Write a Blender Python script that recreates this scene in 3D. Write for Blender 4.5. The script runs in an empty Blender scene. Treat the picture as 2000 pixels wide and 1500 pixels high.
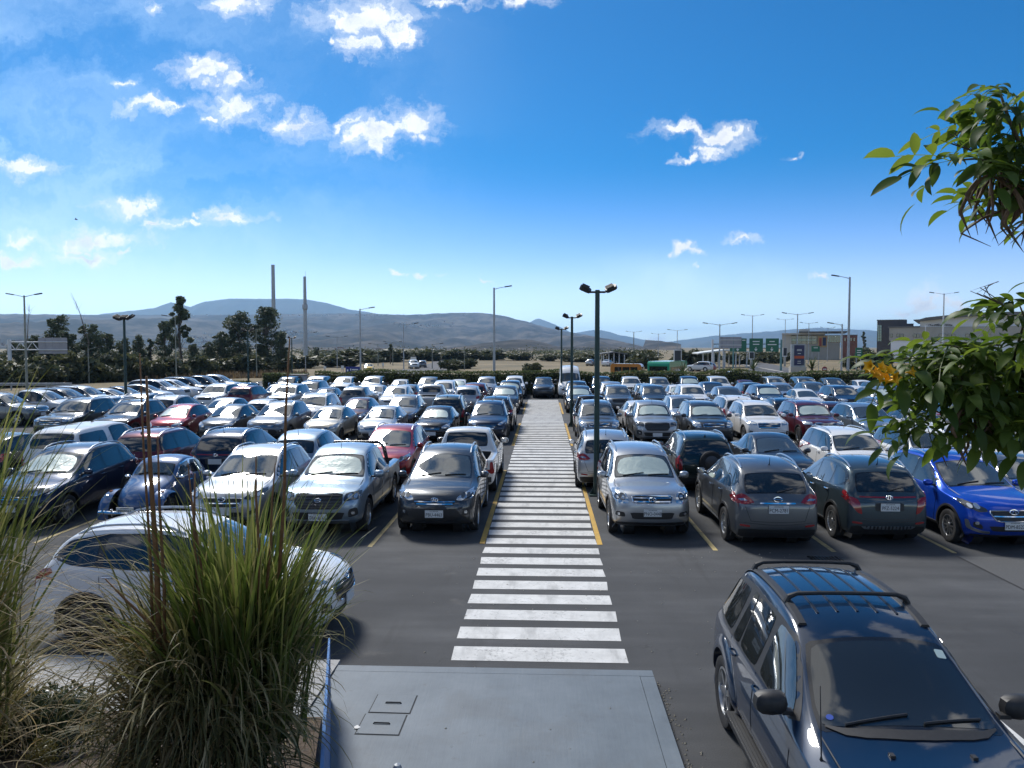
import bpy, bmesh, math, random, os
import numpy as np
from mathutils import Vector, Matrix
from mathutils.bvhtree import BVHTree

random.seed(7)
S = bpy.context.scene
C = S.collection
R_ = math.radians

# ------------------------------------------------------------------ camera
CAM_Z = 4.2
PITCH, YAW = math.atan(72 / 1500), math.atan(62 / 1500)
cam_d = bpy.data.cameras.new('camera')
cam_d.sensor_width = 36.0
cam_d.lens = 27.0
cam_d.clip_start = 0.05
cam_d.clip_end = 80000
cam = bpy.data.objects.new('camera', cam_d)
C.objects.link(cam)
cam.location = (0, 0, CAM_Z)
cam.rotation_euler = (math.pi / 2 - PITCH, 0, YAW)
S.camera = cam
CAM_M = Matrix.Rotation(YAW, 3, 'Z') @ Matrix.Rotation(math.pi / 2 - PITCH, 3, 'X')

def view_dir(px, py):
    """world direction that the photograph shows at a point of its 2000 x 1500 frame"""
    return (CAM_M @ Vector(((px - 1000) / 1500, (750 - py) / 1500, -1))).normalized()

def at(px, py, Y):
    """the point of the place on that line of sight, Y metres down the lot"""
    d = view_dir(px, py)
    t = Y / d.y
    return Vector((d.x * t, Y, CAM_Z + d.z * t))

# ------------------------------------------------------------------ render settings
S.render.engine = 'CYCLES'
S.cycles.use_denoising = True
S.cycles.max_bounces = 6
S.cycles.diffuse_bounces = 2
S.cycles.glossy_bounces = 3
S.cycles.transmission_bounces = 2
S.cycles.volume_bounces = 1
S.cycles.transparent_max_bounces = 8
S.cycles.caustics_reflective = False
S.cycles.caustics_refractive = False
S.view_settings.view_transform = 'Standard'
S.view_settings.look = 'None'
S.view_settings.exposure = 0.94
S.view_settings.gamma = 1.0
S.view_settings.use_curve_mapping = False

# ------------------------------------------------------------------ sun and sky
SUN_EL, SUN_AZ = R_(48), R_(-30)          # azimuth from +Y, negative towards -X
sun_dir = Vector((math.sin(SUN_AZ) * math.cos(SUN_EL), math.cos(SUN_AZ) * math.cos(SUN_EL), math.sin(SUN_EL)))
sd = bpy.data.lights.new('sun', 'SUN')
sd.energy = 2.5
sd.angle = R_(13)
sd.color = (1.0, 0.965, 0.91)
so = bpy.data.objects.new('sun', sd)
C.objects.link(so)
so.rotation_euler = (-sun_dir).to_track_quat('-Z', 'Y').to_euler()

W = bpy.data.worlds.new('World')
S.world = W
W.use_nodes = True
NT = W.node_tree
NT.nodes.clear()

class NG:
    """a small helper to write node trees"""
    def __init__(s, nt): s.nt = nt
    def n(s, typ, **kw):
        nd = s.nt.nodes.new(typ)
        for k, v in kw.items(): setattr(nd, k, v)
        return nd
    def put(s, sock, v):
        if isinstance(v, bpy.types.NodeSocket): s.nt.links.new(v, sock)
        elif v is not None: sock.default_value = v
    def m(s, op, a, b=None, c=None, clamp=False):
        nd = s.n('ShaderNodeMath', operation=op, use_clamp=clamp)
        for i, v in enumerate((a, b, c)):
            if v is not None: s.put(nd.inputs[i], v)
        return nd.outputs[0]
    def v(s, op, a, b=None, out=0):
        nd = s.n('ShaderNodeVectorMath', operation=op)
        s.put(nd.inputs[0], a)
        if b is not None: s.put(nd.inputs[3 if op == 'SCALE' else 1], b)
        return nd.outputs[out]
    def noise(s, vec, scale, detail=4, rough=0.55, dim='3D', dist=0.0):
        nd = s.n('ShaderNodeTexNoise', noise_dimensions=dim)
        if vec is not None: s.put(nd.inputs['Vector'], vec)
        nd.inputs['Scale'].default_value = scale
        nd.inputs['Detail'].default_value = detail
        nd.inputs['Roughness'].default_value = rough
        nd.inputs['Distortion'].default_value = dist
        return nd.outputs['Fac']
    def ramp(s, fac, stops, interp='LINEAR'):
        nd = s.n('ShaderNodeValToRGB')
        s.put(nd.inputs[0], fac)
        e = nd.color_ramp.elements
        nd.color_ramp.interpolation = interp
        while len(e) < len(stops): e.new(0.5)
        for el, (p, c) in zip(e, stops):
            el.position = p
            el.color = (*c, 1) if len(c) == 3 else c
        return nd.outputs[0]
    def step(s, x, lo, hi):
        nd = s.n('ShaderNodeMapRange', interpolation_type='SMOOTHSTEP')
        s.put(nd.inputs[0], x)
        for i, v in ((1, lo), (2, hi), (3, 0.0), (4, 1.0)): s.put(nd.inputs[i], v)
        return nd.outputs[0]
    def mix(s, f, a, b, blend='MIX'):
        nd = s.n('ShaderNodeMix', data_type='RGBA', blend_type=blend)
        s.put(nd.inputs[0], f)
        for i, v in ((6, a), (7, b)): s.put(nd.inputs[i], (*v, 1) if isinstance(v, tuple) and len(v) == 3 else v)
        return nd.outputs[2]

g = NG(NT)
tc = g.n('ShaderNodeTexCoord')
sky = g.n('ShaderNodeTexSky', sky_type='NISHITA')
sky.sun_disc = False
sky.sun_elevation = SUN_EL
sky.sun_rotation = SUN_AZ
sky.altitude = 2400
sky.air_density = 1.0
sky.dust_density = 0.35
sky.ozone_density = 2.5
hsv = g.n('ShaderNodeHueSaturation')
hsv.inputs['Saturation'].default_value = 1.80
hsv.inputs['Value'].default_value = 0.70
g.put(hsv.inputs['Color'], sky.outputs[0])
low = g.n('ShaderNodeHueSaturation')          # the clearer, less yellow air at the horizon
low.inputs['Hue'].default_value = 0.53
low.inputs['Saturation'].default_value = 1.05
low.inputs['Value'].default_value = 1.18
g.put(low.inputs['Color'], sky.outputs[0])
dirv = g.v('NORMALIZE', tc.outputs['Generated'])
sep = g.n('ShaderNodeSeparateXYZ')
g.put(sep.inputs[0], dirv)
dx, dy, dz = sep.outputs
dyc = g.m('MAXIMUM', dy, 0.02)
comb = g.n('ShaderNodeCombineXYZ')
g.put(comb.inputs[0], g.m('DIVIDE', dx, dyc))
g.put(comb.inputs[1], g.m('DIVIDE', dz, dyc))
uv = comb.outputs[0]

def sky_uv(px, py):
    d = view_dir(px, py)
    return d.x / d.y, d.z / d.y

CLOUDS = [(720, 30, 95, 48), (690, 85, 48, 26), (775, 62, 34, 30), (470, 6, 62, 22), (300, 10, 24, 10), (398, 135, 62, 22), (440, 160, 45, 18),
          (452, 212, 72, 34), (580, 246, 60, 24), (300, 207, 60, 13), (405, 235, 24, 8), (728, 262, 62, 36), (735, 285, 30, 18), (808, 238, 54, 30),
          (665, 250, 22, 12), (48, 329, 62, 17), (250, 406, 66, 20), (445, 423, 56, 20), (318, 440, 40, 13), (367, 437, 26, 9), (380, 415, 14, 6),
          (180, 470, 104, 18), (172, 503, 68, 15), (36, 511, 42, 11), (42, 478, 20, 7), (248, 497, 16, 7), (1350, 250, 70, 15), (1412, 268, 52, 22),
          (1385, 292, 42, 12), (1338, 308, 20, 8), (1340, 488, 38, 9), (1296, 490, 14, 6), (1450, 470, 30, 8), (1818, 588, 28, 26), (1785, 607, 52, 15),
          (1862, 600, 17, 17), (1905, 606, 38, 12), (780, 540, 11, 6), (830, 542, 20, 6), (946, 543, 14, 5), (1600, 529, 18, 5), (1357, 519, 13, 4),
          (1015, 2, 52, 12), (878, 2, 44, 9), (1350, 672, 82, 13), (1300, 668, 40, 9), (1530, 312, 12, 6), (240, 163, 24, 8), (640, 85, 18, 8),
          (345, 205, 16, 7), (150, 488, 20, 6)]
F = None
wob = g.n('ShaderNodeTexNoise', noise_dimensions='2D')
g.put(wob.inputs['Vector'], uv)
wob.inputs['Scale'].default_value = 22
wob.inputs['Detail'].default_value = 6
wob.inputs['Roughness'].default_value = 0.62
uvw = g.v('ADD', uv, g.v('MULTIPLY', g.v('SUBTRACT', wob.outputs['Color'], (0.5, 0.5, 0.5)), (0.085, 0.05, 0.0)))
for (px, py, a, b) in CLOUDS:
    u, v = sky_uv(px, py)
    q = g.v('MULTIPLY', g.v('SUBTRACT', uvw, (u, v, 0)), (1500 / a, 1500 / b, 0))
    r = g.v('LENGTH', q, out=1)
    F = r if F is None else g.m('MINIMUM', F, r)
fine = g.noise(g.v('MULTIPLY', uvw, (1.0, 1.7, 1.0)), 30, 8, 0.60, '2D')
field = g.m('ADD', F, g.m('MULTIPLY', g.m('SUBTRACT', fine, 0.5), 2.1))
# the part of the sky that carries the clouds placed one by one
zone = g.m('MULTIPLY', g.m('GREATER_THAN', dy, 0.3),
           g.m('MULTIPLY', g.m('LESS_THAN', g.m('DIVIDE', dz, dyc), 0.60), g.m('LESS_THAN', g.m('ABSOLUTE', g.m('DIVIDE', dx, dyc)), 0.95)))
m_view = g.m('MULTIPLY', g.m('MAXIMUM', g.m('SUBTRACT', 1.0, g.step(field, 0.25, 0.98)), g.m('MULTIPLY', g.m('SUBTRACT', 1.0, g.step(field, 0.45, 1.55)), 0.42)), 0.97)
# thin wisps
st = g.v('MULTIPLY', g.v('ADD', uv, g.v('MULTIPLY', g.v('SUBTRACT', wob.outputs['Color'], (0.5, 0.5, 0.5)), (0.2, 0.08, 0))), (1.0, 2.6, 0))
wisp = g.step(g.noise(st, 2.6, 7, 0.55, '2D', 0.5), 0.22, 0.95)
lu = g.n('ShaderNodeSeparateXYZ'); g.put(lu.inputs[0], uv)
leftness = g.m('SUBTRACT', 1.0, g.step(lu.outputs[0], -0.75, 0.05))
smoke = g.v('LENGTH', g.v('MULTIPLY', g.v('SUBTRACT', uv, (*sky_uv(1330, 575), 0)), (1500 / 330, 1500 / 95, 0)), out=1)
smoke = g.m('MULTIPLY', g.m('SUBTRACT', 1.0, g.step(smoke, 0.1, 1.1)), g.step(g.noise(uv, 7, 5, 0.6, '2D'), 0.3, 0.7))
thin = g.m('ADD', g.m('MULTIPLY', g.m('MULTIPLY', wisp, leftness), 0.62), g.m('MULTIPLY', smoke, 0.45), clamp=True)
shade = g.m('ADD', g.m('MULTIPLY', g.noise(uvw, 24, 6, 0.6, '2D'), 0.95), g.m('MULTIPLY', F, 0.45))
CLOUD_RAMP = [(0.34, (4.6, 4.9, 5.5)), (0.56, (6.2, 6.3, 6.5)), (0.85, (7.2, 7.2, 7.2))]
ccol = g.ramp(shade, CLOUD_RAMP)
base_sky = g.mix(g.step(dz, 0.0, 0.24), low.outputs[0], hsv.outputs[0])
col_a = g.mix(m_view, g.mix(thin, base_sky, (5.6, 7.2, 8.6)), ccol)
bg_a = g.n('ShaderNodeBackground'); g.put(bg_a.inputs[0], col_a)
# clouds over the rest of the sky, on a flat layer
dzc = g.m('ADD', g.m('MAXIMUM', dz, 0.0), 0.10)
lay = g.n('ShaderNodeCombineXYZ')
g.put(lay.inputs[0], g.m('DIVIDE', dx, dzc))
g.put(lay.inputs[1], g.m('DIVIDE', dy, dzc))
big = g.noise(lay.outputs[0], 1.5, 5, 0.58, '2D', 0.3)
m_out = g.m('MULTIPLY', g.step(big, 0.50, 0.62), g.step(dz, 0.02, 0.10))
ccol_b = g.ramp(g.m('SUBTRACT', 1.25, big), CLOUD_RAMP)
col_b = g.mix(g.m('MULTIPLY', m_out, 0.97), base_sky, ccol_b)
bg_b = g.n('ShaderNodeBackground'); g.put(bg_b.inputs[0], col_b)
for b_ in (bg_a, bg_b): b_.inputs[1].default_value = 0.085
mx = g.n('ShaderNodeMixShader')
g.put(mx.inputs[0], zone)
NT.links.new(bg_b.outputs[0], mx.inputs[1])
NT.links.new(bg_a.outputs[0], mx.inputs[2])
W.cycles.sampling_method = 'MANUAL'
W.cycles.sample_map_resolution = 512
wo = g.n('ShaderNodeOutputWorld')
NT.links.new(mx.outputs[0], wo.inputs[0])

# ================================================================== helpers
def link(o, parent=None):
    C.objects.link(o)
    if parent is not None: o.parent = parent
    return o

def tag(o, label=None, cat=None, group=None, kind=None):
    if label: o['label'] = label
    if cat: o['category'] = cat
    if group: o['group'] = group
    if kind: o['kind'] = kind
    return o

def empty(name, loc=(0, 0, 0), rz=0.0, label=None, cat=None, group=None):
    o = bpy.data.objects.new(name, None)
    o.empty_display_size = 0.2
    link(o)
    o.location = loc
    o.rotation_euler = (0, 0, rz)
    return tag(o, label, cat, group)

def mesh_from(name, verts, faces, mats=(), fmat=None, smooth=False, sharp=None):
    me = bpy.data.meshes.new(name)
    me.from_pydata([tuple(v) for v in verts], [], faces)
    for m in mats: me.materials.append(m)
    if fmat is not None and len(fmat): me.polygons.foreach_set('material_index', list(fmat))
    if smooth:
        me.polygons.foreach_set('use_smooth', [True] * len(me.polygons))
        if sharp: me.set_sharp_from_angle(angle=R_(sharp))
    me.update()
    return me

class MB:
    """collects shapes into one mesh"""
    def __init__(s): s.v, s.f, s.m = [], [], []
    def add(s, verts, faces, mi=0):
        o = len(s.v)
        s.v += [tuple(p) for p in verts]
        s.f += [tuple(i + o for i in f) for f in faces]
        s.m += [mi] * len(faces)
        return s
    def box(s, c, d, mi=0, rz=0.0, M=None, taper=1.0):
        hx, hy, hz = d[0] / 2, d[1] / 2, d[2] / 2
        pts = []
        for z in (-hz, hz):
            k = taper if z > 0 else 1.0
            for x, y in ((-hx, -hy), (hx, -hy), (hx, hy), (-hx, hy)):
                p = Vector((x * k, y * k, z))
                if rz: p = Matrix.Rotation(rz, 3, 'Z') @ p
                if M is not None: p = M @ p
                pts.append(p + Vector(c))
        return s.add(pts, [(3, 2, 1, 0), (4, 5, 6, 7), (0, 1, 5, 4), (1, 2, 6, 5), (2, 3, 7, 6), (3, 0, 4, 7)], mi)
    def tube(s, path, rad, n=8, mi=0, cap=True, closed=False):
        path = [Vector(p) for p in path]
        rads = rad if isinstance(rad, (list, tuple)) else [rad] * len(path)
        pts, faces = [], []
        prev = None
        L = len(path)
        for i, p in enumerate(path):
            a = path[i - 1] if (i > 0 or closed) else p
            b = path[(i + 1) % L] if (i < L - 1 or closed) else p
            t = (b - a).normalized()
            if prev is None:
                ref = Vector((0, 0, 1)) if abs(t.z) < 0.9 else Vector((1, 0, 0))
                x = t.cross(ref).normalized()
            else:
                x = (prev - t * prev.dot(t))
                x = x.normalized() if x.length > 1e-6 else t.orthogonal().normalized()
            prev = x
            y = t.cross(x)
            for k in range(n):
                a_ = 2 * math.pi * k / n
                pts.append(p + (x * math.cos(a_) + y * math.sin(a_)) * rads[i])
        for i in range(L if closed else L - 1):
            j = (i + 1) % L
            for k in range(n):
                k2 = (k + 1) % n
                faces.append((i * n + k, i * n + k2, j * n + k2, j * n + k))
        if cap and not closed:
            faces.append(tuple(range(n))[::-1])
            faces.append(tuple((L - 1) * n + k for k in range(n)))
        return s.add(pts, faces, mi)
    def lathe(s, prof, n=24, axis='Z', c=(0, 0, 0), mi=0, a0=0.0, a1=2 * math.pi):
        full = abs(a1 - a0 - 2 * math.pi) < 1e-6
        m = n if full else n + 1
        pts, faces = [], []
        for (r, h) in prof:
            for k in range(m):
                a = a0 + (a1 - a0) * k / n
                x, y = r * math.cos(a), r * math.sin(a)
                p = {'Z': (x, y, h), 'Y': (x, h, y), 'X': (h, x, y)}[axis]
                pts.append((p[0] + c[0], p[1] + c[1], p[2] + c[2]))
        for i in range(len(prof) - 1):
            for k in range(n):
                k2 = (k + 1) % m
                faces.append((i * m + k, i * m + k2, (i + 1) * m + k2, (i + 1) * m + k))
        return s.add(pts, faces, mi)
    def prism(s, poly, z0, z1, mi=0, M=None):
        """a flat outline (x, y) given thickness in z, then placed by M"""
        n = len(poly)
        pts = [Vector((x, y, z0)) for x, y in poly] + [Vector((x, y, z1)) for x, y in poly]
        if M is not None: pts = [M @ p for p in pts]
        return s.add(pts, [tuple(range(n))[::-1], tuple(range(n, 2 * n))] + [(i, (i + 1) % n, n + (i + 1) % n, n + i) for i in range(n)], mi)
    def mesh(s, name, mats, smooth=False, sharp=None):
        return mesh_from(name, s.v, s.f, mats if isinstance(mats, (list, tuple)) else [mats], s.m, smooth, sharp)
    def build(s, name, mats, parent=None, smooth=False, sharp=None):
        return link(bpy.data.objects.new(name, s.mesh(name, mats, smooth, sharp)), parent)

def inst(me, name, parent=None, loc=None, rz=None, scale=None):
    o = bpy.data.objects.new(name, me)
    link(o, parent)
    if loc is not None: o.location = loc
    if rz is not None: o.rotation_euler = (0, 0, rz)
    if scale is not None: o.scale = scale if isinstance(scale, (tuple, list)) else (scale,) * 3
    return o

_kids = {}
def copy_tree(o, parent=None):
    c = o.copy()
    link(c)
    c.parent = parent
    for ch in o.children: copy_tree(ch, c)
    return c

def rounded(poly, n=2, k=0.25):
    """cuts the corners of an outline n times"""
    for _ in range(n):
        q = []
        for i, a in enumerate(poly):
            b = poly[(i + 1) % len(poly)]
            q.append((a[0] + (b[0] - a[0]) * k, a[1] + (b[1] - a[1]) * k))
            q.append((b[0] - (b[0] - a[0]) * k, b[1] - (b[1] - a[1]) * k))
        poly = q
        k = 0.25
    return poly

# ================================================================== materials
MATS = {}
def mat(name, base=(0.5, 0.5, 0.5), rough=0.6, metal=0.0, coat=0.0, spec=0.5, emit=None, noise=None, bump=None, coat_rough=0.03, trans=0.0, sub=0.0):
    """principled material; noise=(scale, amount[, detail]) varies its colour, bump=(scale, strength) its relief"""
    if name in MATS: return MATS[name]
    m = bpy.data.materials.new(name)
    m.use_nodes = True
    nt = m.node_tree
    b = nt.nodes['Principled BSDF']
    b.inputs['Base Color'].default_value = (*base, 1)
    b.inputs['Roughness'].default_value = rough
    b.inputs['Metallic'].default_value = metal
    b.inputs['Coat Weight'].default_value = coat
    b.inputs['Coat Roughness'].default_value = coat_rough
    b.inputs['Specular IOR Level'].default_value = spec
    if trans: b.inputs['Transmission Weight'].default_value = trans
    if emit:
        b.inputs['Emission Color'].default_value = (*emit[0], 1)
        b.inputs['Emission Strength'].default_value = emit[1]
    h = NG(nt)
    if noise or bump:
        t = h.n('ShaderNodeTexCoord')
        co = t.outputs['Object']
    if noise:
        f = h.noise(co, noise[0], noise[2] if len(noise) > 2 else 5, 0.6)
        a = noise[1]
        lo = tuple(c * (1 - a) for c in base); hi = tuple(min(1, c * (1 + a)) for c in base)
        h.put(b.inputs['Base Color'], h.ramp(f, [(0.25, lo), (0.75, hi)]))
    if bump:
        bn = h.n('ShaderNodeBump')
        bn.inputs['Strength'].default_value = bump[1]
        bn.inputs['Distance'].default_value = bump[2] if len(bump) > 2 else 0.02
        h.put(bn.inputs['Height'], h.noise(co, bump[0], 6, 0.6))
        nt.links.new(bn.outputs[0], b.inputs['Normal'])
    MATS[name] = m
    return m

def paint(name, base, metal=0.35, rough=0.32):
    """car paint under a clear coat, with a film of dust"""
    if name in MATS: return MATS[name]
    m = mat(name, base, rough, metal, coat=1.0, coat_rough=0.035, spec=0.12)
    nt = m.node_tree
    h = NG(nt)
    b = nt.nodes['Principled BSDF']
    t = h.n('ShaderNodeTexCoord')
    oi = h.n('ShaderNodeObjectInfo')
    co = h.v('ADD', t.outputs['Object'], h.v('SCALE', (3.1, 7.7, 1.3), h.m('MULTIPLY', oi.outputs['Random'], 9.0)))
    f = h.noise(co, 2.2, 6, 0.65)
    h.put(b.inputs['Coat Roughness'], h.m('ADD', 0.015, h.m('MULTIPLY', h.step(f, 0.4, 0.75), 0.05)))
    sp = h.n('ShaderNodeSeparateXYZ'); h.put(sp.inputs[0], t.outputs['Object'])
    mud = h.m('MULTIPLY', h.m('SUBTRACT', 1.0, h.step(sp.outputs[2], 0.15, 0.62)), h.step(h.noise(co, 6, 5, 0.6), 0.35, 0.75))
    dust = h.m('ADD', h.m('MULTIPLY', h.step(f, 0.45, 0.8), 0.035), h.m('MULTIPLY', mud, 0.25))
    h.put(b.inputs['Base Color'], h.mix(dust, base, (0.22, 0.20, 0.17)))
    return m

GLASS = mat('tinted_glass', (0.016, 0.019, 0.020), 0.025, spec=0.85, coat=0.6)
GLASS_PALE = mat('windscreen_glass', (0.045, 0.052, 0.050), 0.03, spec=0.9, coat=1.0)
BLACK = mat('black_plastic', (0.018, 0.018, 0.019), 0.55, noise=(30, 0.25))
BLACK_GLOSS = mat('gloss_black', (0.010, 0.010, 0.011), 0.15, coat=0.6)
RUBBER = mat('tyre_rubber', (0.016, 0.016, 0.017), 0.85, noise=(14, 0.35), bump=(60, 0.3))
ALLOY = mat('alloy', (0.52, 0.53, 0.54), 0.28, 0.9)
ALLOY_DARK = mat('dark_alloy', (0.07, 0.07, 0.075), 0.35, 0.8)
CHROME = mat('chrome', (0.75, 0.76, 0.78), 0.08, 1.0)
LAMP_CLEAR = mat('headlamp', (0.55, 0.58, 0.60), 0.10, 0.75, coat=1.0)
LAMP_DARK = mat('lamp_housing', (0.05, 0.055, 0.06), 0.12, 0.3, coat=1.0)
LAMP_RED = mat('tail_lamp', (0.28, 0.012, 0.014), 0.12, coat=1.0)
LAMP_AMBER = mat('amber_lamp', (0.55, 0.18, 0.02), 0.15, coat=1.0)
PLATE = mat('plate_white', (0.62, 0.63, 0.62), 0.45, noise=(40, 0.1))
INK = mat('plate_ink', (0.02, 0.02, 0.022), 0.5)
SHADE = mat('sunshade', (0.42, 0.50, 0.46), 0.30, 0.12, coat=1.0, bump=(5, 0.35, 0.05))
DASH = mat('dash_reflection', (0.10, 0.10, 0.095), 0.3, coat=1.0)

# ================================================================== ground
def ground_material(name, builder):
    m = bpy.data.materials.new(name)
    m.use_nodes = True
    builder(NG(m.node_tree), m.node_tree.nodes['Principled BSDF'])
    return m

def asphalt(h, b):
    t = h.n('ShaderNodeTexCoord').outputs['Object']
    grain = h.noise(t, 70, 4, 0.75)
    blot = h.noise(t, 0.35, 6, 0.6)
    streak = h.noise(h.v('MULTIPLY', t, (0.25, 1.3, 1)), 1.1, 5, 0.6)
    f = h.m('ADD', h.m('ADD', h.m('MULTIPLY', grain, 0.55), h.m('MULTIPLY', blot, 0.45)), h.m('MULTIPLY', streak, 0.35))
    colr = h.ramp(f, [(0.46, (0.023, 0.024, 0.026)), (0.66, (0.043, 0.045, 0.048)), (0.88, (0.094, 0.096, 0.100))])
    oil = h.step(h.noise(t, 1.1, 5, 0.6), 0.60, 0.70)
    colr = h.mix(h.m('MULTIPLY', oil, 0.7), colr, (0.022, 0.022, 0.022))
    sk = h.m('MULTIPLY', h.step(h.noise(h.v('MULTIPLY', t, (2.4, .16, 1)), 1.0, 4, .6), .58, .70), .30)      # tyre tracks
    colr = h.mix(sk, colr, (0.020, 0.020, 0.020))
    vo = h.n('ShaderNodeTexVoronoi', feature='DISTANCE_TO_EDGE')
    h.put(vo.inputs['Vector'], h.v('ADD', t, h.v('SCALE', wobble(h, t), 0.6)))
    vo.inputs['Scale'].default_value = 0.16
    crack = h.m('SUBTRACT', 1.0, h.step(vo.outputs['Distance'], 0.0, 0.0014))
    colr = h.mix(h.m('MULTIPLY', crack, 0.5), colr, (0.012, 0.012, 0.012))
    h.put(b.inputs['Base Color'], colr)
    h.put(b.inputs['Roughness'], h.m('SUBTRACT', 0.92, h.m('MULTIPLY', oil, 0.2)))
    bn = h.n('ShaderNodeBump'); bn.inputs['Strength'].default_value = 0.35; bn.inputs['Distance'].default_value = 0.01
    h.put(bn.inputs['Height'], grain)
    h.nt.links.new(bn.outputs[0], b.inputs['Normal'])

def dry_grass(h, b):
    t = h.n('ShaderNodeTexCoord').outputs['Object']
    f = h.m('ADD', h.m('MULTIPLY', h.noise(t, 0.05, 6, 0.6), 0.6), h.m('MULTIPLY', h.noise(t, 1.3, 6, 0.7), 0.5))
    h.put(b.inputs['Base Color'], h.ramp(f, [(0.35, (0.060, 0.062, 0.028)), (0.5, (0.135, 0.105, 0.052)), (0.7, (0.235, 0.180, 0.098))]))
    b.inputs['Roughness'].default_value = 0.95

def worn(base, wear, sc=9, lo=0.60, hi=0.74):
    def f(h, b):
        t = h.n('ShaderNodeTexCoord').outputs['Object']
        n = h.m('ADD', h.m('MULTIPLY', h.noise(t, sc, 8, 0.75), 0.70), h.m('MULTIPLY', h.noise(t, 0.9, 4, 0.6), 0.40))
        tone = h.ramp(h.noise(t, 2.5, 6, 0.65), [(0.3, tuple(c * .74 for c in base)), (0.7, base)])
        chips = h.step(n, lo, hi)
        tyre = h.m('MULTIPLY', h.step(h.noise(h.v('MULTIPLY', t, (2.2, .5, 1)), 1.2, 6, .65), .48, .70), .42)
        vo = h.n('ShaderNodeTexVoronoi', feature='DISTANCE_TO_EDGE')
        h.put(vo.inputs['Vector'], h.v('ADD', t, h.v('SCALE', wobble(h, t), .25)))
        vo.inputs['Scale'].default_value = 3.2
        hair = h.m('MULTIPLY', h.m('SUBTRACT', 1.0, h.step(vo.outputs['Distance'], 0.0, 0.018)), h.step(h.noise(t, 1.7, 4, .6), .48, .60))
        w_ = h.m('MAXIMUM', h.m('MAXIMUM', h.m('MULTIPLY', chips, .85), tyre), h.m('MULTIPLY', hair, .6))
        h.put(b.inputs['Base Color'], h.mix(w_, tone, wear))
        b.inputs['Roughness'].default_value = 0.75
    return f
def wobble(h, t):
    nd = h.n('ShaderNodeTexNoise'); h.put(nd.inputs['Vector'], t); nd.inputs['Scale'].default_value = 4.0
    return nd.outputs['Color']

M_ASPH = ground_material('asphalt', asphalt)
M_DRY = ground_material('dry_grass', dry_grass)
M_ROADW = ground_material('white_marking', worn((0.60, 0.60, 0.585), (0.12, 0.12, 0.12), 13, 0.565, 0.74))
M_ROADY = ground_material('yellow_marking', worn((0.55, 0.33, 0.045), (0.09, 0.085, 0.07), 9, 0.56, 0.72))
M_PALEY = ground_material('faded_yellow_marking', worn((0.46, 0.36, 0.15), (0.09, 0.085, 0.075), 9, 0.54, 0.70))

def sheet(name, pts, z, m, kind='structure', parent=None, sub=0):
    me = mesh_from(name, [(x, y, z) for x, y in pts], [tuple(range(len(pts)))], [m])
    o = link(bpy.data.objects.new(name, me), parent)
    if kind and parent is None: o['kind'] = kind
    return o

FAR = 24000
sheet('ground', [(-FAR, -200), (FAR, -200), (FAR, FAR), (-FAR, FAR)], -0.02, M_DRY)
lot = sheet('parking_lot', [(-33, -4), (46, -4), (46, 69), (-24, 69), (-33, 69)], 0.0, M_ASPH)
lot['label'] = 'dark asphalt of the car park'
LZ = 0.004
XL, XR = -1.23, 1.13                  # sides of the crosswalk
def mark(name, x0, x1, y0, y1, m, wob=0.01):
    r = random.uniform
    pts = [(x0 + r(-wob, wob), y0 + r(-wob, wob)), (x1 + r(-wob, wob), y0 + r(-wob, wob)), (x1 + r(-wob, wob), y1 + r(-wob, wob)), (x0 + r(-wob, wob), y1 + r(-wob, wob))]
    return sheet(name, pts, LZ, m, parent=lot)
y = 10.09
while y < 61:
    mark('crosswalk_stripe', XL, XR, y, y + .47, M_ROADW, 0.018)
    y += .765
for (a, b) in ((16.2, 26.0), (32.6, 42.2), (48.2, 58.0)):
    for x0, x1 in ((XL - .13, XL - .02), (XR + .02, XR + .13)):
        o = mark('crosswalk_edge_line', x0, x1, a, b, M_ROADY); o.location.z = .004
    for k in range(1, 19):
        mark('bay_line', XR + 2.42 * k - .05, XR + 2.42 * k + .05, a - .35, b, M_PALEY)
        if XL - 2.42 * k > -24: mark('bay_line', XL - 2.42 * k - .05, XL - 2.42 * k + .05, a - .35, b, M_PALEY)

sheet('asphalt_patch', [(8.32, 15.6), (8.36, 4), (40, 4), (40, 15.2)], .003, mat('older_asphalt', (.072, .073, .074), .92, noise=(55, .45, 6), bump=(70, .4, .01)), parent=lot)
sheet('asphalt_joint', [(8.29, 15.6), (8.33, 15.6), (8.37, 4), (8.34, 4)], .0045, mat('joint_tar', (.012, .012, .012), .8), parent=lot)
mark('bay_line', 5.02, 5.14, 4.2, 8.9, M_ROADW)

# ================================================================== vehicles
def subdivided(verts, faces, creases, levels):
    me = bpy.data.meshes.new('cage')
    me.from_pydata(verts, [], faces)
    me.update()
    if creases:
        att = me.attributes.new('crease_edge', 'FLOAT', 'EDGE')
        vals = [creases.get(tuple(sorted(e.vertices)), 0.0) for e in me.edges]
        att.data.foreach_set('value', vals)
    o = bpy.data.objects.new('cage', me)
    C.objects.link(o)
    md = o.modifiers.new('s', 'SUBSURF')
    md.levels = md.render_levels = levels
    dg = bpy.context.evaluated_depsgraph_get()
    ev = o.evaluated_get(dg).to_mesh()
    v = np.empty(len(ev.vertices) * 3); ev.vertices.foreach_get('co', v)
    f = [tuple(p.vertices) for p in ev.polygons]
    v = v.reshape(-1, 3).copy()
    o.evaluated_get(dg).to_mesh_clear()
    bpy.data.objects.remove(o)
    bpy.data.meshes.remove(me)
    return v, f

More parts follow.
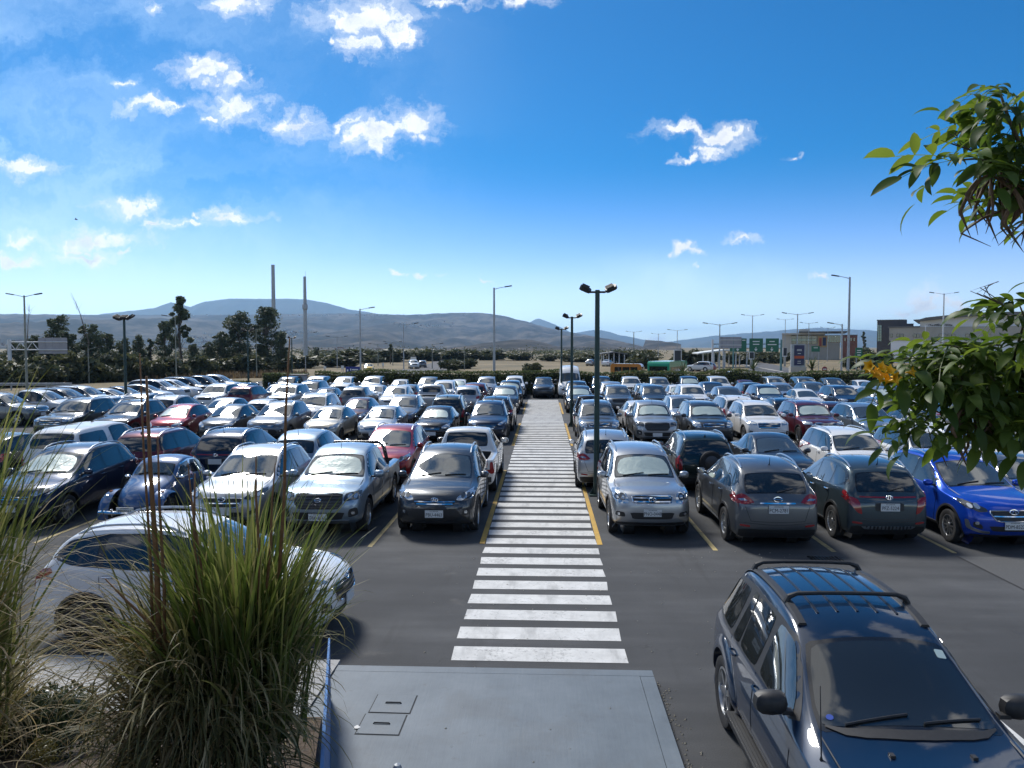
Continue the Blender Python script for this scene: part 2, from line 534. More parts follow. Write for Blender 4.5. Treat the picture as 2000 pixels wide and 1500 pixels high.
YL = (0.0, 0.6, 1.0)
class Car:
    """a body grown from a cage: columns run front to rear, each with a top line, a shoulder line and a flank"""
    def __init__(s, L, Wd, cols, wheels, zs=0.22, zl=0.36, zm=0.62, arch=0.07, levels=3, front=None, rear=None, bow=None, tap=None, flank=(0.93, 0.985, 1.0), fcurve=0.16, rcurve=0.10):
        s.L, s.W, s.wheels = L, Wd, wheels
        h = Wd / 2
        n = len(cols)
        V, idx = [], {}
        def vid(key, p):
            if key not in idx:
                idx[key] = len(V); V.append(p)
            return idx[key]
        def P(i, j, k):
            c = cols[i]
            xt, zt, wt, xb, zb, tp = c[:6]
            drop = c[6] if len(c) > 6 else 0.05
            bw = c[7] if len(c) > 7 else 0.04
            lower = {0: (flank[0], zs), 1: (flank[1], zl), 2: (flank[2], zm)}
            if k == 5:                                    # top surface
                y = YL[j] * wt
                return (xt - math.copysign(1, xt) * 0 - bw * YL[j] ** 2, y, zt - drop * YL[j] ** 2)
            if k == 4:
                wb = 0.955 * h * tp
                ze = zt - drop
                f = 0.16
                w = wt + (wb - wt) * f + 0.018
                return (xt + (xb - xt) * f - bw, w * YL[j], ze + (zb - ze) * f - 0.008)
            if k == 3:
                return (xb, 0.965 * h * tp * YL[j], zb)
            fw, z = lower[k]
            z = min(z, zb - 0.05 * (3 - k))
            return (xb, fw * h * tp * YL[j], z)
        def Pend(i, j, k):
            x, y, z = P(i, j, k)
            if i == 0 and front:
                x = front[k] - fcurve * YL[j] ** 2.2 if k < 5 else x
                if k == 4: z = P(i, 2, 4)[2] + 0.02 * (1 - YL[j])
                if k == 5: x = cols[0][0] - fcurve * 0.8 * YL[j] ** 2.2
            if i == n - 1 and rear:
                x = rear[k] + rcurve * YL[j] ** 2.2 if k < 5 else x
                if k == 5: x = cols[-1][0] + rcurve * 0.8 * YL[j] ** 2.2
            return (x, y, z)
        def vert(i, j, k, side):
            if i in (0, n - 1): p = Pend(i, j, k)
            else: p = P(i, j, k)
            sd_ = side if j > 0 else 1
            return vid((i, j, k, sd_), (p[0], p[1] * side, p[2]))
        Fc = []
        for side in (1, -1):
            def q(*a):
                f = tuple(vert(*t, side) for t in a)
                Fc.append(f if side == 1 else f[::-1])
            for i in range(n - 1):
                for j in range(2):
                    q((i, j, 5), (i, j + 1, 5), (i + 1, j + 1, 5), (i + 1, j, 5))
                    q((i, j, 0), (i + 1, j, 0), (i + 1, j + 1, 0), (i, j + 1, 0))
                for k in range(5):
                    q((i, 2, k), (i + 1, 2, k), (i + 1, 2, k + 1), (i, 2, k + 1))
            for k in range(5):
                for j in range(2):
                    q((0, j, k), (0, j + 1, k), (0, j + 1, k + 1), (0, j, k + 1))
                    q((n - 1, j, k), (n - 1, j, k + 1), (n - 1, j + 1, k + 1), (n - 1, j + 1, k))
        cr = {}
        for (i, j, k, sd_), a in idx.items():
            for di, w_ in ((1, 0.7),):
                if j == 2 and k == 3:
                    b = idx.get((i + di, j, k, sd_))
                    if b is not None: cr[tuple(sorted((a, b)))] = w_
                if j == 2 and k == 5:
                    b = idx.get((i + di, j, k, sd_))
                    if b is not None: cr[tuple(sorted((a, b)))] = 0.35
                if (j == 2 and k in (1, 2)) or (j == 1 and k == 5 and cols[i][1] < 1.2 * cols[3][1] and i < 3):
                    b = idx.get((i + di, j, k, sd_))
                    if b is not None: cr[tuple(sorted((a, b)))] = 0.3
        # fix winding so normals point out
        s.v, s.f = subdivided(V, Fc, cr, levels)
        s.fm = [0] * len(s.f)
        s.orient()
        s.bvh = BVHTree.FromPolygons([tuple(p) for p in s.v], s.f)
        s.arches(arch)
        s.parts = []          # (name, mesh, slot, parent part index, lod)

    def orient(s):
        v = s.v; vol = 0.0
        for f in s.f[::7]:
            a, b, c = v[f[0]], v[f[1]], v[f[2]]
            vol += np.dot(a - np.array([0, 0, 0.7]), np.cross(b - np.array([0, 0, 0.7]), c - np.array([0, 0, 0.7])))
        if vol < 0: s.f = [f[::-1] for f in s.f]

    def arches(s, extra):
        v = [list(p) for p in s.v]
        keep = list(range(len(s.f)))
        for (xw, R) in s.wheels:
            Ra = R + extra
            ins = {i for i, p in enumerate(v) if math.hypot(p[0] - xw, p[2] - R) < Ra and abs(p[1]) > s.W * 0.30}
            keep = [k for k in keep if not all(i in ins for i in s.f[k])]
            used = {i for k in keep for i in s.f[k]}
            for i in ins & used:
                p = v[i]
                dx_, dz_ = p[0] - xw, p[2] - R
                d = math.hypot(dx_, dz_) or 1e-6
                p[0], p[2] = xw + dx_ / d * Ra, R + dz_ / d * Ra
        faces = [s.f[k] for k in keep]
        fm = [0] * len(faces)
        # lips, wells
        cnt = {}
        for f in faces:
            for a, b in zip(f, f[1:] + f[:1]):
                cnt[(a, b)] = cnt.get((a, b), 0) + 1
        bound = [(a, b) for (a, b) in cnt if (b, a) not in cnt]
        inner = {}
        def inn(i):
            if i not in inner:
                p = v[i]
                sg = 1 if p[1] > 0 else -1
                inner[i] = len(v)
                v.append([p[0], sg * max(abs(p[1]) - 0.30, 0.35), p[2]])
            return inner[i]
        for a, b in bound:
            faces.append((b, a, inn(a), inn(b))); fm.append(1)
        for (xw, R) in s.wheels:
            for sg in (1, -1):
                c = len(v); v.append([xw, sg * (s.W / 2 - 0.32), R])
                for a, b in bound:
                    if v[a][1] * sg > 0 and abs((v[a][0] + v[b][0]) / 2 - xw) < R + extra + 0.05:
                        faces.append((inn(b), inn(a), c)); fm.append(1)
        s.bv, s.bf, s.bfm = v, faces, fm

    # --- conforming pieces -------------------------------------------------
    def frame(s, kind):
        if kind == 'front': return Vector((4, 0, 0)), Vector((0, 1, 0)), Vector((0, 0, 1)), Vector((-1, 0, 0))
        if kind == 'rear': return Vector((-4, 0, 0)), Vector((0, 1, 0)), Vector((0, 0, 1)), Vector((1, 0, 0))
        if kind == 'side': return Vector((0, 3, 0)), Vector((1, 0, 0)), Vector((0, 0, 1)), Vector((0, -1, 0))
        if kind == 'top': return Vector((0, 0, 4)), Vector((1, 0, 0)), Vector((0, 1, 0)), Vector((0, 0, -1))
        (x0, z0), (x1, z1) = kind                         # a sloping pane seen square on: v runs 0..1 from the first point to the second
        A, B = Vector((x0, 0, z0)), Vector((x1, 0, z1))
        V_ = B - A
        N_ = Vector((0, 1, 0)).cross(V_).normalized()
        mid = (A + B) / 2
        if N_.dot(mid - Vector((0, 0, 0.6))) < 0: N_ = -N_
        return A + N_ * 1.0, Vector((0, 1, 0)), V_, -N_

    def patch(s, kind, poly, off=0.004, step=0.09, thick=0.03, mirror=False):
        O, U, V_, D = s.frame(kind)
        bm = bmesh.new()
        vs = [bm.verts.new((u, v, 0)) for u, v in poly]
        bm.faces.new(vs)
        us = [p[0] for p in poly]; ws = [p[1] for p in poly]
        sv = step / max(V_.length, 1e-6)
        for ax, lo, hi, st in ((0, min(us), max(us), step), (1, min(ws), max(ws), sv)):
            n = int((hi - lo) / st)
            for k in range(1, n + 1):
                c = lo + (hi - lo) * k / (n + 1)
                co = (c, 0, 0) if ax == 0 else (0, c, 0)
                no = (1, 0, 0) if ax == 0 else (0, 1, 0)
                bmesh.ops.bisect_plane(bm, geom=bm.verts[:] + bm.edges[:] + bm.faces[:], plane_co=co, plane_no=no)
        bm.verts.index_update()
        bm.verts.ensure_lookup_table()
        pts, dep = [], []
        lim = {'side': .42, 'front': .22, 'rear': .22, 'top': .3}.get(kind if isinstance(kind, str) else '', .80)
        cu, cv = sum(us) / len(us), sum(ws) / len(ws)
        for vt in bm.verts:
            for t_ in range(26):                          # stay on the face of the body this piece belongs to
                if kind == 'side' and (vt.co.y > .8): q = (vt.co.x + (cu - vt.co.x) * .004 * t_, vt.co.y - .012 * t_)
                elif isinstance(kind, str): q = (vt.co.x, vt.co.y)
                else: q = (vt.co.x + (cu - vt.co.x) * .012 * t_, vt.co.y + (cv - vt.co.y) * .025 * t_)
                o = O + U * q[0] + V_ * q[1]
                hit, nrm, _, _ = s.bvh.ray_cast(o, D)
                if hit is not None and abs(nrm.dot(D)) >= lim: break
            if hit is None:
                hit, nrm, _, _ = s.bvh.find_nearest(o - D * -3.0 if kind in ('front', 'rear', 'side', 'top') else o + D * 1.0)
            if nrm.dot(D) > 0: nrm = -nrm
            pts.append(hit + nrm * off)
            dep.append(hit - nrm * thick)
        faces = [tuple(x.index for x in f.verts) for f in bm.faces]
        edges = [(e.verts[0].index, e.verts[1].index, e.link_faces[0]) for e in bm.edges if len(e.link_faces) == 1]
        # winding: outwards
        if faces:
            f = faces[0]
            nn = (pts[f[1]] - pts[f[0]]).cross(pts[f[2]] - pts[f[0]])
            if nn.dot(D) > 0: faces = [x[::-1] for x in faces]
        base = len(pts)
        m = {}
        out = list(pts)
        for a, b, _ in edges:
            for i in (a, b):
                if i not in m:
                    m[i] = len(out); out.append(dep[i])
        dirs = {}
        for f in faces:
            for a, b in zip(f, f[1:] + f[:1]): dirs[(a, b)] = 1
        for a, b, _ in edges:
            if (a, b) not in dirs: a, b = b, a
            faces.append((b, a, m[a], m[b]))
        bm.free()
        if mirror:
            out = [Vector((p.x, -p.y, p.z)) for p in out]
            faces = [f[::-1] for f in faces]
        return out, faces

    def part(s, name, kind, poly, material, off=0.004, step=0.09, thick=0.03, both=False, lod=2, parent=None, slot='fixed', join=None):
        for mir in ((False, True) if both else (False,)):
            v, f = s.patch(kind, poly, off, step, thick, mir)
            me = mesh_from(name, v, f, [material], None, True, 40)
            s.parts.append((name, me, slot, parent, lod))
        return len(s.parts) - 1

    def raw(s, name, mb, mats, lod=2, parent=None, slot='fixed', smooth=True, sharp=35):
        s.parts.append((name, mb.mesh(name, mats, smooth, sharp) if isinstance(mb, MB) else mb, slot, parent, lod))
        return len(s.parts) - 1

    def hit(s, kind, u, v):
        O, U, V_, D = s.frame(kind)
        h, n, _, _ = s.bvh.ray_cast(O + U * u + V_ * v, D)
        if h is None: h, n, _, _ = s.bvh.find_nearest(O + U * u + V_ * v + D * 3)
        return h, (n if n.dot(D) < 0 else -n)

    def finish(s, name):
        s.body = mesh_from(name, s.bv, s.bf, [BLACK, BLACK], s.bfm, True, 40)
        return s

# ---- wheels
_wheel_cache = {}
def wheel_meshes(R, wd=0.22, style=0):
    key = (round(R, 3), wd, style)
    if key in _wheel_cache: return _wheel_cache[key]
    t = MB()
    rr = R * 0.66
    prof = [(rr, -wd * .40), (R * .86, -wd * .50), (R * .955, -wd * .47), (R, -wd * .34), (R, wd * .34), (R * .955, wd * .47), (R * .86, wd * .50), (rr, wd * .40)]
    t.lathe(prof, 28, 'Y')
    tyre = t.mesh('tyre', RUBBER, True, 35)
    m = MB()
    m.lathe([(rr + .004, -wd * .36), (rr + .004, wd * .42), (rr * .93, wd * .43), (rr * .90, wd * .30), (rr * .88, -wd * .1)], 28, 'Y', mi=0)
    m.lathe([(rr * .9, -wd * .05), (0.001, -wd * .05)], 20, 'Y', mi=1)
    ns = (5, 10, 6, 7)[style % 4]
    for k in range(ns):
        a = 2 * math.pi * k / ns
        M = Matrix.Rotation(-a, 3, 'Y')
        w0, w1 = (R * .16, R * .12) if ns <= 7 else (R * .085, R * .06)
        for sg in ((0,) if style % 4 != 3 else (-1, 1)):
            o_ = sg * R * .05
            pts = []
            for (xx, hw, yy) in ((rr * .12, w0 / 2, wd * .36), (rr * .95, w1 / 2, wd * .38)):
                for yo in (yy, yy - wd * .22):
                    pts += [M @ Vector((xx, yo, -hw + o_)), M @ Vector((xx, yo, hw + o_))]
            m.add(pts, [(0, 1, 5, 4), (0, 4, 6, 2), (1, 3, 7, 5), (2, 6, 7, 3), (4, 5, 7, 6)], 0)
    m.lathe([(R * .17, wd * .2), (R * .17, wd * .38), (R * .12, wd * .40), (0.001, wd * .40)], 16, 'Y')
    _wheel_cache[key] = (tyre, m)
    return _wheel_cache[key]
_rim_cache = {}
def rim_mesh(key, m, dark):
    k2 = (key, dark)
    if k2 not in _rim_cache:
        _rim_cache[k2] = m.mesh('rim', [ALLOY_DARK if dark else ALLOY, BLACK], True, 30)
    return _rim_cache[k2]

def mirror_mesh(c, x, z, big=1.0, w=None):
    """a door mirror for the +y flank, standing at x, z"""
    h, n = c.hit('side', x, z)
    m = MB()
    y0 = h.y
    m.box((x, y0 + .035 * big, z + .015), (.07, .09, .035), 1)
    o = Vector((x - .01, y0 + .13 * big, z + .06 * big))
    hx, hy, hz = .055 * big, .105 * big, .075 * big
    ring = []
    for t_, sx in ((-1.0, .82), (-.55, 1.0), (.4, .92), (.9, .62), (1.05, .25)):
        for k in range(12):
            a = 2 * math.pi * k / 12
            ca, sa = math.cos(a), math.sin(a)
            ring.append(o + Vector((t_ * hx, sx * hy * math.copysign(abs(ca) ** .75, ca), sx * hz * math.copysign(abs(sa) ** .75, sa))))
    faces = []
    for i in range(4):
        for k in range(12):
            k2 = (k + 1) % 12
            faces.append((i * 12 + k, i * 12 + k2, (i + 1) * 12 + k2, (i + 1) * 12 + k))
    faces.append(tuple(range(48, 60)))
    m.add(ring, [f[::-1] for f in faces], 0)
    m.add([o + Vector((-hx * .98, .8 * hy * math.cos(2 * math.pi * k / 12), .8 * hz * math.sin(2 * math.pi * k / 12))) for k in range(12)], [tuple(range(12))], 2)
    return m

def mirrored(mb):
    q = MB()
    q.v = [(x, -y, z) for x, y, z in mb.v]
    q.f = [f[::-1] for f in mb.f]
    q.m = list(mb.m)
    return q

def text_mesh(txt, size, material, name='lettering', align='CENTER', extrude=0.002, squeeze=1.0):
    cu = bpy.data.curves.new('t', 'FONT')
    cu.body = txt
    cu.size = size
    cu.align_x = align
    cu.align_y = 'CENTER'
    cu.extrude = extrude
    cu.resolution_u = 2
    o = bpy.data.objects.new('t', cu)
    C.objects.link(o)
    dg = bpy.context.evaluated_depsgraph_get()
    me = bpy.data.meshes.new_from_object(o.evaluated_get(dg))
    bpy.data.objects.remove(o)
    bpy.data.curves.remove(cu)
    me.name = name
    me.materials.clear()
    me.materials.append(material)
    if squeeze != 1.0: me.transform(Matrix.Diagonal((squeeze, 1, 1, 1)))
    return me

def xpoly(pts):            # an outline drawn for y > 0 and closed by its mirror
    return pts + [(-a, b) for a, b in reversed(pts)]

def dress(c, spec):
    """adds the pieces every car has; spec holds the outlines in car coordinates"""
    g_ = spec.get
    WS, RW = g_('ws'), g_('rw')
    if WS:
        (seg, yb, yt, lo, hi) = WS
        fr = c.part('windscreen_frame', seg, rounded(xpoly([(yb + .03, lo - .05), (yt + .03, hi + .05)]), 2, .06), BLACK_GLOSS, .002, lod=1)
        ws = c.part('windscreen', seg, rounded(xpoly([(yb, lo), (yt, hi)]), 2, .08), GLASS_PALE, .006, slot='screen')
        c.ws_i, c.ws_seg, c.ws_poly = ws, seg, (yb, yt, lo, hi)
        for (y0, y1) in ((yb * .12, yb * .80), (-yb * .72, -yb * .02)):
            m = MB()
            pts = []
            for t_ in (0, .25, .5, .75, 1):
                y = y0 + (y1 - y0) * t_
                h, n = c.hit(seg, y, lo + .015 + .09 * t_)
                pts.append(h + n * .018)
            m.tube(pts, .011, 5)
            c.raw('wiper', m, BLACK, 1)
    if RW:
        (seg, yb, yt, lo, hi) = RW
        c.part('rear_window_frame', seg, rounded(xpoly([(yb + .03, lo - .05), (yt + .03, hi + .05)]), 2, .08), BLACK_GLOSS, .002, lod=1)
        c.part('rear_window', seg, rounded(xpoly([(yb, lo), (yt, hi)]), 2, .12), GLASS, .006)
    if g_('gate'):
        yt_, zt_, yb_, zb_ = spec['gate']
        m = MB(); pts = []
        for (u, w_) in [(yt_ + (yb_ - yt_) * k / 5, zt_ + (zb_ - zt_) * k / 5) for k in range(6)] + [(yb_ - 2 * yb_ * k / 10, zb_ - .015 * math.sin(math.pi * k / 10)) for k in range(1, 10)] + [(-yb_ + (yb_ - yt_) * k / 5, zb_ + (zt_ - zb_) * k / 5) for k in range(6)]:
            h, n = c.hit('rear', u, w_); pts.append(h - n * .001)
        m.tube(pts, .007, 4, cap=False)
        c.raw('tailgate_seam', m, INK, 1)
        m = MB(); pts = []
        for k in range(13):
            h, n = c.hit('rear', (.78 - 1.56 * k / 12), zb_ - .055 - .02 * math.cos(math.pi * k / 6 - math.pi)); pts.append(h - n * .001)
        m.tube(pts, .006, 4, cap=False)
        c.raw('bumper_seam', m, INK, 1)
        if RW:
            seg = RW[0]; m = MB()
            a_, n_ = c.hit(seg, 0, RW[3] - .03); b_, n2 = c.hit(seg, -RW[1] * .55, RW[3] + .12)
            m.tube([a_ + n_ * .02, a_ * .5 + b_ * .5 + n2 * .022, b_ + n2 * .016], [.016, .011, .008], 6); c.raw('rear_wiper', m, BLACK, 1)
    if g_('dlo'):
        c.part('window_surround', 'side', rounded(spec['dlo'], 1, .08), spec.get('dlo_mat', BLACK_GLOSS), .003, .10, both=True)
        for q in spec['panes']:
            c.part('side_window', 'side', rounded(q, 2, .10), GLASS, .007, .10, both=True)
    if g_('head'):
        for pl in spec['head']:
            i0 = len(c.parts)
            c.part('headlight', 'front', rounded(pl, 2, .15), g_('head_mat', LAMP_CLEAR), .008, .06, both=True)
            cy = sum(p[0] for p in pl) / len(pl); cz = sum(p[1] for p in pl) / len(pl)
            rr = g_('bulb', .05)
            for (dy_, r_) in ((-.04, rr), (.07, rr * .8)):
                if r_ <= 0: continue
                for mir, par in ((1, i0), (-1, i0 + 1)):
                    v, f = c.patch('front', [(cy + dy_ + r_ * math.cos(a * math.pi / 6), cz + r_ * math.sin(a * math.pi / 6)) for a in range(12)], .013, .5, .01, mir < 0)
                    c.raw('reflector', mesh_from('reflector', v, f, [g_('bulb_mat', LAMP_DARK)], None, True, 40), None, 0, par)
    if g_('side_head'):
        for pl in spec['side_head']: c.part('headlight_wrap', 'side', rounded(pl, 2, .15), g_('head_mat', LAMP_CLEAR), .007, .06, both=True, lod=1)
    if g_('tail'):
        for pl in spec['tail']: c.part('tail_light', 'rear', rounded(pl, 2, .12), LAMP_RED, .010, .06, both=True)
    if g_('side_tail'):
        for pl in spec['side_tail']: c.part('tail_light_wrap', 'side', rounded(pl, 2, .12), LAMP_RED, .009, .06, both=True, lod=1)
    if g_('tail_clear'):
        for pl in spec['tail_clear']: c.part('reversing_light', 'rear', pl, LAMP_CLEAR, .013, .06, both=True, lod=0)
    if g_('grille'):
        pl = spec['grille']
        gi = c.part('grille', 'front', rounded(xpoly(pl), 1, .08), BLACK, .006, .08)
        z0, z1 = min(p[1] for p in pl), max(p[1] for p in pl)
        nb = g_('bars', 3)
        def half(z):
            q = sorted(pl, key=lambda p: p[1])
            for a, b in zip(q, q[1:]):
                if a[1] <= z <= b[1]: return a[0] + (b[0] - a[0]) * (z - a[1]) / max(b[1] - a[1], 1e-6)
            return q[-1][0]
        for k in range(nb):
            z = z0 + (z1 - z0) * (k + .5) / nb
            hw = half(z) - .025
            c.part('grille_bar', 'front', [(-hw, z - .011), (hw, z - .011), (hw, z + .011), (-hw, z + .011)], g_('bar_mat', CHROME), .016, .09, lod=1, parent=gi)
        if g_('grille_frame'):
            q = xpoly(pl)
            m = MB()
            pts = []
            for (y, z) in rounded(q, 1, .1):
                h, n = c.hit('front', y, z); pts.append(h + n * .012)
            m.tube(pts, .014, 6, closed=True)
            c.raw('grille_surround', m, g_('frame_mat', CHROME), 1, gi)
    for key, nm, mm, kind in (('lower', 'lower_grille', BLACK, 'front'), ('skid', 'skid_plate', ALLOY, 'front'), ('chin', 'front_bumper_trim', BLACK, 'front'),
                              ('rchin', 'rear_bumper_trim', BLACK, 'rear'), ('rskid', 'rear_skid_plate', ALLOY, 'rear'), ('garnish', 'tailgate_trim', CHROME, 'rear'),
                              ('hatch_recess', 'plate_recess', BLACK, 'rear'), ('spoiler_lamp', 'high_brake_light', LAMP_RED, 'rear')):
        if g_(key): c.part(nm, kind, rounded(xpoly(spec[key]), 1, .08), mm, .009, .08, lod=1)
    for key, nm, mm, kind in (('fog', 'fog_light_housing', BLACK, 'front'), ('fogl', 'fog_light', LAMP_CLEAR, 'front'), ('rrefl', 'rear_reflector', LAMP_RED, 'rear'),
                              ('arrow', 'bumper_blade', ALLOY, 'front')):
        if g_(key): c.part(nm, kind, rounded(spec[key], 2, .15), mm, .011 if key != 'fogl' else .016, .06, both=True, lod=1)
    if g_('sill'): c.part('sill_trim', 'side', spec['sill'], g_('sill_mat', BLACK), .008, .12, both=True, lod=1)
    if g_('clad'):
        for (xw, R) in c.wheels:
            r0, r1 = R + .071, R + .071 + spec['clad']
            a0 = -.35
            out = [(xw + r1 * math.cos(a0 + (math.pi - 2 * a0) * k / 20), R + r1 * math.sin(a0 + (math.pi - 2 * a0) * k / 20)) for k in range(21)]
            inn = [(xw + r0 * math.cos(a0 + (math.pi - 2 * a0) * k / 20), R + r0 * math.sin(a0 + (math.pi - 2 * a0) * k / 20)) for k in range(21)]
            for mir in (False, True):
                v1, _ = c.patch('side', out, .012, 9, .03, False)
                v = []; f = []
                for k in range(21):
                    for (u, w_), off in ((out[k], .004), (out[k], .016), (inn[k], .016), (inn[k], -.03)):
                        h, n = c.hit('side', u, w_)
                        if abs(h.y) < c.W * .33: h = Vector((u, c.W * .46, w_))
                        v.append(Vector((u, h.y + off, w_)))
                for k in range(20):
                    for j in range(3): f.append((k * 4 + j, k * 4 + j + 1, k * 4 + j + 5, k * 4 + j + 4))
                if mir:
                    v = [Vector((p.x, -p.y, p.z)) for p in v]; f = [x[::-1] for x in f]
                c.raw('arch_trim', mesh_from('arch_trim', v, f, [g_('clad_mat', BLACK)], None, True, 35), None, 1, slot=g_('clad_slot', 'fixed'))
    if g_('seams'):
        for (pth) in spec['seams']:
            for mir in (1, -1):
                m = MB(); pts = []
                dense = []
                for a, b in zip(pth, pth[1:]):
                    n_ = max(2, int(math.hypot(b[0] - a[0], b[1] - a[1]) / .12))
                    dense += [(a[0] + (b[0] - a[0]) * k / n_, a[1] + (b[1] - a[1]) * k / n_) for k in range(n_)]
                dense.append(pth[-1])
                for (u, w_) in dense:
                    h, n = c.hit('side', u, w_)
                    p = h - n * .0015
                    pts.append(Vector((p.x, p.y * mir, p.z)))
                m.tube(pts, .0068, 4, cap=False)
                c.raw('door_seam', m, INK, 1)
    if g_('hood_seam'):
        m = MB(); pts = []
        for (u, w_) in spec['hood_seam']:
            h, n = c.hit('top', u, w_); pts.append(h - n * .001)
        m.tube(pts, .0065, 4, cap=False)
        c.raw('bonnet_seam', m, INK, 1)
        c.raw('bonnet_seam', mirrored(m), INK, 1)
    for (x, z) in g_('handles', ()):
        h, n = c.hit('side', x, z)
        m = MB()
        m.tube([h + Vector((-.09, .004, 0)), h + Vector((-.07, .030, 0)), h + Vector((.07, .030, 0)), h + Vector((.09, .004, 0))], .013, 6)
        for q in (m, mirrored(m)): c.raw('door_handle', q, g_('handle_mat', BLACK), 0, slot=g_('handle_slot', 'paint'))
    if g_('mirror'):
        x, z, big = spec['mirror']
        m = mirror_mesh(c, x, z, big)
        for q in (m, mirrored(m)): c.raw('door_mirror', q, [g_('mirror_mat', BLACK), BLACK, CHROME], 2, slot=g_('mirror_slot', 'paint'))
    if g_('rails'):
        x0, x1, y, lift = spec['rails']
        m = MB(); pts = []
        for k in range(9):
            t_ = k / 8
            x = x0 + (x1 - x0) * t_
            h, n = c.hit('top', x, y)
            pts.append(h + Vector((0, 0, lift * min(1, 6 * t_, 6 * (1 - t_)))))
        m.tube(pts, .019, 6)
        for q in (m, mirrored(m)): c.raw('roof_rail', q, g_('rail_mat', ALLOY), 1)
    if g_('antenna'):
        x, hgt = spec['antenna']
        h, n = c.hit('top', x, 0)
        m = MB()
        if hgt < .1:
            m.add([h + Vector((.09, 0, -.005)), h + Vector((-.07, .03, -.005)), h + Vector((-.07, -.03, -.005)), h + Vector((-.075, 0, .06))], [(0, 1, 3), (0, 3, 2), (1, 2, 3)])
        else:
            m.tube([h, h + Vector((-.03, 0, .03)), h + Vector((-.35 * hgt, 0, hgt))], [.018, .008, .004], 5)
        c.raw('antenna', m, BLACK, 1)
    for key, kind, sg in (('plate_f', 'front', 1), ('plate_r', 'rear', -1)):
        if g_(key):
            z, sz = spec[key]
            h, n = c.hit(kind, 0, z)
            m = MB()
            m.box((h.x + sg * .022, 0, z), (.016, .40 * sz, .155 * sz), 0)
            i = c.raw('number_plate', m, PLATE, 1, smooth=False)
            setattr(c, key, (Vector((h.x + sg * .031, 0, z)), sz, i))
    if g_('badge'):
        for kind, z, sz, mm in spec['badge']:
            h, n = c.hit(kind, 0, z)
            sg = 1 if kind == 'front' else -1
            m = MB()
            up = Vector((0, 0, 1)); ax = Vector((0, 1, 0))
            up = (up - n * up.dot(n)).normalized()
            pts = [h + n * .022 + ax * sz * math.cos(a * math.pi / 9) + up * sz * .62 * math.sin(a * math.pi / 9) for a in range(18)]
            m.tube(pts, sz * .11, 5, closed=True)
            if mm == 'H':
                for o_ in (-.36, .36): m.tube([h + n * .022 + ax * sz * (o_ - .12 * sg) + up * sz * -.5, h + n * .022 + ax * sz * (o_ + .12 * sg) + up * sz * .5], sz * .10, 5)
                m.tube([h + n * .022 - ax * sz * .38, h + n * .022 + ax * sz * .38], sz * .10, 5)
            elif mm == 'bar':
                m.tube([h + n * .022 - ax * sz * 1.15, h + n * .022 + ax * sz * 1.15], sz * .16, 6)
            elif mm == 'A':
                m.tube([h + n * .022 - ax * sz * .55 - up * sz * .45, h + n * .022 + up * sz * .45, h + n * .022 + ax * sz * .55 - up * sz * .45], sz * .10, 5)
            c.raw('badge', m, CHROME, 0)

def text_on_plate(c, root, which, txt):
    """letters raised on a number plate of this one car"""
    (p, sz, i) = getattr(c, which)
    me = text_mesh(txt, .105 * sz, INK, 'plate_lettering', squeeze=.86)
    me2 = text_mesh('ECUADOR', .030 * sz, INK, 'plate_country', squeeze=1.3)
    M = Matrix(((0, 0, 1), (1, 0, 0), (0, 1, 0))) if which == 'plate_f' else Matrix(((0, 0, -1), (-1, 0, 0), (0, 1, 0)))
    par = root['_plate_' + which] if False else None
    for o in root.children:
        if o.name.startswith('number_plate') and o.get('_slot') == i:
            par = o
    for m_, dz_ in ((me, -.02 * sz), (me2, .058 * sz)):
        o = bpy.data.objects.new(m_.name, m_)
        link(o, par if par is not None else root)
        o.matrix_local = Matrix.Translation(p + Vector((0, 0, dz_))) @ M.to_4x4()

def place(c, name, x, y, rz, colour, label, group, lod=0, screen=None, dark_rim=False, style=0, scale=(1, 1, 1), cat='car', canopy=None):
    """one parked vehicle: an Empty at its base and a copy of every piece"""
    root = empty(name, (x, y, 0.004), rz, label, cat, group)
    root.scale = scale
    body = inst(c.body, 'body', root)
    body.material_slots[0].link = 'OBJECT'
    body.material_slots[0].material = colour
    objs = {}
    for i, (nm, me, slot, par, plod) in enumerate(c.parts):
        if plod < lod: continue
        o = bpy.data.objects.new(nm, me)
        link(o, objs.get(par, root) if par is not None else root)
        objs[i] = o
        if nm == 'number_plate': o['_slot'] = i
        if slot == 'paint':
            o.material_slots[0].link = 'OBJECT'
            o.material_slots[0].material = colour
        elif slot == 'screen' and screen is not None and screen != 'shade':
            o.material_slots[0].link = 'OBJECT'
            o.material_slots[0].material = screen
    if screen == 'shade':
        o = bpy.data.objects.new('sunshade', c.shade_mesh())
        link(o, objs[c.ws_i])
    for (xw, R) in c.wheels:
        wd = getattr(c, 'tyre_w', .22)
        tyre, rm = wheel_meshes(R, wd, style)
        for sg in (1, -1):
            w = bpy.data.objects.new('wheel', tyre) if False else bpy.data.objects.new('wheel', None)
            w.empty_display_size = .1
            link(w, root)
            w.location = (xw, sg * (c.W / 2 - wd / 2 - .005), R)
            if sg < 0: w.rotation_euler = (0, 0, math.pi)
            w.rotation_euler[1] = random.uniform(0, 6)
            inst(tyre, 'tyre', w)
            inst(rim_mesh((round(R, 3), wd, style), rm, dark_rim), 'rim', w)
    return root

def shade_mesh(c):
    if not hasattr(c, '_shade'):
        yb, yt, lo, hi = c.ws_poly
        v, f = c.patch(c.ws_seg, rounded(xpoly([(yb * .93, lo + .05), (yt * .93, hi - .08)]), 2, .16), .009, .07, .002)
        c._shade = mesh_from('sunshade', v, f, [SHADE], None, True, 40)
    return c._shade
Car.shade_mesh = shade_mesh

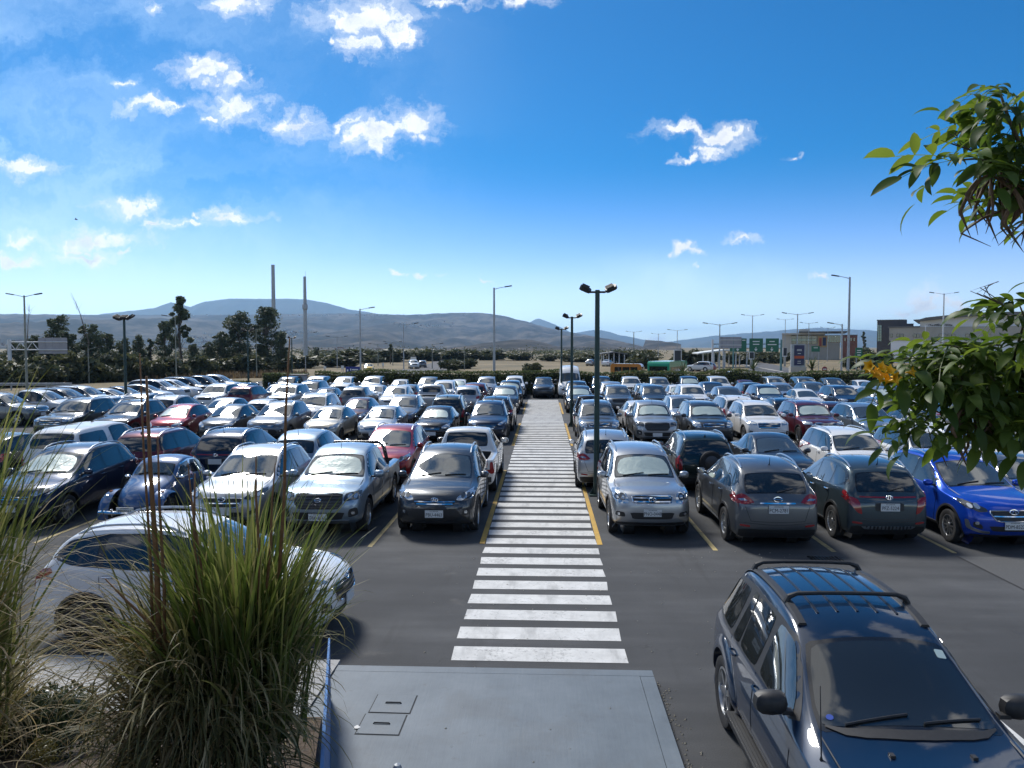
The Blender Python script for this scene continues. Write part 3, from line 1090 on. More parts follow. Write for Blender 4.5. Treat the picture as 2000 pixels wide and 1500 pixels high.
# ---- the models: outlines in metres, x forward, z up
def crossover(v=0):
    c = Car(4.42, 1.84, [
        (2.02, .92, .66, 1.92, .80, .87, .05, 0), (1.80, 1.00, .74, 1.72, .90, .965, .05, .05), (1.40, 1.06, .77, 1.35, .97, 1.0, .05, .04),
        (1.00, 1.10, .76, 1.0, 1.01, 1.0, .05, .10), (.18, 1.60, .635, .45, 1.03, 1.0, .06, .08), (-.35, 1.68, .655, -.3, 1.05, 1.0, .05, .02),
        (-1.05, 1.675, .65, -1.05, 1.08, 1.0, .05, 0), (-1.78, 1.60, .63, -1.78, 1.13, .97, .05, -.05), (-2.10, 1.10, .66, -2.02, 1.07, .93, .04, -.08),
        (-2.17, .94, .66, -2.06, .93, .91, .03, 0)], [(1.33, .345), (-1.31, .345)],
        front=[1.98, 2.17, 2.19, 2.14, 2.07], rear=[-2.02, -2.19, -2.21, -2.19, -2.17])
    sp = dict(
        ws=(((1.00, 1.10), (.18, 1.60)), .70, .585, .05, .94), rw=(((-2.10, 1.10), (-1.78, 1.60)), .62, .565, .10, .80),
        dlo=[(.86, 1.075), (.10, 1.52), (-.4, 1.575), (-1.1, 1.565), (-1.62, 1.47), (-1.86, 1.24), (-1.5, 1.15), (-.4, 1.09)],
        panes=[[(.74, 1.085), (.08, 1.485), (-.22, 1.535), (-.22, 1.095)], [(-.32, 1.10), (-.32, 1.545), (-1.08, 1.53), (-1.08, 1.135)], [(-1.17, 1.145), (-1.17, 1.52), (-1.56, 1.44), (-1.74, 1.255), (-1.48, 1.165)]],
        head=[[(.47, .80), (.60, .78), (.80, .90), (.83, .985), (.74, .96), (.50, .855)]], side_head=[[(1.70, .88), (1.93, .80), (1.95, .90), (1.52, .99)]],
        tail=[[(.60, .90), (.86, .92), (.86, 1.08), (.62, 1.04)]], side_tail=[[(-1.78, 1.05), (-2.08, .93), (-2.1, 1.08), (-1.82, 1.12)]],
        grille=[(.40, .70), (.50, .79)], bars=2, lower=[(.42, .38), (.58, .48), (.52, .58), (.42, .62)], chin=[(.74, .22), (.74, .31)], fog=[(.60, .46), (.78, .50), (.76, .64), (.62, .58)], fogl=[(.65, .52), (.71, .52), (.71, .58), (.65, .58)],
        rchin=[(.78, .24), (.78, .42)], hatch_recess=[(.30, .74), (.30, .90)], rrefl=[(.56, .46), (.76, .48), (.76, .52), (.56, .50)],
        sill=[(-.85, .22), (.87, .22), (.87, .34), (-.85, .34)], clad=.045,
        seams=[[(.86, 1.07), (.80, .60), (.75, .36)], [(-.27, 1.08), (-.27, .36)], [(-1.12, 1.13), (-1.10, .85), (-.93, .60), (-.90, .36)]], hood_seam=[(1.85, .62), (1.4, .72), (1.0, .72)],
        gate=(.72, 1.04, .55, .58), handles=[(-.10, .97), (-.98, 1.01)], mirror=(.66, 1.07, 1.0), rails=(-1.55, .0, .595, .055), antenna=(-1.5, .16),
        plate_f=(.52, 1), plate_r=(.82, 1), badge=[('front', .80, .075, 'H'), ('rear', 1.00, .07, 'H')])
    if v == 1:      # wide clear-and-red lamps, chrome tailgate bar
        sp.update(tail=[[(.46, .94), (.66, .90), (.86, .93), (.87, 1.04), (.70, 1.10), (.60, 1.06)]], tail_clear=[[(.60, .965), (.74, .965), (.80, 1.0), (.66, 1.01)]], garnish=[(.36, .915), (.36, .945)],
                  badge=[('front', .80, .08, 'bar'), ('rear', 1.00, .085, 'bar')], hatch_recess=None, grille=[(.30, .62), (.46, .82)], bars=3)
    if v == 2:      # slim lamps, light bar across the tailgate, squared bumpers
        sp.update(tail=[[(.56, .66), (.66, .70), (.80, .86), (.87, .98), (.82, 1.02), (.62, .96)]], garnish=None, spoiler_lamp=[(.60, .995), (.60, 1.025)], rskid=[(.50, .36), (.58, .42)],
                  head=[[(.50, .84), (.84, .94), (.84, .985), (.50, .89)]], grille=[(.44, .56), (.54, .80)], bars=4, bar_mat=BLACK_GLOSS, grille_frame=True, lower=[(.50, .34), (.56, .46)], handle_slot='fixed', handle_mat=CHROME)
    if v == 3:      # hexagonal grille with a bright frame, silver bumper blades
        sp.update(grille=[(.34, .60), (.46, .76), (.44, .80)], bars=1, grille_frame=True, head=[[(.48, .78), (.66, .76), (.86, .90), (.84, .97), (.72, .93), (.50, .84)]], head_mat=LAMP_DARK, bulb_mat=LAMP_CLEAR,
                  arrow=[(.44, .34), (.60, .35), (.82, .42), (.84, .60), (.80, .60), (.77, .46), (.60, .40), (.44, .39)], fog=[(.58, .43), (.74, .47), (.74, .58), (.60, .52)], badge=[('front', .78, .085, 'A'), ('rear', 1.0, .07, 'A')], lower=[(.40, .40), (.48, .50)], sill_mat=BLACK)
    dress(c, sp)
    return c.finish('crossover_body')

def tall_suv(v=0):
    """a boxier estate-like off-roader"""
    c = Car(4.62, 1.86, [
        (2.14, 1.00, .70, 2.06, .88, .90, .05, 0), (1.95, 1.07, .78, 1.85, .97, .975, .05, .04), (1.45, 1.11, .79, 1.4, 1.02, 1.0, .05, .03),
        (.98, 1.14, .77, .98, 1.06, 1.0, .05, .08), (.32, 1.68, .64, .55, 1.07, 1.0, .06, .06), (-.25, 1.75, .65, -.25, 1.08, 1.0, .05, .02),
        (-1.2, 1.76, .65, -1.2, 1.09, 1.0, .05, 0), (-2.02, 1.70, .63, -1.98, 1.10, .985, .05, -.03), (-2.24, 1.14, .70, -2.18, 1.08, .95, .04, -.05),
        (-2.29, .95, .70, -2.2, .94, .94, .03, 0)], [(1.40, .365), (-1.37, .365)], zs=.26, zl=.42, zm=.70,
        front=[2.14, 2.27, 2.28, 2.24, 2.18], rear=[-2.18, -2.30, -2.31, -2.30, -2.29], fcurve=.13, rcurve=.07)
    sp = dict(
        ws=(((.98, 1.14), (.32, 1.68)), .72, .60, .06, .93), rw=(((-2.24, 1.14), (-2.02, 1.70)), .66, .60, .10, .82),
        dlo=[(.86, 1.12), (.24, 1.60), (-.3, 1.65), (-1.3, 1.66), (-1.95, 1.62), (-2.06, 1.18), (-1.5, 1.14)],
        panes=[[(.76, 1.13), (.22, 1.565), (-.24, 1.615), (-.24, 1.13)], [(-.34, 1.13), (-.34, 1.625), (-1.12, 1.625), (-1.12, 1.145)], [(-1.22, 1.15), (-1.22, 1.625), (-1.88, 1.59), (-1.98, 1.20)]],
        head=[[(.50, .86), (.84, .90), (.87, 1.03), (.52, 1.00)]], side_head=[[(1.88, .90), (2.10, .88), (2.08, 1.02), (1.80, 1.03)]], bulb=.055,
        tail=[[(.74, .86), (.90, .87), (.89, 1.18), (.76, 1.16)]], side_tail=[[(-2.05, .88), (-2.20, .88), (-2.19, 1.16), (-2.08, 1.15)]],
        grille=[(.44, .74), (.47, .96)], bars=3, grille_frame=True, lower=[(.60, .42), (.66, .58)], chin=[(.80, .26), (.80, .38)], fog=[(.68, .48), (.82, .50), (.80, .64), (.69, .63)], fogl=[(.72, .53), (.78, .53), (.78, .59), (.72, .59)],
        rchin=[(.84, .28), (.84, .48)], garnish=[(.42, .93), (.42, .965)], rrefl=[(.60, .50), (.80, .52), (.80, .56), (.60, .54)],
        sill=[(-.88, .26), (.90, .26), (.90, .40), (-.88, .40)], clad=.05,
        seams=[[(.86, 1.11), (.82, .66), (.80, .42)], [(-.29, 1.12), (-.29, .42)], [(-1.17, 1.14), (-1.15, .90), (-.96, .62), (-.94, .42)]], hood_seam=[(2.0, .70), (1.5, .76), (1.0, .74)],
        gate=(.72, 1.08, .68, .62), handles=[(-.12, 1.0), (-1.02, 1.02)], mirror=(.70, 1.12, 1.1), rails=(-1.85, .05, .59, .06), antenna=(-1.7, .05),
        plate_f=(.60, 1), plate_r=(.78, 1), badge=[('front', .86, .07, ''), ('rear', 1.06, .06, '')])
    if v == 1:      # tail-mounted spare wheel, rounder lamps set low
        sp.update(garnish=None, plate_r=(.54, 1), tail=[[(.74, .72), (.90, .74), (.89, 1.06), (.76, 1.04)]], badge=[('front', .86, .07, '')])
    if v == 2:      # older model: oval lamps, wide chrome-barred grille, grey lower body
        sp.update(head=[[(.52, .80), (.70, .78), (.86, .86), (.87, 1.02), (.72, 1.05), (.56, .98)]], bulb=.07, grille=[(.42, .80), (.46, .94)], bars=2, lower=[(.44, .46), (.50, .60)], fog=[(.60, .50), (.82, .52), (.80, .62), (.62, .60)], badge=[('front', .87, .08, 'A')])
    dress(c, sp)
    if v == 1:
        z = .98
        x = c.hit('rear', -.08, z)[0].x
        mt, rm = MB(), MB()
        mt.lathe([(.18, -.02), (.30, -.02), (.335, -.06), (.34, -.16), (.30, -.20), (.20, -.20)], 26, 'X', (x, -.08, z))
        i = c.raw('spare_wheel', mt, RUBBER, 1)
        rm.lathe([(.20, -.19), (.10, -.22), (.001, -.22)], 20, 'X', (x, -.08, z))
        c.raw('spare_cover', rm, ALLOY_DARK, 1, i)
    return c.finish('tall_suv_body')

def hatchback():
    c = Car(4.0, 1.72, [
        (1.84, .82, .60, 1.74, .72, .86, .05, 0), (1.62, .91, .68, 1.54, .81, .96, .05, .05), (1.30, .97, .70, 1.22, .88, 1.0, .05, .04),
        (.98, 1.01, .69, .92, .92, 1.0, .05, .10), (.15, 1.45, .55, .40, .94, 1.0, .06, .08), (-.35, 1.515, .56, -.3, .96, 1.0, .05, .02),
        (-.95, 1.50, .55, -.95, .985, 1.0, .05, 0), (-1.55, 1.41, .52, -1.52, 1.03, .97, .05, -.05), (-1.86, 1.0, .60, -1.78, .98, .92, .04, -.08),
        (-1.95, .85, .60, -1.84, .85, .90, .03, 0)], [(1.24, .305), (-1.22, .305)], zs=.19, zl=.32, zm=.56,
        front=[1.80, 1.98, 2.0, 1.94, 1.88], rear=[-1.82, -1.98, -2.0, -1.98, -1.96], arch=.06)
    dress(c, dict(
        ws=(((.98, 1.01), (.15, 1.45)), .64, .50, .05, .94), rw=(((-1.86, 1.0), (-1.55, 1.41)), .54, .48, .10, .82),
        dlo=[(.82, .985), (.06, 1.385), (-.4, 1.43), (-1.0, 1.41), (-1.42, 1.32), (-1.60, 1.12), (-1.2, 1.05), (-.4, 1.0)],
        panes=[[(.70, .995), (.06, 1.355), (-.22, 1.395), (-.22, 1.005)], [(-.31, 1.01), (-.31, 1.40), (-.96, 1.375), (-.96, 1.045)], [(-1.04, 1.055), (-1.04, 1.37), (-1.37, 1.29), (-1.50, 1.13)]],
        head=[[(.42, .66), (.62, .66), (.76, .78), (.76, .87), (.62, .83), (.45, .75)]], side_head=[[(1.50, .76), (1.74, .68), (1.74, .80), (1.30, .89)]],
        tail=[[(.58, .74), (.80, .76), (.78, 1.0), (.62, .96)]], side_tail=[[(-1.62, .90), (-1.86, .78), (-1.86, .98), (-1.66, 1.02)]],
        grille=[(.36, .60), (.40, .70)], bars=2, lower=[(.46, .30), (.52, .46)], chin=[(.66, .19), (.66, .26)], fog=[(.56, .38), (.72, .40), (.70, .52), (.58, .50)], fogl=[(.61, .43), (.67, .43), (.67, .48), (.61, .48)],
        rchin=[(.66, .21), (.66, .32)], hatch_recess=[(.28, .62), (.28, .78)],
        seams=[[(.80, .98), (.76, .56), (.72, .33)], [(-.265, 1.0), (-.265, .33)], [(-1.0, 1.04), (-.98, .80), (-.85, .56), (-.82, .33)]], hood_seam=[(1.66, .56), (1.3, .64), (.98, .64)],
        gate=(.60, .96, .50, .52), handles=[(-.10, .89), (-.88, .92)], mirror=(.60, .975, .92), antenna=(-1.3, .16), plate_f=(.44, 1), plate_r=(.70, 1), badge=[('front', .73, .06, ''), ('rear', .92, .055, '')]))
    return c.finish('hatchback_body')

def sedan():
    c = Car(4.55, 1.76, [
        (2.10, .80, .60, 2.0, .70, .86, .05, 0), (1.88, .89, .70, 1.80, .79, .96, .05, .05), (1.45, .95, .72, 1.4, .86, 1.0, .05, .04),
        (1.02, .995, .70, 1.0, .91, 1.0, .05, .10), (.20, 1.42, .55, .42, .93, 1.0, .06, .08), (-.35, 1.475, .56, -.3, .945, 1.0, .05, .02),
        (-.85, 1.45, .55, -.85, .96, 1.0, .05, 0), (-1.58, 1.07, .62, -1.45, .985, 1.0, .05, -.06), (-1.95, 1.05, .64, -1.85, .985, .96, .04, -.04),
        (-2.20, 1.02, .60, -2.1, .94, .89, .04, 0)], [(1.36, .315), (-1.28, .315)], zs=.19, zl=.32, zm=.56,
        front=[2.06, 2.24, 2.26, 2.20, 2.14], rear=[-2.08, -2.25, -2.27, -2.24, -2.22], arch=.06)
    dress(c, dict(
        ws=(((1.02, .995), (.20, 1.42)), .65, .50, .05, .94), rw=(((-1.58, 1.07), (-.85, 1.45)), .58, .48, .10, .90),
        dlo=[(.86, .975), (.10, 1.365), (-.4, 1.40), (-.9, 1.36), (-1.38, 1.10), (-1.30, 1.03), (-.4, .985)],
        panes=[[(.72, .985), (.10, 1.335), (-.24, 1.365), (-.24, .99)], [(-.33, .995), (-.33, 1.365), (-.86, 1.33), (-1.0, 1.02)], [(-1.09, 1.03), (-.97, 1.27), (-1.25, 1.11)]],
        head=[[(.44, .64), (.64, .65), (.80, .76), (.80, .84), (.62, .80), (.46, .73)]], side_head=[[(1.74, .73), (2.0, .66), (2.0, .77), (1.58, .85)]],
        tail=[[(.48, .76), (.78, .76), (.78, .94), (.52, .92)]], side_tail=[[(-1.90, .86), (-2.12, .78), (-2.12, .92), (-1.94, .94)]],
        grille=[(.38, .54), (.44, .70)], bars=3, grille_frame=True, lower=[(.52, .28), (.56, .42)], chin=[(.70, .19), (.70, .25)], fog=[(.60, .36), (.76, .38), (.74, .48), (.62, .47)], fogl=[(.65, .40), (.71, .40), (.71, .45), (.65, .45)],
        rchin=[(.68, .21), (.68, .30)], garnish=[(.34, .86), (.34, .89)],
        seams=[[(.84, .97), (.80, .56), (.76, .33)], [(-.285, .99), (-.285, .33)], [(-1.05, 1.02), (-1.02, .80), (-.90, .56), (-.87, .33)]], hood_seam=[(1.92, .58), (1.5, .66), (1.02, .66)],
        handles=[(-.12, .88), (-.90, .90)], mirror=(.62, .965, .95), antenna=(-.9, .05), plate_f=(.42, 1), plate_r=(.74, 1), badge=[('front', .66, .06, ''), ('rear', .94, .055, '')]))
    return c.finish('sedan_body')

def pickup(canopy=False):
    bed = [(-.78, 1.76 if not canopy else 1.755, .62, -.72, 1.07, 1.0, .05, -.01)]
    if not canopy:
        mid = [(-.98, 1.12, .80, -.92, 1.06, 1.0, .02, -.01), (-1.15, 1.085, .83, -1.10, 1.05, 1.0, .015, 0), (-1.75, 1.085, .83, -1.75, 1.05, 1.0, .015, 0), (-2.40, 1.09, .82, -2.40, 1.05, .985, .015, 0), (-2.60, 1.08, .80, -2.58, 1.04, .965, .02, 0)]
    else:
        mid = [(-1.1, 1.77, .63, -1.1, 1.06, 1.0, .05, 0), (-1.75, 1.77, .63, -1.75, 1.06, 1.0, .05, 0), (-2.42, 1.72, .62, -2.38, 1.06, .985, .05, -.02), (-2.58, 1.12, .70, -2.54, 1.05, .965, .03, 0)]
    c = Car(5.25, 1.88, [
        (2.42, 1.00, .70, 2.32, .88, .90, .05, 0), (2.20, 1.08, .79, 2.12, .97, .975, .05, .05), (1.75, 1.13, .80, 1.72, 1.03, 1.0, .05, .04),
        (1.30, 1.16, .78, 1.30, 1.06, 1.0, .05, .08), (.62, 1.69, .62, .85, 1.07, 1.0, .06, .06), (.10, 1.775, .63, .10, 1.07, 1.0, .05, .02), (-.45, 1.78, .63, -.45, 1.07, 1.0, .05, 0)] + bed + mid,
        [(1.62, .375), (-1.58, .375)], zs=.30, zl=.46, zm=.72, arch=.085,
        front=[2.42, 2.56, 2.57, 2.53, 2.47], rear=[-2.55, -2.62, -2.63, -2.63, -2.61] if not canopy else [-2.5, -2.6, -2.62, -2.61, -2.59], fcurve=.14, rcurve=.03)
    c.tyre_w = .25
    if not canopy:                                         # the open load bed
        v = c.bv; faces, fm = [], []
        def inside(f):
            cx = sum(v[i][0] for i in f) / len(f); cy = sum(v[i][1] for i in f) / len(f); cz = sum(v[i][2] for i in f) / len(f)
            return -2.50 < cx < -1.06 and abs(cy) < .74 and 1.0 < cz < 1.2
        cut = [f for f in c.bf if inside(f)]
        for f, m_ in zip(c.bf, c.bfm):
            if not inside(f): faces.append(f); fm.append(m_)
        cnt = {}
        for f in cut:
            for a, b in zip(f, f[1:] + f[:1]): cnt[(a, b)] = 1
        bd = [(a, b) for (a, b) in cnt if (b, a) not in cnt]
        low_ = {}
        def lo_(i):
            if i not in low_:
                low_[i] = len(v); v.append([v[i][0], v[i][1], .70])
            return low_[i]
        for a, b in bd: faces.append((a, b, lo_(b), lo_(a))); fm.append(1)
        cc = len(v); v.append([-1.8, 0, .70])
        for a, b in bd: faces.append((lo_(a), lo_(b), cc)); fm.append(1)
        c.bf, c.bfm = faces, fm
    sp = dict(
        ws=(((1.30, 1.16), (.62, 1.69)), .72, .57, .06, .93),
        rw=(((-.96, 1.16), (-.80, 1.72)), .60, .56, .18, .86) if not canopy else (((-2.56, 1.14), (-2.42, 1.72)), .62, .57, .12, .85),
        dlo=[(1.18, 1.125), (.56, 1.60), (.05, 1.665), (-.5, 1.665), (-.70, 1.58), (-.72, 1.14)],
        panes=[[(1.06, 1.135), (.52, 1.565), (.16, 1.625), (.16, 1.14)], [(.06, 1.14), (.06, 1.63), (-.48, 1.63), (-.62, 1.56), (-.64, 1.15)]],
        head=[[(.54, .82), (.86, .88), (.88, 1.01), (.56, .99)]], side_head=[[(2.16, .88), (2.38, .84), (2.36, .99), (2.06, 1.02)]], head_mat=LAMP_DARK, bulb_mat=LAMP_CLEAR,
        tail=[[(.80, .66), (.91, .66), (.91, 1.0), (.80, 1.0)]], side_tail=[[(-2.50, .68), (-2.60, .68), (-2.60, .99), (-2.52, .99)]],
        grille=[(.42, .68), (.52, .80), (.50, .98)], bars=5, grille_frame=True, bar_mat=ALLOY_DARK, frame_mat=ALLOY_DARK, lower=[(.50, .44), (.58, .60)], skid=[(.62, .32), (.66, .42)], fog=[(.64, .48), (.84, .52), (.82, .70), (.66, .66)], fogl=[(.71, .55), (.77, .55), (.77, .61), (.71, .61)],
        rchin=[(.84, .40), (.84, .58)], garnish=None,
        sill=[(-1.10, .28), (1.12, .28), (1.12, .38), (-1.10, .38)],
        seams=[[(1.16, 1.12), (1.12, .70), (1.10, .42)], [(.11, 1.13), (.11, .42)], [(-.74, 1.13), (-.76, .80), (-.80, .42)], [(-.90, 1.06), (-.92, .46)]], hood_seam=[(2.25, .70), (1.8, .76), (1.32, .74)],
        handles=[(.26, 1.0), (-.58, 1.0)], mirror=(1.0, 1.13, 1.2), plate_f=(.50, 1), plate_r=(.54, 1), antenna=(-.35, .05) if canopy else (.5, .22), badge=[('front', .86, .07, 'bar'), ('rear', .88, .06, '')])
    if canopy:
        sp['dlo'] = [(1.18, 1.125), (.56, 1.60), (.05, 1.665), (-.5, 1.665), (-.70, 1.62), (-.72, 1.14)]
        sp['panes'] = sp['panes'] + [[(-1.0, 1.22), (-1.0, 1.60), (-2.28, 1.58), (-2.36, 1.22)]]
    dress(c, sp)
    m = MB()
    m.box((-2.66 if not canopy else -2.63, 0, .50), (.09, 1.62, .13), 0)
    c.raw('rear_bumper', m, ALLOY_DARK, 1, smooth=False)
    return c.finish('pickup_body' if not canopy else 'canopy_pickup_body')

def roll_bar():
    m = MB()
    for x0, z1 in ((-1.12, 1.70), (-1.30, 1.66)):
        m.tube([(x0 - .35, .74, 1.07), (x0 - .06, .70, z1 - .14), (x0, .58, z1), (x0, -.58, z1), (x0 - .06, -.70, z1 - .14), (x0 - .35, -.74, 1.07)], .035, 8)
    return m.mesh('roll_bar', BLACK_GLOSS, True, 40)

def minibus():
    c = Car(5.9, 2.0, [
        (2.78, 1.08, .70, 2.66, .92, .88, .06, 0), (2.55, 1.22, .80, 2.42, 1.05, .97, .06, .08), (2.22, 1.34, .84, 2.15, 1.14, 1.0, .06, .10),
        (1.50, 2.22, .76, 1.75, 1.18, 1.0, .08, .08), (1.05, 2.58, .74, 1.2, 1.2, 1.0, .10, .04), (.2, 2.66, .74, .2, 1.2, 1.0, .10, 0), (-1.4, 2.66, .74, -1.4, 1.2, 1.0, .10, 0),
        (-2.75, 2.60, .73, -2.72, 1.2, .99, .10, -.02), (-2.92, 1.3, .82, -2.86, 1.18, .98, .05, 0), (-2.94, 1.0, .82, -2.88, 1.0, .97, .03, 0)],
        [(1.95, .35), (-1.55, .35)], zs=.26, zl=.42, zm=.75, front=[2.72, 2.90, 2.92, 2.88, 2.82], rear=[-2.88, -2.95, -2.96, -2.96, -2.95], rcurve=.04)
    dress(c, dict(
        ws=(((2.22, 1.34), (1.50, 2.22)), .82, .72, .04, .86), rw=(((-2.92, 1.3), (-2.75, 2.60)), .66, .62, .12, .62),
        dlo=[(2.02, 1.28), (1.50, 2.02), (.4, 2.05), (-2.6, 2.05), (-2.66, 1.28)], panes=[[(1.9, 1.30), (1.44, 1.96), (.95, 1.99), (.95, 1.30)], [(.82, 1.30), (.82, 1.99), (-.4, 1.99), (-.4, 1.30)], [(-.5, 1.30), (-.5, 1.99), (-1.5, 1.99), (-1.5, 1.30)], [(-1.6, 1.30), (-1.6, 1.99), (-2.54, 1.99), (-2.58, 1.30)]],
        head=[[(.58, .82), (.84, .86), (.90, 1.12), (.66, 1.04)]], tail=[[(.86, .90), (.96, .90), (.95, 1.4), (.87, 1.4)]], grille=[(.50, .74), (.54, .98)], bars=3, lower=[(.60, .40), (.66, .58)], chin=[(.80, .26), (.80, .36)],
        sill=[(-1.0, .26), (1.4, .26), (1.4, .42), (-1.0, .42)], handles=[(1.0, 1.06)], mirror=(1.78, 1.34, 1.6), mirror_slot='fixed', plate_f=(.50, 1), plate_r=(.80, 1), badge=[('front', .86, .09, '')]))
    return c.finish('minibus_body')

def old_beetle():
    c = Car(4.07, 1.28, [
        (1.62, .62, .30, 1.60, .50, .55, .05, 0), (1.50, .80, .40, 1.46, .64, .72, .08, .06), (1.15, .98, .48, 1.1, .76, .88, .10, .06),
        (.72, 1.06, .56, .70, .84, 1.0, .08, .06), (.42, 1.40, .50, .52, .86, 1.0, .07, .05), (.02, 1.50, .50, .05, .87, 1.0, .07, .02), (-.45, 1.48, .49, -.45, .88, 1.0, .08, 0),
        (-.95, 1.30, .46, -.92, .86, .96, .10, -.04), (-1.40, .98, .42, -1.32, .76, .80, .12, -.06), (-1.62, .66, .34, -1.58, .54, .60, .08, 0)],
        [], zs=.26, zl=.34, zm=.44, front=[1.50, 1.60, 1.64, 1.65, 1.64], rear=[-1.55, -1.62, -1.66, -1.66, -1.64], fcurve=.10, flank=(.92, .97, 1.0))
    c.wheels = [(1.18, .315), (-1.22, .315)]
    c.W = 1.52
    c.tyre_w = .16
    dress(c, dict(ws=(((.72, 1.06), (.42, 1.40)), .46, .42, .12, .90), rw=(((-1.30, 1.06), (-.80, 1.38)), .34, .30, .25, .85),
        dlo=[(.56, .98), (.34, 1.32), (-.1, 1.39), (-.65, 1.32), (-.95, 1.05), (-.9, .98)], dlo_mat=CHROME,
        panes=[[(.50, 1.0), (.32, 1.29), (-.06, 1.355), (-.06, 1.0)], [(-.16, 1.0), (-.16, 1.36), (-.62, 1.30), (-.88, 1.06), (-.84, 1.0)]],
        seams=[[(.62, 1.0), (.60, .5), (.4, .36)], [(-.11, .98), (-.12, .36)]], handles=[(.02, .88)], handle_mat=CHROME, handle_slot='fixed', mirror=(.58, .98, .7), mirror_mat=CHROME, mirror_slot='fixed'))
    for sx, x0, ln in ((1, 1.18, .50), (-1, -1.22, .52)):
        for sy in (1, -1):
            m = MB()
            n1, n2 = 12, 18
            pts = []
            for i in range(n1 + 1):
                t_ = i / n1
                y = .48 + .29 * t_
                k = math.sqrt(max(0.0, 1 - (t_ * .93) ** 3.2))
                for j in range(n2 + 1):
                    a = math.pi * (-.06 + 1.12 * j / n2)
                    r = .40 + .09 * k
                    pts.append((x0 + sx * .04 + 1.12 * r * math.cos(a), sy * y, .30 + r * math.sin(a) * (1.02 + .08 * k)))
            w = n2 + 1
            fs = [(i * w + j, i * w + j + 1, (i + 1) * w + j + 1, (i + 1) * w + j) for i in range(n1) for j in range(n2)]
            m.add(pts, fs if sy < 0 else [f[::-1] for f in fs])
            c.raw('fender', m, BLACK, 2, slot='paint', sharp=60)
            if sx > 0:
                m = MB()
                M = Matrix.Rotation(R_(-62), 3, 'Y')
                q = MB(); q.lathe([(.001, .06), (.07, .05), (.105, .015), (.115, -.02), (.10, -.10)], 20, 'Z')
                m.v = [tuple(Vector((1.53, sy * .64, .66)) + Matrix.Rotation(R_(68), 3, 'Y') @ Vector(p)) for p in q.v]; m.f = q.f; m.m = q.m
                c.raw('headlight', m, LAMP_CLEAR, 2)
                q = MB(); q.box((1.36, sy * .62, .80), (.09, .06, .05), 0); c.raw('indicator', q, LAMP_AMBER, 1)
            else:
                m = MB(); m.box((-1.66, sy * .62, .62), (.10, .10, .17), 0); c.raw('tail_light', m, LAMP_RED, 1)
    for x, sg in ((1.86, 1), (-1.84, -1)):
        m = MB()
        m.tube([(x - sg * .26, .74, .40), (x - sg * .06, .66, .40), (x, .4, .40), (x + sg * .02, 0, .40), (x, -.4, .40), (x - sg * .06, -.66, .40), (x - sg * .26, -.74, .40)], .045, 8)
        for y in (.32, -.32): m.tube([(x, y, .33), (x + sg * .03, y, .49)], .028, 6)
        c.raw('bumper', m, CHROME, 2)
    m = MB(); m.box((1.90, 0, .46), (.016, .40, .155), 0)
    i = c.raw('number_plate', m, PLATE, 1, smooth=False); c.plate_f = (Vector((1.91, 0, .46)), 1, i)
    m = MB()
    for sy in (1, -1): m.box((-.02, sy * .70, .27), (1.6, .16, .05), 0)
    c.raw('running_board', m, BLACK, 1)
    return c.finish('beetle_body')

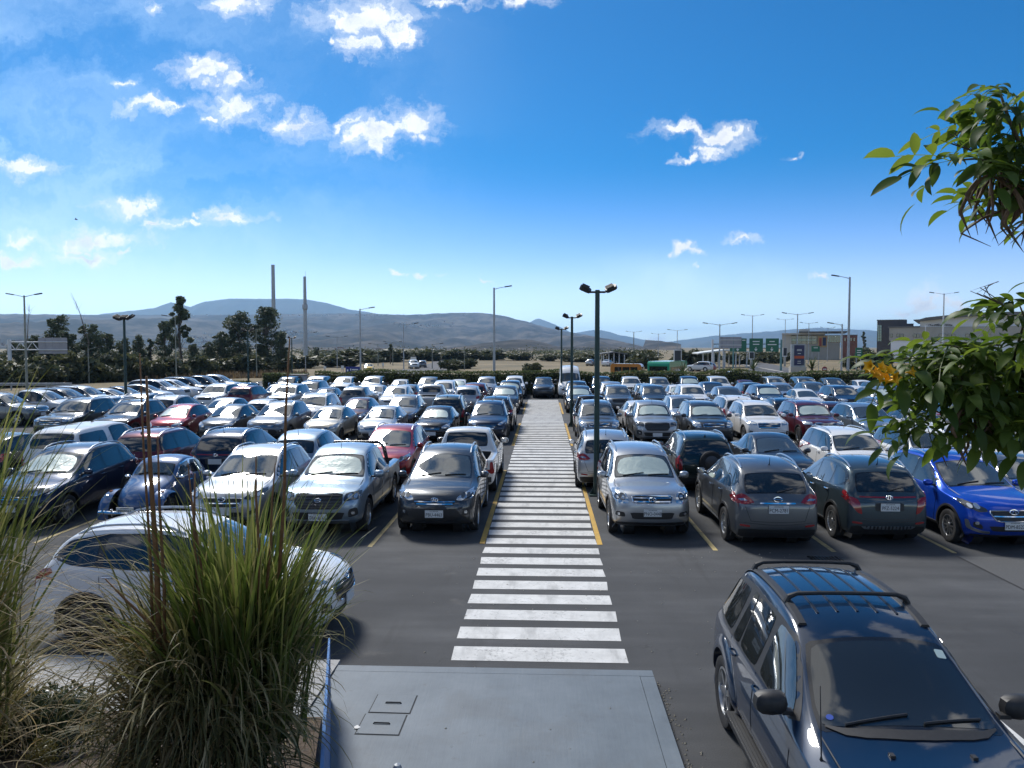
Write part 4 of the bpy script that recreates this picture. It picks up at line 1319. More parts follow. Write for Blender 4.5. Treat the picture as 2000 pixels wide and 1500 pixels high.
def off_roader():
    """the big near SUV with side steps and a roof rack"""
    c = Car(4.85, 1.86, [
        (2.26, 1.00, .66, 2.14, .86, .88, .06, 0), (2.05, 1.09, .74, 1.95, .95, .965, .06, .05), (1.50, 1.14, .77, 1.45, 1.01, 1.0, .06, .03),
        (.96, 1.17, .755, .95, 1.05, 1.0, .05, .16), (.22, 1.70, .60, .45, 1.06, 1.0, .06, .10), (-.30, 1.80, .61, -.3, 1.06, 1.0, .055, .03),
        (-1.1, 1.82, .61, -1.1, 1.07, 1.0, .055, 0), (-1.95, 1.77, .585, -1.92, 1.08, .975, .06, -.05), (-2.26, 1.18, .66, -2.16, 1.06, .93, .05, -.08), (-2.34, .98, .66, -2.2, .95, .91, .03, 0)],
        [(1.47, .39), (-1.47, .39)], zs=.36, zl=.50, zm=.76, arch=.075, levels=4,
        front=[2.22, 2.40, 2.42, 2.36, 2.30], rear=[-2.24, -2.38, -2.39, -2.37, -2.35], fcurve=.2)
    c.tyre_w = .27
    dress(c, dict(
        ws=(((.96, 1.17), (.22, 1.70)), .71, .565, .05, .95), rw=(((-2.26, 1.18), (-1.95, 1.77)), .60, .55, .10, .84),
        dlo=[(.80, 1.115), (.14, 1.60), (-.3, 1.66), (-1.2, 1.68), (-1.92, 1.60), (-2.08, 1.16), (-1.5, 1.11)], dlo_mat=BLACK,
        panes=[[(.70, 1.125), (.12, 1.565), (-.24, 1.62), (-.24, 1.125)], [(-.36, 1.125), (-.36, 1.63), (-.92, 1.645), (-.92, 1.125)], [(-.96, 1.125), (-.96, 1.645), (-1.08, 1.645), (-1.20, 1.125)], [(-1.30, 1.13), (-1.22, 1.63), (-1.86, 1.56), (-1.98, 1.18)]],
        head=[[(.50, .78), (.78, .82), (.80, .98), (.52, .95)]], tail=[[(.64, .86), (.76, .88), (.75, 1.20), (.66, 1.20)]], grille=[(.42, .72), (.45, .95)], bars=2, lower=[(.60, .46), (.66, .60)], rchin=[(.84, .40), (.84, .62)],
        seams=[[(.78, 1.10), (.80, .76), (.76, .46)], [(-.30, 1.11), (-.30, .46)], [(-1.24, 1.10), (-1.16, .86), (-.98, .66), (-.95, .46)]], hood_seam=[(2.08, .64), (1.5, .71), (.98, .72)],
        handles=[(-.16, 1.0), (-1.06, 1.0)], mirror=(.62, 1.16, 1.35), mirror_slot='fixed', plate_f=(.56, 1), plate_r=(.80, 1), badge=[('front', .84, .06, '')]))
    # roof: side mouldings, strips and two cross bars
    for sy in (1, -1):
        pts = [c.hit('top', x, .545 * sy)[0] + Vector((0, 0, .004)) for x in np.linspace(-1.86, -.02, 14)]
        m = MB()
        v = []
        for p in pts: v += [p + Vector((0, -.045, 0)), p + Vector((0, -.03, .022)), p + Vector((0, .03, .022)), p + Vector((0, .045, -.004))]
        m.add(v, [(i * 4 + j, i * 4 + j + 1, i * 4 + j + 5, i * 4 + j + 4) for i in range(13) for j in range(3)] + [(0, 1, 2, 3), (52, 55, 54, 53)])
        c.raw('rack_rail', m, BLACK, 0)
    for k in range(5):
        y = -.36 + .18 * k
        m = MB()
        v = []
        for x in np.linspace(-1.78, -.16, 12):
            p = c.hit('top', x, y)[0]
            v += [p + Vector((0, -.012, -.003)), p + Vector((0, -.010, .009)), p + Vector((0, .010, .009)), p + Vector((0, .012, -.003))]
        m.add(v, [(i * 4 + j, i * 4 + j + 1, i * 4 + j + 5, i * 4 + j + 4) for i in range(11) for j in range(3)])
        c.raw('roof_strip', m, ALLOY_DARK, 0)
    for x in (-.42, -1.55):
        z = c.hit('top', x, 0)[0].z
        m = MB()
        m.tube([(x, .57, z - .035), (x, .545, z + .02), (x, .47, z + .050), (x, .25, z + .058), (x, 0, z + .060), (x, -.25, z + .058), (x, -.47, z + .050), (x, -.545, z + .02), (x, -.57, z - .035)], [.035, .030, .022, .020, .020, .020, .022, .030, .035], 8)
        c.raw('rack_crossbar', m, BLACK, 0)
    for sy in (1, -1):
        m = MB()
        m.box((-.02, sy * .90, .37), (1.95, .19, .05), 0)
        for k in range(5): m.box((-.02, sy * (.83 + .034 * k), .399), (1.85, .014, .012), 0)
        c.raw('side_step', m, BLACK, 0, smooth=False)
        m = MB()                                            # wheel arch flares in body colour
    for (xw, R) in c.wheels:
        for mir in (1, -1):
            v, f = [], []
            for k in range(25):
                a = -.25 + (math.pi + .5) * k / 24
                for r, oy in ((R + .22, .002), (R + .17, .028), (R + .10, .040), (R + .075, .036), (R + .072, -.05)):
                    u, w_ = xw + r * math.cos(a), R + r * math.sin(a)
                    h, n = c.hit('side', u, w_)
                    yb_ = h.y if h.y > .8 else .86
                    v.append((u, mir * (yb_ + oy), w_))
            for k in range(24):
                for j in range(4):
                    q = (k * 5 + j, k * 5 + j + 1, k * 5 + j + 6, k * 5 + j + 5)
                    f.append(q if mir > 0 else q[::-1])
            c.raw('arch_flare', mesh_from('arch_flare', v, f, [BLACK], None, True, 50), None, 0, slot='paint')
    v, f = c.patch(c.ws_seg, rounded([(.49, .80), (.57, .80), (.57, .90), (.49, .90)], 1, .1), .010, .2, .002)
    c.raw('windscreen_sticker', mesh_from('windscreen_sticker', v, f, [mat('sticker_pale', (.35, .45, .45), .4)], None, True, 40), None, 0, c.ws_i)
    v, f = c.patch(c.ws_seg, [(-.60 + .028 * math.cos(a * math.pi / 8), .16 + .03 * math.sin(a * math.pi / 8)) for a in range(16)], .010, .2, .002)
    c.raw('windscreen_sticker', mesh_from('windscreen_sticker', v, f, [mat('sticker_blue', (.01, .05, .30), .4)], None, True, 40), None, 0, c.ws_i)
    m = MB(); h = c.hit('top', 1.20, -.80)[0]; m.tube([h, h + Vector((0, 0, .03)), h + Vector((-.05, 0, .55))], [.014, .006, .003], 5); c.raw('antenna', m, BLACK, 0)
    for y in (.3, -.3):
        m = MB(); h = c.hit('top', 1.25, y)[0]; m.box(h + Vector((0, 0, .008)), (.05, .035, .022)); c.raw('washer_jet', m, BLACK, 0)
    # cowl panel below the windscreen
    v, f = c.patch('top', rounded([(.86, -.70), (1.04, -.5), (1.10, 0), (1.04, .5), (.86, .70), (.95, .5), (1.0, 0), (.95, -.5)], 1, .2), .012, .1, .01)
    c.raw('cowl_panel', mesh_from('cowl_panel', v, f, [BLACK], None, True, 40), None, 0)
    return c.finish('off_roader_body')

# ================================================================== the parked cars
PAINT = {
    'white': paint('white_paint', (.72, .72, .71), 0.0, .35), 'pearl': paint('pearl_paint', (.62, .62, .60), .1, .35), 'silver': paint('silver_paint', (.40, .415, .43), .75, .32),
    'blue-silver': paint('blue_silver_paint', (.26, .33, .40), .7, .32), 'beige-silver': paint('beige_silver_paint', (.36, .34, .29), .6, .35),
    'grey': paint('grey_paint', (.13, .14, .15), .65, .32), 'dark grey': paint('dark_grey_paint', (.048, .053, .060), .5, .3), 'slate': paint('slate_paint', (.050, .072, .085), .5, .3),
    'black': paint('black_paint', (.010, .010, .012), .1, .25), 'navy': paint('navy_paint', (.008, .016, .042), .3, .28), 'dark green': paint('dark_green_paint', (.010, .022, .022), .3, .3),
    'red': paint('red_paint', (.26, .012, .020), .35, .3), 'dark red': paint('dark_red_paint', (.10, .008, .014), .4, .3), 'maroon': paint('maroon_paint', (.055, .012, .014), .4, .3),
    'bright blue': paint('bright_blue_paint', (.006, .055, .42), .35, .28), 'deep blue': paint('deep_blue_paint', (.004, .017, .044), .05, .3), 'old blue': paint('old_blue_paint', (.035, .085, .20), .1, .3),
    'orange': paint('orange_paint', (.60, .22, .04), .0, .4), 'bus green': paint('bus_green_paint', (.02, .30, .17), .0, .4), 'yellow': paint('yellow_paint', (.65, .42, .02), .0, .4)}
MODEL = {'crossover': crossover(0), 'crossover1': crossover(1), 'crossover2': crossover(2), 'crossover3': crossover(3), 'suv': tall_suv(0), 'suv1': tall_suv(1), 'suv2': tall_suv(2),
         'hatch': hatchback(), 'sedan': sedan(), 'pickup': pickup(), 'canopy': pickup(True), 'van': minibus(), 'beetle': old_beetle(), 'offroad': off_roader()}
KIND = {'crossover': 'crossover', 'crossover1': 'crossover', 'crossover2': 'crossover', 'crossover3': 'crossover', 'suv': 'SUV', 'suv1': 'SUV', 'suv2': 'SUV', 'hatch': 'hatchback', 'sedan': 'sedan',
        'pickup': 'pickup truck', 'canopy': 'canopied pickup truck', 'van': 'minibus', 'beetle': 'rounded vintage car', 'offroad': 'off-roader'}
NAME = {'crossover': 'parked_crossover', 'suv': 'parked_suv', 'hatch': 'parked_hatchback', 'sedan': 'parked_sedan', 'pickup': 'parked_pickup', 'canopy': 'parked_pickup', 'van': 'parked_minibus', 'beetle': 'vintage_car', 'offroad': 'parked_off_roader'}
ORD = ['first', 'second', 'third', 'fourth', 'fifth', 'sixth', 'seventh', 'eighth', 'ninth', 'tenth', 'eleventh', 'twelfth', 'thirteenth', 'fourteenth', 'fifteenth', 'sixteenth', 'seventeenth', 'eighteenth']
ROWG = ['cars in the row nearest the platform', 'cars in the second row', 'cars in the third row', 'cars in the fourth row', 'cars in the fifth row', 'cars in the sixth row', 'cars along the hedge', 'cars along the road edge']
rnd = random.Random(11)
ROOTS = {}
def park(row, side, k, model, colour, nose, Y, extra='', dx=0.0, rot=None, lod=None, shade=None, style=None, scale=None, label=None):
    """a car in the k-th bay beside the crosswalk; nose 'f' points at the platform, 'r' away from it"""
    c = MODEL[model]
    X = (XR + 2.42 * (k + .5) if side == 'lamp' else XL - 2.42 * (k + .5)) + dx
    s = scale or (rnd.uniform(.97, 1.03), rnd.uniform(.98, 1.02), rnd.uniform(.975, 1.03))
    rz = (-math.pi / 2 if nose == 'f' else math.pi / 2) + (rnd.uniform(-.022, .022) if rot is None else rot)
    where = 'lamp-post side' if side == 'lamp' else 'grass-clump side'
    lab = label or f"{colour} {KIND[model]} {'nose-out' if nose == 'f' else 'tail-out'}{extra}, {ORD[row]} row, {ORD[k]} bay, {where} of crosswalk"
    base = model.rstrip('0123456789')
    lod = (0 if row < 2 else 1 if row < 4 else 2) if lod is None else lod
    if shade is None: shade = rnd.random() < .22
    r = place(c, NAME[base], X + rnd.uniform(-.08, .08), Y, rz, PAINT[colour], lab, ROWG[row], lod, 'shade' if shade else None, rnd.random() < .3, rnd.randrange(4) if style is None else style, s,
              cat='pickup' if base in ('pickup', 'canopy') else 'van' if base == 'van' else 'car')
    ROOTS[(row, side, k)] = r
    return r

ROW_Y = [19.35, 24.0, 35.0, 39.9, 50.4, 55.4, 64.6]
L_, R2 = 'grass', 'lamp'
one = (1, 1, 1)
# row nearest the platform
a = park(0, R2, 0, 'suv2', 'silver', 'f', 18.75, shade=True, style=0, scale=(.95, .96, 1.01), rot=.015, label='silver SUV with a folding sunshade behind its windscreen, beside the near lamp post')
text_on_plate(MODEL['suv2'], a, 'plate_f', 'PNO-0448')
a = park(0, R2, 1, 'crossover1', 'grey', 'r', 18.15, style=1, scale=(1.05, 1, 1.05), rot=0, shade=False, label='grey crossover tail-out with red and clear lamps, between silver SUV and slate crossover')
text_on_plate(MODEL['crossover1'], a, 'plate_r', 'PCM-2781')
a = park(0, R2, 2, 'crossover2', 'slate', 'r', 18.4, dx=.05, style=3, scale=(.98, .98, 1.03), rot=.01, shade=False, label='slate crossover tail-out with a full-width lamp strip, beside the bright blue crossover')
text_on_plate(MODEL['crossover2'], a, 'plate_r', 'PFZ-5224')
a = park(0, R2, 3, 'crossover3', 'bright blue', 'f', 18.15, dx=.05, style=1, scale=(1, 1, 1.03), rot=.02, shade=False, label='bright blue crossover with silver bumper blades, nose towards the platform')
text_on_plate(MODEL['crossover3'], a, 'plate_f', 'PDM-8527')
park(0, R2, 4, 'sedan', 'grey', 'f', 20.2, dx=.1, style=0, rot=0, shade=False, label='grey sedan at the frame edge, next to the bright blue crossover')
a = park(0, L_, 0, 'crossover', 'dark grey', 'f', 18.8, style=2, scale=(1, 1, 1.03), rot=-.005, shade=False, label='dark grey crossover nose-out right beside the crosswalk, nearest row')
text_on_plate(MODEL['crossover'], a, 'plate_f', 'PBU-4463')
a = park(0, L_, 1, 'pickup', 'blue-silver', 'f', 18.9, style=2, scale=(1, 1, 1.0), rot=.01, shade=True, label='blue-silver pickup truck with a black roll bar over its bed, nearest row')
text_on_plate(MODEL['pickup'], a, 'plate_f', 'TBK-8763')
link(bpy.data.objects.new('roll_bar', roll_bar()), a)
park(0, L_, 2, 'crossover3', 'silver', 'f', 18.9, style=0, scale=(1.0, 1.0, 1.0), rot=0, shade=False, label='silver crossover behind the tall grass stalks, between pickup truck and vintage car')
a = park(0, L_, 3, 'beetle', 'old blue', 'f', 18.9, dx=.15, style=2, scale=(1, 1, 1), rot=-.01, shade=False, label='blue rounded vintage car with chrome bumper seen through the grass')
text_on_plate(MODEL['beetle'], a, 'plate_f', 'PBF0211')
park(0, L_, 4, 'crossover', 'navy', 'f', 19.0, dx=.0, style=1, scale=one, rot=.0, shade=True, label='navy crossover behind the grass blades at the end of the nearest row')
# second row
park(1, R2, 0, 'crossover1', 'silver', 'r', 24.4, dx=-.45, shade=False)
park(1, R2, 1, 'suv1', 'dark green', 'r', 24.0, extra=' with spare wheel', dx=-.1, scale=(.88, .95, .95), shade=False)
park(1, R2, 2, 'sedan', 'dark grey', 'f', 24.2, dx=-.05, shade=False, scale=(1, 1, 1.03))
park(1, R2, 3, 'suv2', 'white', 'f', 24.3, dx=-.05, shade=False, scale=(.94, .97, .93))
park(1, R2, 4, 'suv', 'white', 'f', 24.5, dx=-.1, shade=False, scale=(.97, .98, .96))
park(1, R2, 5, 'suv', 'pearl', 'f', 24.9, scale=(.93, .96, .97))
park(1, L_, 0, 'pickup', 'pearl', 'r', 23.9, dx=.1, shade=False)
park(1, L_, 1, 'crossover1', 'red', 'f', 24.7, dx=-.05)
park(1, L_, 2, 'hatch', 'blue-silver', 'r', 24.1, scale=(1.1, 1.06, 1.1), shade=False)
park(1, L_, 3, 'crossover2', 'navy', 'r', 24.3, shade=False)
park(1, L_, 4, 'suv', 'dark red', 'r', 24.3, shade=False, scale=(.94, .97, .94))
park(1, L_, 5, 'canopy', 'white', 'r', 24.6, shade=False)
park(1, L_, 6, 'hatch', 'dark green', 'r', 24.0)
park(1, L_, 7, 'sedan', 'black', 'f', 24.0)
# the rows further back
ROWS = {
    2: (dict(side=L_, cars=['crossover navy f', 'hatch black f', 'hatch silver f', 'hatch beige-silver f', 'sedan grey f', 'sedan dark%grey f', 'hatch red f', 'crossover black f', 'suv dark%grey f']),
        dict(side=R2, cars=['sedan grey f', 'pickup silver f', 'suv2 dark%grey f', 'suv white f', 'suv dark%red f', 'crossover blue-silver f', 'hatch white f', 'suv silver f', 'pickup white f', 'crossover red f'])),
    3: (dict(side=L_, cars=['crossover black r', 'suv1 dark%green r', 'crossover grey f', 'sedan maroon f', 'sedan white f', 'hatch pearl r', 'hatch silver f', 'crossover white r', 'sedan silver f']),
        dict(side=R2, cars=['pickup black r', 'hatch white r', 'crossover silver f', 'sedan white r', 'sedan black r', 'hatch maroon r', 'suv dark%grey r', 'hatch white f', 'suv silver r', 'sedan grey f', 'crossover white r'])),
    4: (dict(side=L_, cars=['crossover dark%grey f', 'crossover silver r', 'pickup silver r', 'crossover pearl f', 'crossover grey r', 'hatch navy f', 'suv silver f', 'sedan dark%red r', 'sedan white f']),
        dict(side=R2, cars=['crossover dark%grey f', 'suv grey f', 'sedan dark%grey f', 'suv white f', 'crossover grey f', 'sedan navy f', 'hatch white f', 'suv navy f', 'crossover silver f', 'sedan black f', 'suv white f', 'hatch silver f', 'crossover dark%grey f', 'pickup white f'])),
    5: (dict(side=L_, cars=['suv black f', 'sedan dark%red r', 'suv white f', 'hatch grey r', 'sedan silver f', 'crossover white r', 'suv navy f', 'hatch silver f', 'sedan black r']),
        dict(side=R2, cars=['suv black f', 'crossover silver f', 'sedan grey r', 'hatch white f', 'crossover navy f', 'suv black r', 'sedan silver f', 'crossover grey f', 'sedan white r', 'suv dark%grey f', 'hatch silver f', 'crossover white f', 'suv grey r', 'sedan white f', 'crossover black f'])),
    6: (dict(side=L_, cars=['pickup white f', 'sedan silver f', 'hatch white f', 'crossover grey f', 'hatch pearl f', 'suv silver f', 'crossover white f', 'suv silver f', 'suv black f']),
        dict(side=R2, cars=['', 'suv black f', 'pickup pearl f', 'suv beige-silver f', 'pickup navy f', 'suv pearl f', 'hatch dark%red f', 'suv beige-silver f', 'suv grey f', 'crossover dark%grey f', 'hatch white f', 'pickup grey f', 'suv white f', 'sedan silver f', 'crossover blue-silver f', 'suv white f', 'sedan dark%grey f']))}
for row, sides in ROWS.items():
    for sdv in sides:
        for k, txt in enumerate(sdv['cars']):
            if not txt: continue
            mo, co, no = txt.replace('%', ' ').split(' ', 1)[0], ' '.join(txt.replace('%', ' ').split(' ')[1:-1]), txt[-1]
            if mo == 'sedan' and rnd.random() < .8: mo = rnd.choice(['crossover', 'hatch', 'suv2'])
            if mo == 'crossover': mo = rnd.choice(['crossover', 'crossover1', 'crossover2', 'crossover3'])
            park(row, sdv['side'], k, mo, co, no, ROW_Y[row] + rnd.uniform(-.25, .25), shade=(True if (row, sdv['side'], k) in ((4, R2, 0), (4, L_, 0), (2, R2, 2)) else None))
    print('row', row) if False else None
def loose(model, colour, x, y, rz, label, group=None, lod=2, cat='car', scale=(1, 1, 1), shade=False, z=None):
    base = model.rstrip('0123456789')
    nm = NAME[base] if z is None else NAME[base].replace('parked', 'passing')
    r = place(MODEL[model], nm, x, y, rz, PAINT[colour], label, group, lod, 'shade' if shade else None, False, rnd.randrange(4), scale, cat)
    if z is not None: r.location.z = z
    return r
loose('crossover', 'dark grey', .0, 64.8, -math.pi / 2, 'dark grey crossover by the hedge straight behind the far end of the crosswalk', ROWG[6])
loose('van', 'white', 2.15, 65.2, -math.pi / 2, 'tall white minibus parked by the hedge beside the far lamp post', ROWG[6], cat='van')
# the line of cars along the road edge, noses towards the lot
for i, txt in enumerate(['suv|grey', 'pickup|white', 'suv|dark grey', 'suv|silver', 'sedan|white', 'sedan|black', 'hatch|silver', 'suv|white', 'crossover|white', 'suv|black', 'pickup|dark grey', 'pickup|silver']):
    mo, co = txt.split('|')
    loose(mo, co, -29.2 + rnd.uniform(-.3, .3), 40.4 + 2.45 * i, rnd.uniform(-.03, .03), f'{co} {KIND[mo]} nose towards the lot, {ORD[i]} in the line along the verge', ROWG[7], lod=1 if i < 6 else 2)
# the white crossover behind the grass and the big dark blue off-roader
r = place(MODEL['crossover2'], 'parked_crossover', -5.05, 11.15, .0, PAINT['white'], 'white crossover parked across the kerb behind the big grass clump', None, 0, None, True, 3, (1.0, 1.0, 1.0), 'car')
r = place(MODEL['offroad'], 'parked_off_roader', 2.90, 6.95, -math.pi / 2, PAINT['deep blue'], 'dark blue off-roader with roof rack and side steps, close beside the grey platform', None, 0, GLASS, False, 2, (1, 1, 1), 'car')
HERO = r

# ================================================================== hills
from mathutils import noise as mn
def hill_mat(name, dark, mid, pale, sc):
    def f(h, b):
        t = h.n('ShaderNodeTexCoord').outputs['Object']
        n = h.m('ADD', h.m('MULTIPLY', h.noise(t, sc, 8, 0.62), 0.65), h.m('MULTIPLY', h.noise(h.v('MULTIPLY', t, (1, .25, .5)), sc * 7, 7, 0.68), 0.62))
        h.put(b.inputs['Base Color'], h.ramp(n, [(0.46, dark), (0.60, mid), (0.84, pale)]))
        b.inputs['Roughness'].default_value = 1.0
        b.inputs['Specular IOR Level'].default_value = 0.1
    return ground_material(name, f)

def hill(name, prof, toe_Y, ridge_Y, toe_z, m, rough=20, nx=180, nt=36, gully=0.02, shape=1.25, seed=0):
    xs = [p[0] for p in prof]; ys = [p[1] for p in prof]
    v = []
    for i in range(nx + 1):
        px = xs[0] + (xs[-1] - xs[0]) * i / nx
        py = float(np.interp(px, xs, ys))
        top = at(px, py + 1.2 * mn.noise(Vector((px * .05, seed, 0))) + .5 * mn.noise(Vector((px * .23, seed, 4))), ridge_Y)
        for j in range(nt + 6):
            t = j / (nt - 1)
            if t <= 1:
                Y = toe_Y + (ridge_Y - toe_Y) * t
                f_ = t ** shape
                z = toe_z + (top.z - toe_z) * f_
                X = top.x * (Y / ridge_Y)
                k = math.sin(math.pi * min(1, t)) ** .7
                gl = mn.fractal(Vector((X * gully * .1, Y * gully * .018, seed + 3.3)), 0.9, 2.1, 5)
                z += rough * k * (gl + .6 * abs(mn.noise(Vector((X * gully * .22, Y * gully * .02, seed)))) - .2)
                z = min(z, CAM_Z + (top.z - CAM_Z) * (Y / ridge_Y) - (1 - t) * 2 if top.z > CAM_Z else z) if t < 1 else z
            else:
                Y = ridge_Y + (t - 1) * ridge_Y * .6
                X = top.x * (Y / ridge_Y); z = top.z - (t - 1) * (top.z) * .8
            v.append((X, Y, z))
    w = nt + 6
    f = [(i * w + j, (i + 1) * w + j, (i + 1) * w + j + 1, i * w + j + 1) for i in range(nx) for j in range(w - 1)]
    o = link(bpy.data.objects.new(name, mesh_from(name, v, f, [m], None, True)))
    o['kind'] = 'structure'
    return o

M_H1 = hill_mat('plateau_scrub', (.010, .014, .014), (.036, .036, .036), (.17, .145, .120), .0022)
M_H2 = hill_mat('far_mountain', (.035, .04, .038), (.06, .062, .056), (.09, .085, .07), .0006)
M_H3 = hill_mat('green_rise', (.045, .060, .022), (.10, .105, .045), (.17, .14, .075), .012)
hill('plateau', [(-260, 612), (0, 613), (200, 615), (400, 615), (560, 613), (700, 612), (800, 615), (880, 611), (940, 611), (980, 616), (1020, 626), (1070, 640), (1110, 648), (1150, 655), (1200, 664), (1250, 675), (1300, 690), (1330, 698)],
     750, 5200, -4, M_H1, shape=1.55, rough=62, nx=300, nt=60)
hill('mountain_ridge', [(150, 618), (230, 610), (300, 602), (333, 590), (372, 599), (400, 589), (450, 583), (520, 584), (556, 583), (600, 585), (640, 592), (680, 604), (730, 611), (760, 618)], 6200, 8600, -20, M_H2, rough=60, seed=5)
hill('distant_peaks', [(980, 650), (1020, 638), (1050, 621), (1085, 634), (1120, 651), (1160, 644), (1180, 646), (1215, 655), (1260, 664), (1300, 668), (1350, 662), (1400, 655), (1470, 650), (1540, 644), (1600, 640), (1660, 643), (1720, 646), (1800, 648), (1900, 646), (2100, 645), (2300, 650)],
     7000, 11000, -20, M_H2, rough=60, seed=9)
hill('green_rise', [(985, 702), (1020, 692), (1050, 687), (1090, 684), (1130, 685), (1170, 687), (1210, 690), (1240, 697), (1280, 704)], 360, 620, -2.5, M_H3, rough=1.2, nx=60, nt=20, gully=.5, seed=2)
# settlements on the slopes, too small to count
hb = MB()
rh = random.Random(4)
for (cx, cy, sx, sy, n) in ((420, 668, 90, 12, 220), (330, 690, 80, 8, 120), (700, 692, 60, 5, 130), (640, 688, 50, 4, 60), (560, 648, 60, 3, 50), (820, 634, 50, 5, 40), (620, 614.5, 240, 1, 60), (120, 668, 110, 8, 60)):
    for _ in range(n):
        px, py = rh.gauss(cx, sx * .6), rh.gauss(cy, sy * .6)
        Y = 2800
        top = at(px, py, Y)
        s_ = rh.uniform(5, 11)
        hb.box((top.x, Y, top.z - 3), (s_, s_, 10), 0 if rh.random() < .7 else 1)
# they sit on the plateau's slope
plat = bpy.data.objects['plateau']
pb = BVHTree.FromPolygons([v.co[:] for v in plat.data.vertices], [tuple(p.vertices) for p in plat.data.polygons])
nv = []
for q in range(0, len(hb.v), 8):
    c_ = Vector(np.mean(np.array(hb.v[q:q + 8]), axis=0)); o_ = Vector((0, 0, CAM_Z))
    h_, _, _, d_ = pb.ray_cast(o_, (c_ - o_).normalized())
    if h_ is None: h_ = Vector((c_.x, c_.y, -40))
    nv += [tuple(Vector(p) - c_ + h_) for p in hb.v[q:q + 8]]
hb.v = nv
o = hb.build('hillside_houses', [mat('far_wall', (.50, .47, .42), .9), mat('far_roof', (.28, .17, .12), .9)])
tag(o, 'scatter of pale houses across the foot of the plateau', kind='stuff')

# ================================================================== roads beyond the lot
def strip(name, pts, w, z, m, parent=None):
    v, f = [], []
    for i, p in enumerate(pts):
        a, b = Vector(pts[max(0, i - 1)]), Vector(pts[min(len(pts) - 1, i + 1)])
        d = (b - a).normalized(); n = Vector((-d.y, d.x))
        v += [(p[0] + n.x * w / 2, p[1] + n.y * w / 2, z), (p[0] - n.x * w / 2, p[1] - n.y * w / 2, z)]
    f = [(2 * i, 2 * i + 1, 2 * i + 3, 2 * i + 2) for i in range(len(pts) - 1)]
    o = link(bpy.data.objects.new(name, mesh_from(name, v, f, [m])), parent)
    if parent is None: o['kind'] = 'structure'
    return o
M_ROAD = mat('road_asphalt', (.075, .075, .078), .9, noise=(2, .2))
rd = strip('road', [(-46, 62), (-38, 74), (-31, 90), (-24, 125), (-21, 150), (-26, 210), (-40, 300), (-80, 480)], 9, -.008, M_ROAD)
strip('road_edge_line', [(-42.2, 60), (-34.2, 74), (-27.4, 90), (-20.2, 125), (-17.2, 150), (-22, 210)], .15, -.004, M_ROADW, rd)
rd2 = strip('access_road', [(-16, 96), (10, 98), (30, 104), (60, 122), (110, 150)], 8, -.010, M_ROAD)
rd3 = strip('slip_road', [(30, 106), (44, 150), (52, 190), (60, 240)], 8, -.006, M_ROAD)
M_KERB = mat('pale_kerb', (.42, .40, .36), .85, noise=(3, .15))
strip('kerb', [(20, 98.5), (34, 101), (62, 117), (112, 145)], .5, .02, M_KERB)
strip('kerb', [(40.5, 132), (48, 190), (56, 240)], .6, .03, M_KERB)

# ================================================================== vegetation
def leaf_mat(name, lo, hi, rough=.55, sub=.0):
    def f(h, b):
        gi = h.n('ShaderNodeNewGeometry')
        rn = gi.outputs['Random Per Island']
        h.put(b.inputs['Base Color'], h.ramp(rn, [(0.0, lo), (1.0, hi)]))
        b.inputs['Roughness'].default_value = rough
        tr = h.n('ShaderNodeBsdfTranslucent')
        h.put(tr.inputs[0], h.ramp(rn, [(0.0, tuple(c * 1.2 for c in lo)), (1.0, tuple(min(1, c * 1.5) for c in hi))]))
        mx_ = h.n('ShaderNodeMixShader'); mx_.inputs[0].default_value = .25
        out = h.nt.nodes['Material Output']
        h.nt.links.new(b.outputs[0], mx_.inputs[1]); h.nt.links.new(tr.outputs[0], mx_.inputs[2])
        h.nt.links.new(mx_.outputs[0], out.inputs[0])
    return ground_material(name, f)
M_EUC = leaf_mat('eucalyptus_leaf', (.032, .052, .026), (.110, .130, .065))
M_HEDGE = leaf_mat('hedge_leaf', (.036, .060, .016), (.145, .165, .050))
M_SCRUB = leaf_mat('scrub_leaf', (.030, .044, .018), (.105, .105, .045))
M_BRUSH = leaf_mat('dry_brush', (.075, .048, .026), (.19, .135, .070))
M_BARK = mat('bark', (.13, .105, .085), .9, noise=(6, .35))
M_PALM = leaf_mat('palm_leaf', (.028, .045, .018), (.085, .110, .045), .4)

def leaf_quads(mb, c, rad, n, size, r, droop=.3):
    for _ in range(n):
        while True:
            p = Vector((r.uniform(-1, 1), r.uniform(-1, 1), r.uniform(-1, 1)))
            if p.length <= 1: break
        p = p.normalized() * (p.length ** .8)
        q = Vector((c[0] + p.x * rad[0], c[1] + p.y * rad[1], c[2] + p.z * rad[2]))
        a = Vector((r.gauss(0, 1), r.gauss(0, 1), r.gauss(-droop, .7))).normalized()
        b = a.cross(Vector((r.gauss(0, 1), r.gauss(0, 1), r.gauss(0, 1)))).normalized()
        s_ = size * r.uniform(.6, 1.4)
        mb.add([q - a * s_, q + b * s_ * .42, q + a * s_, q - b * s_ * .42], [(0, 1, 2, 3)])

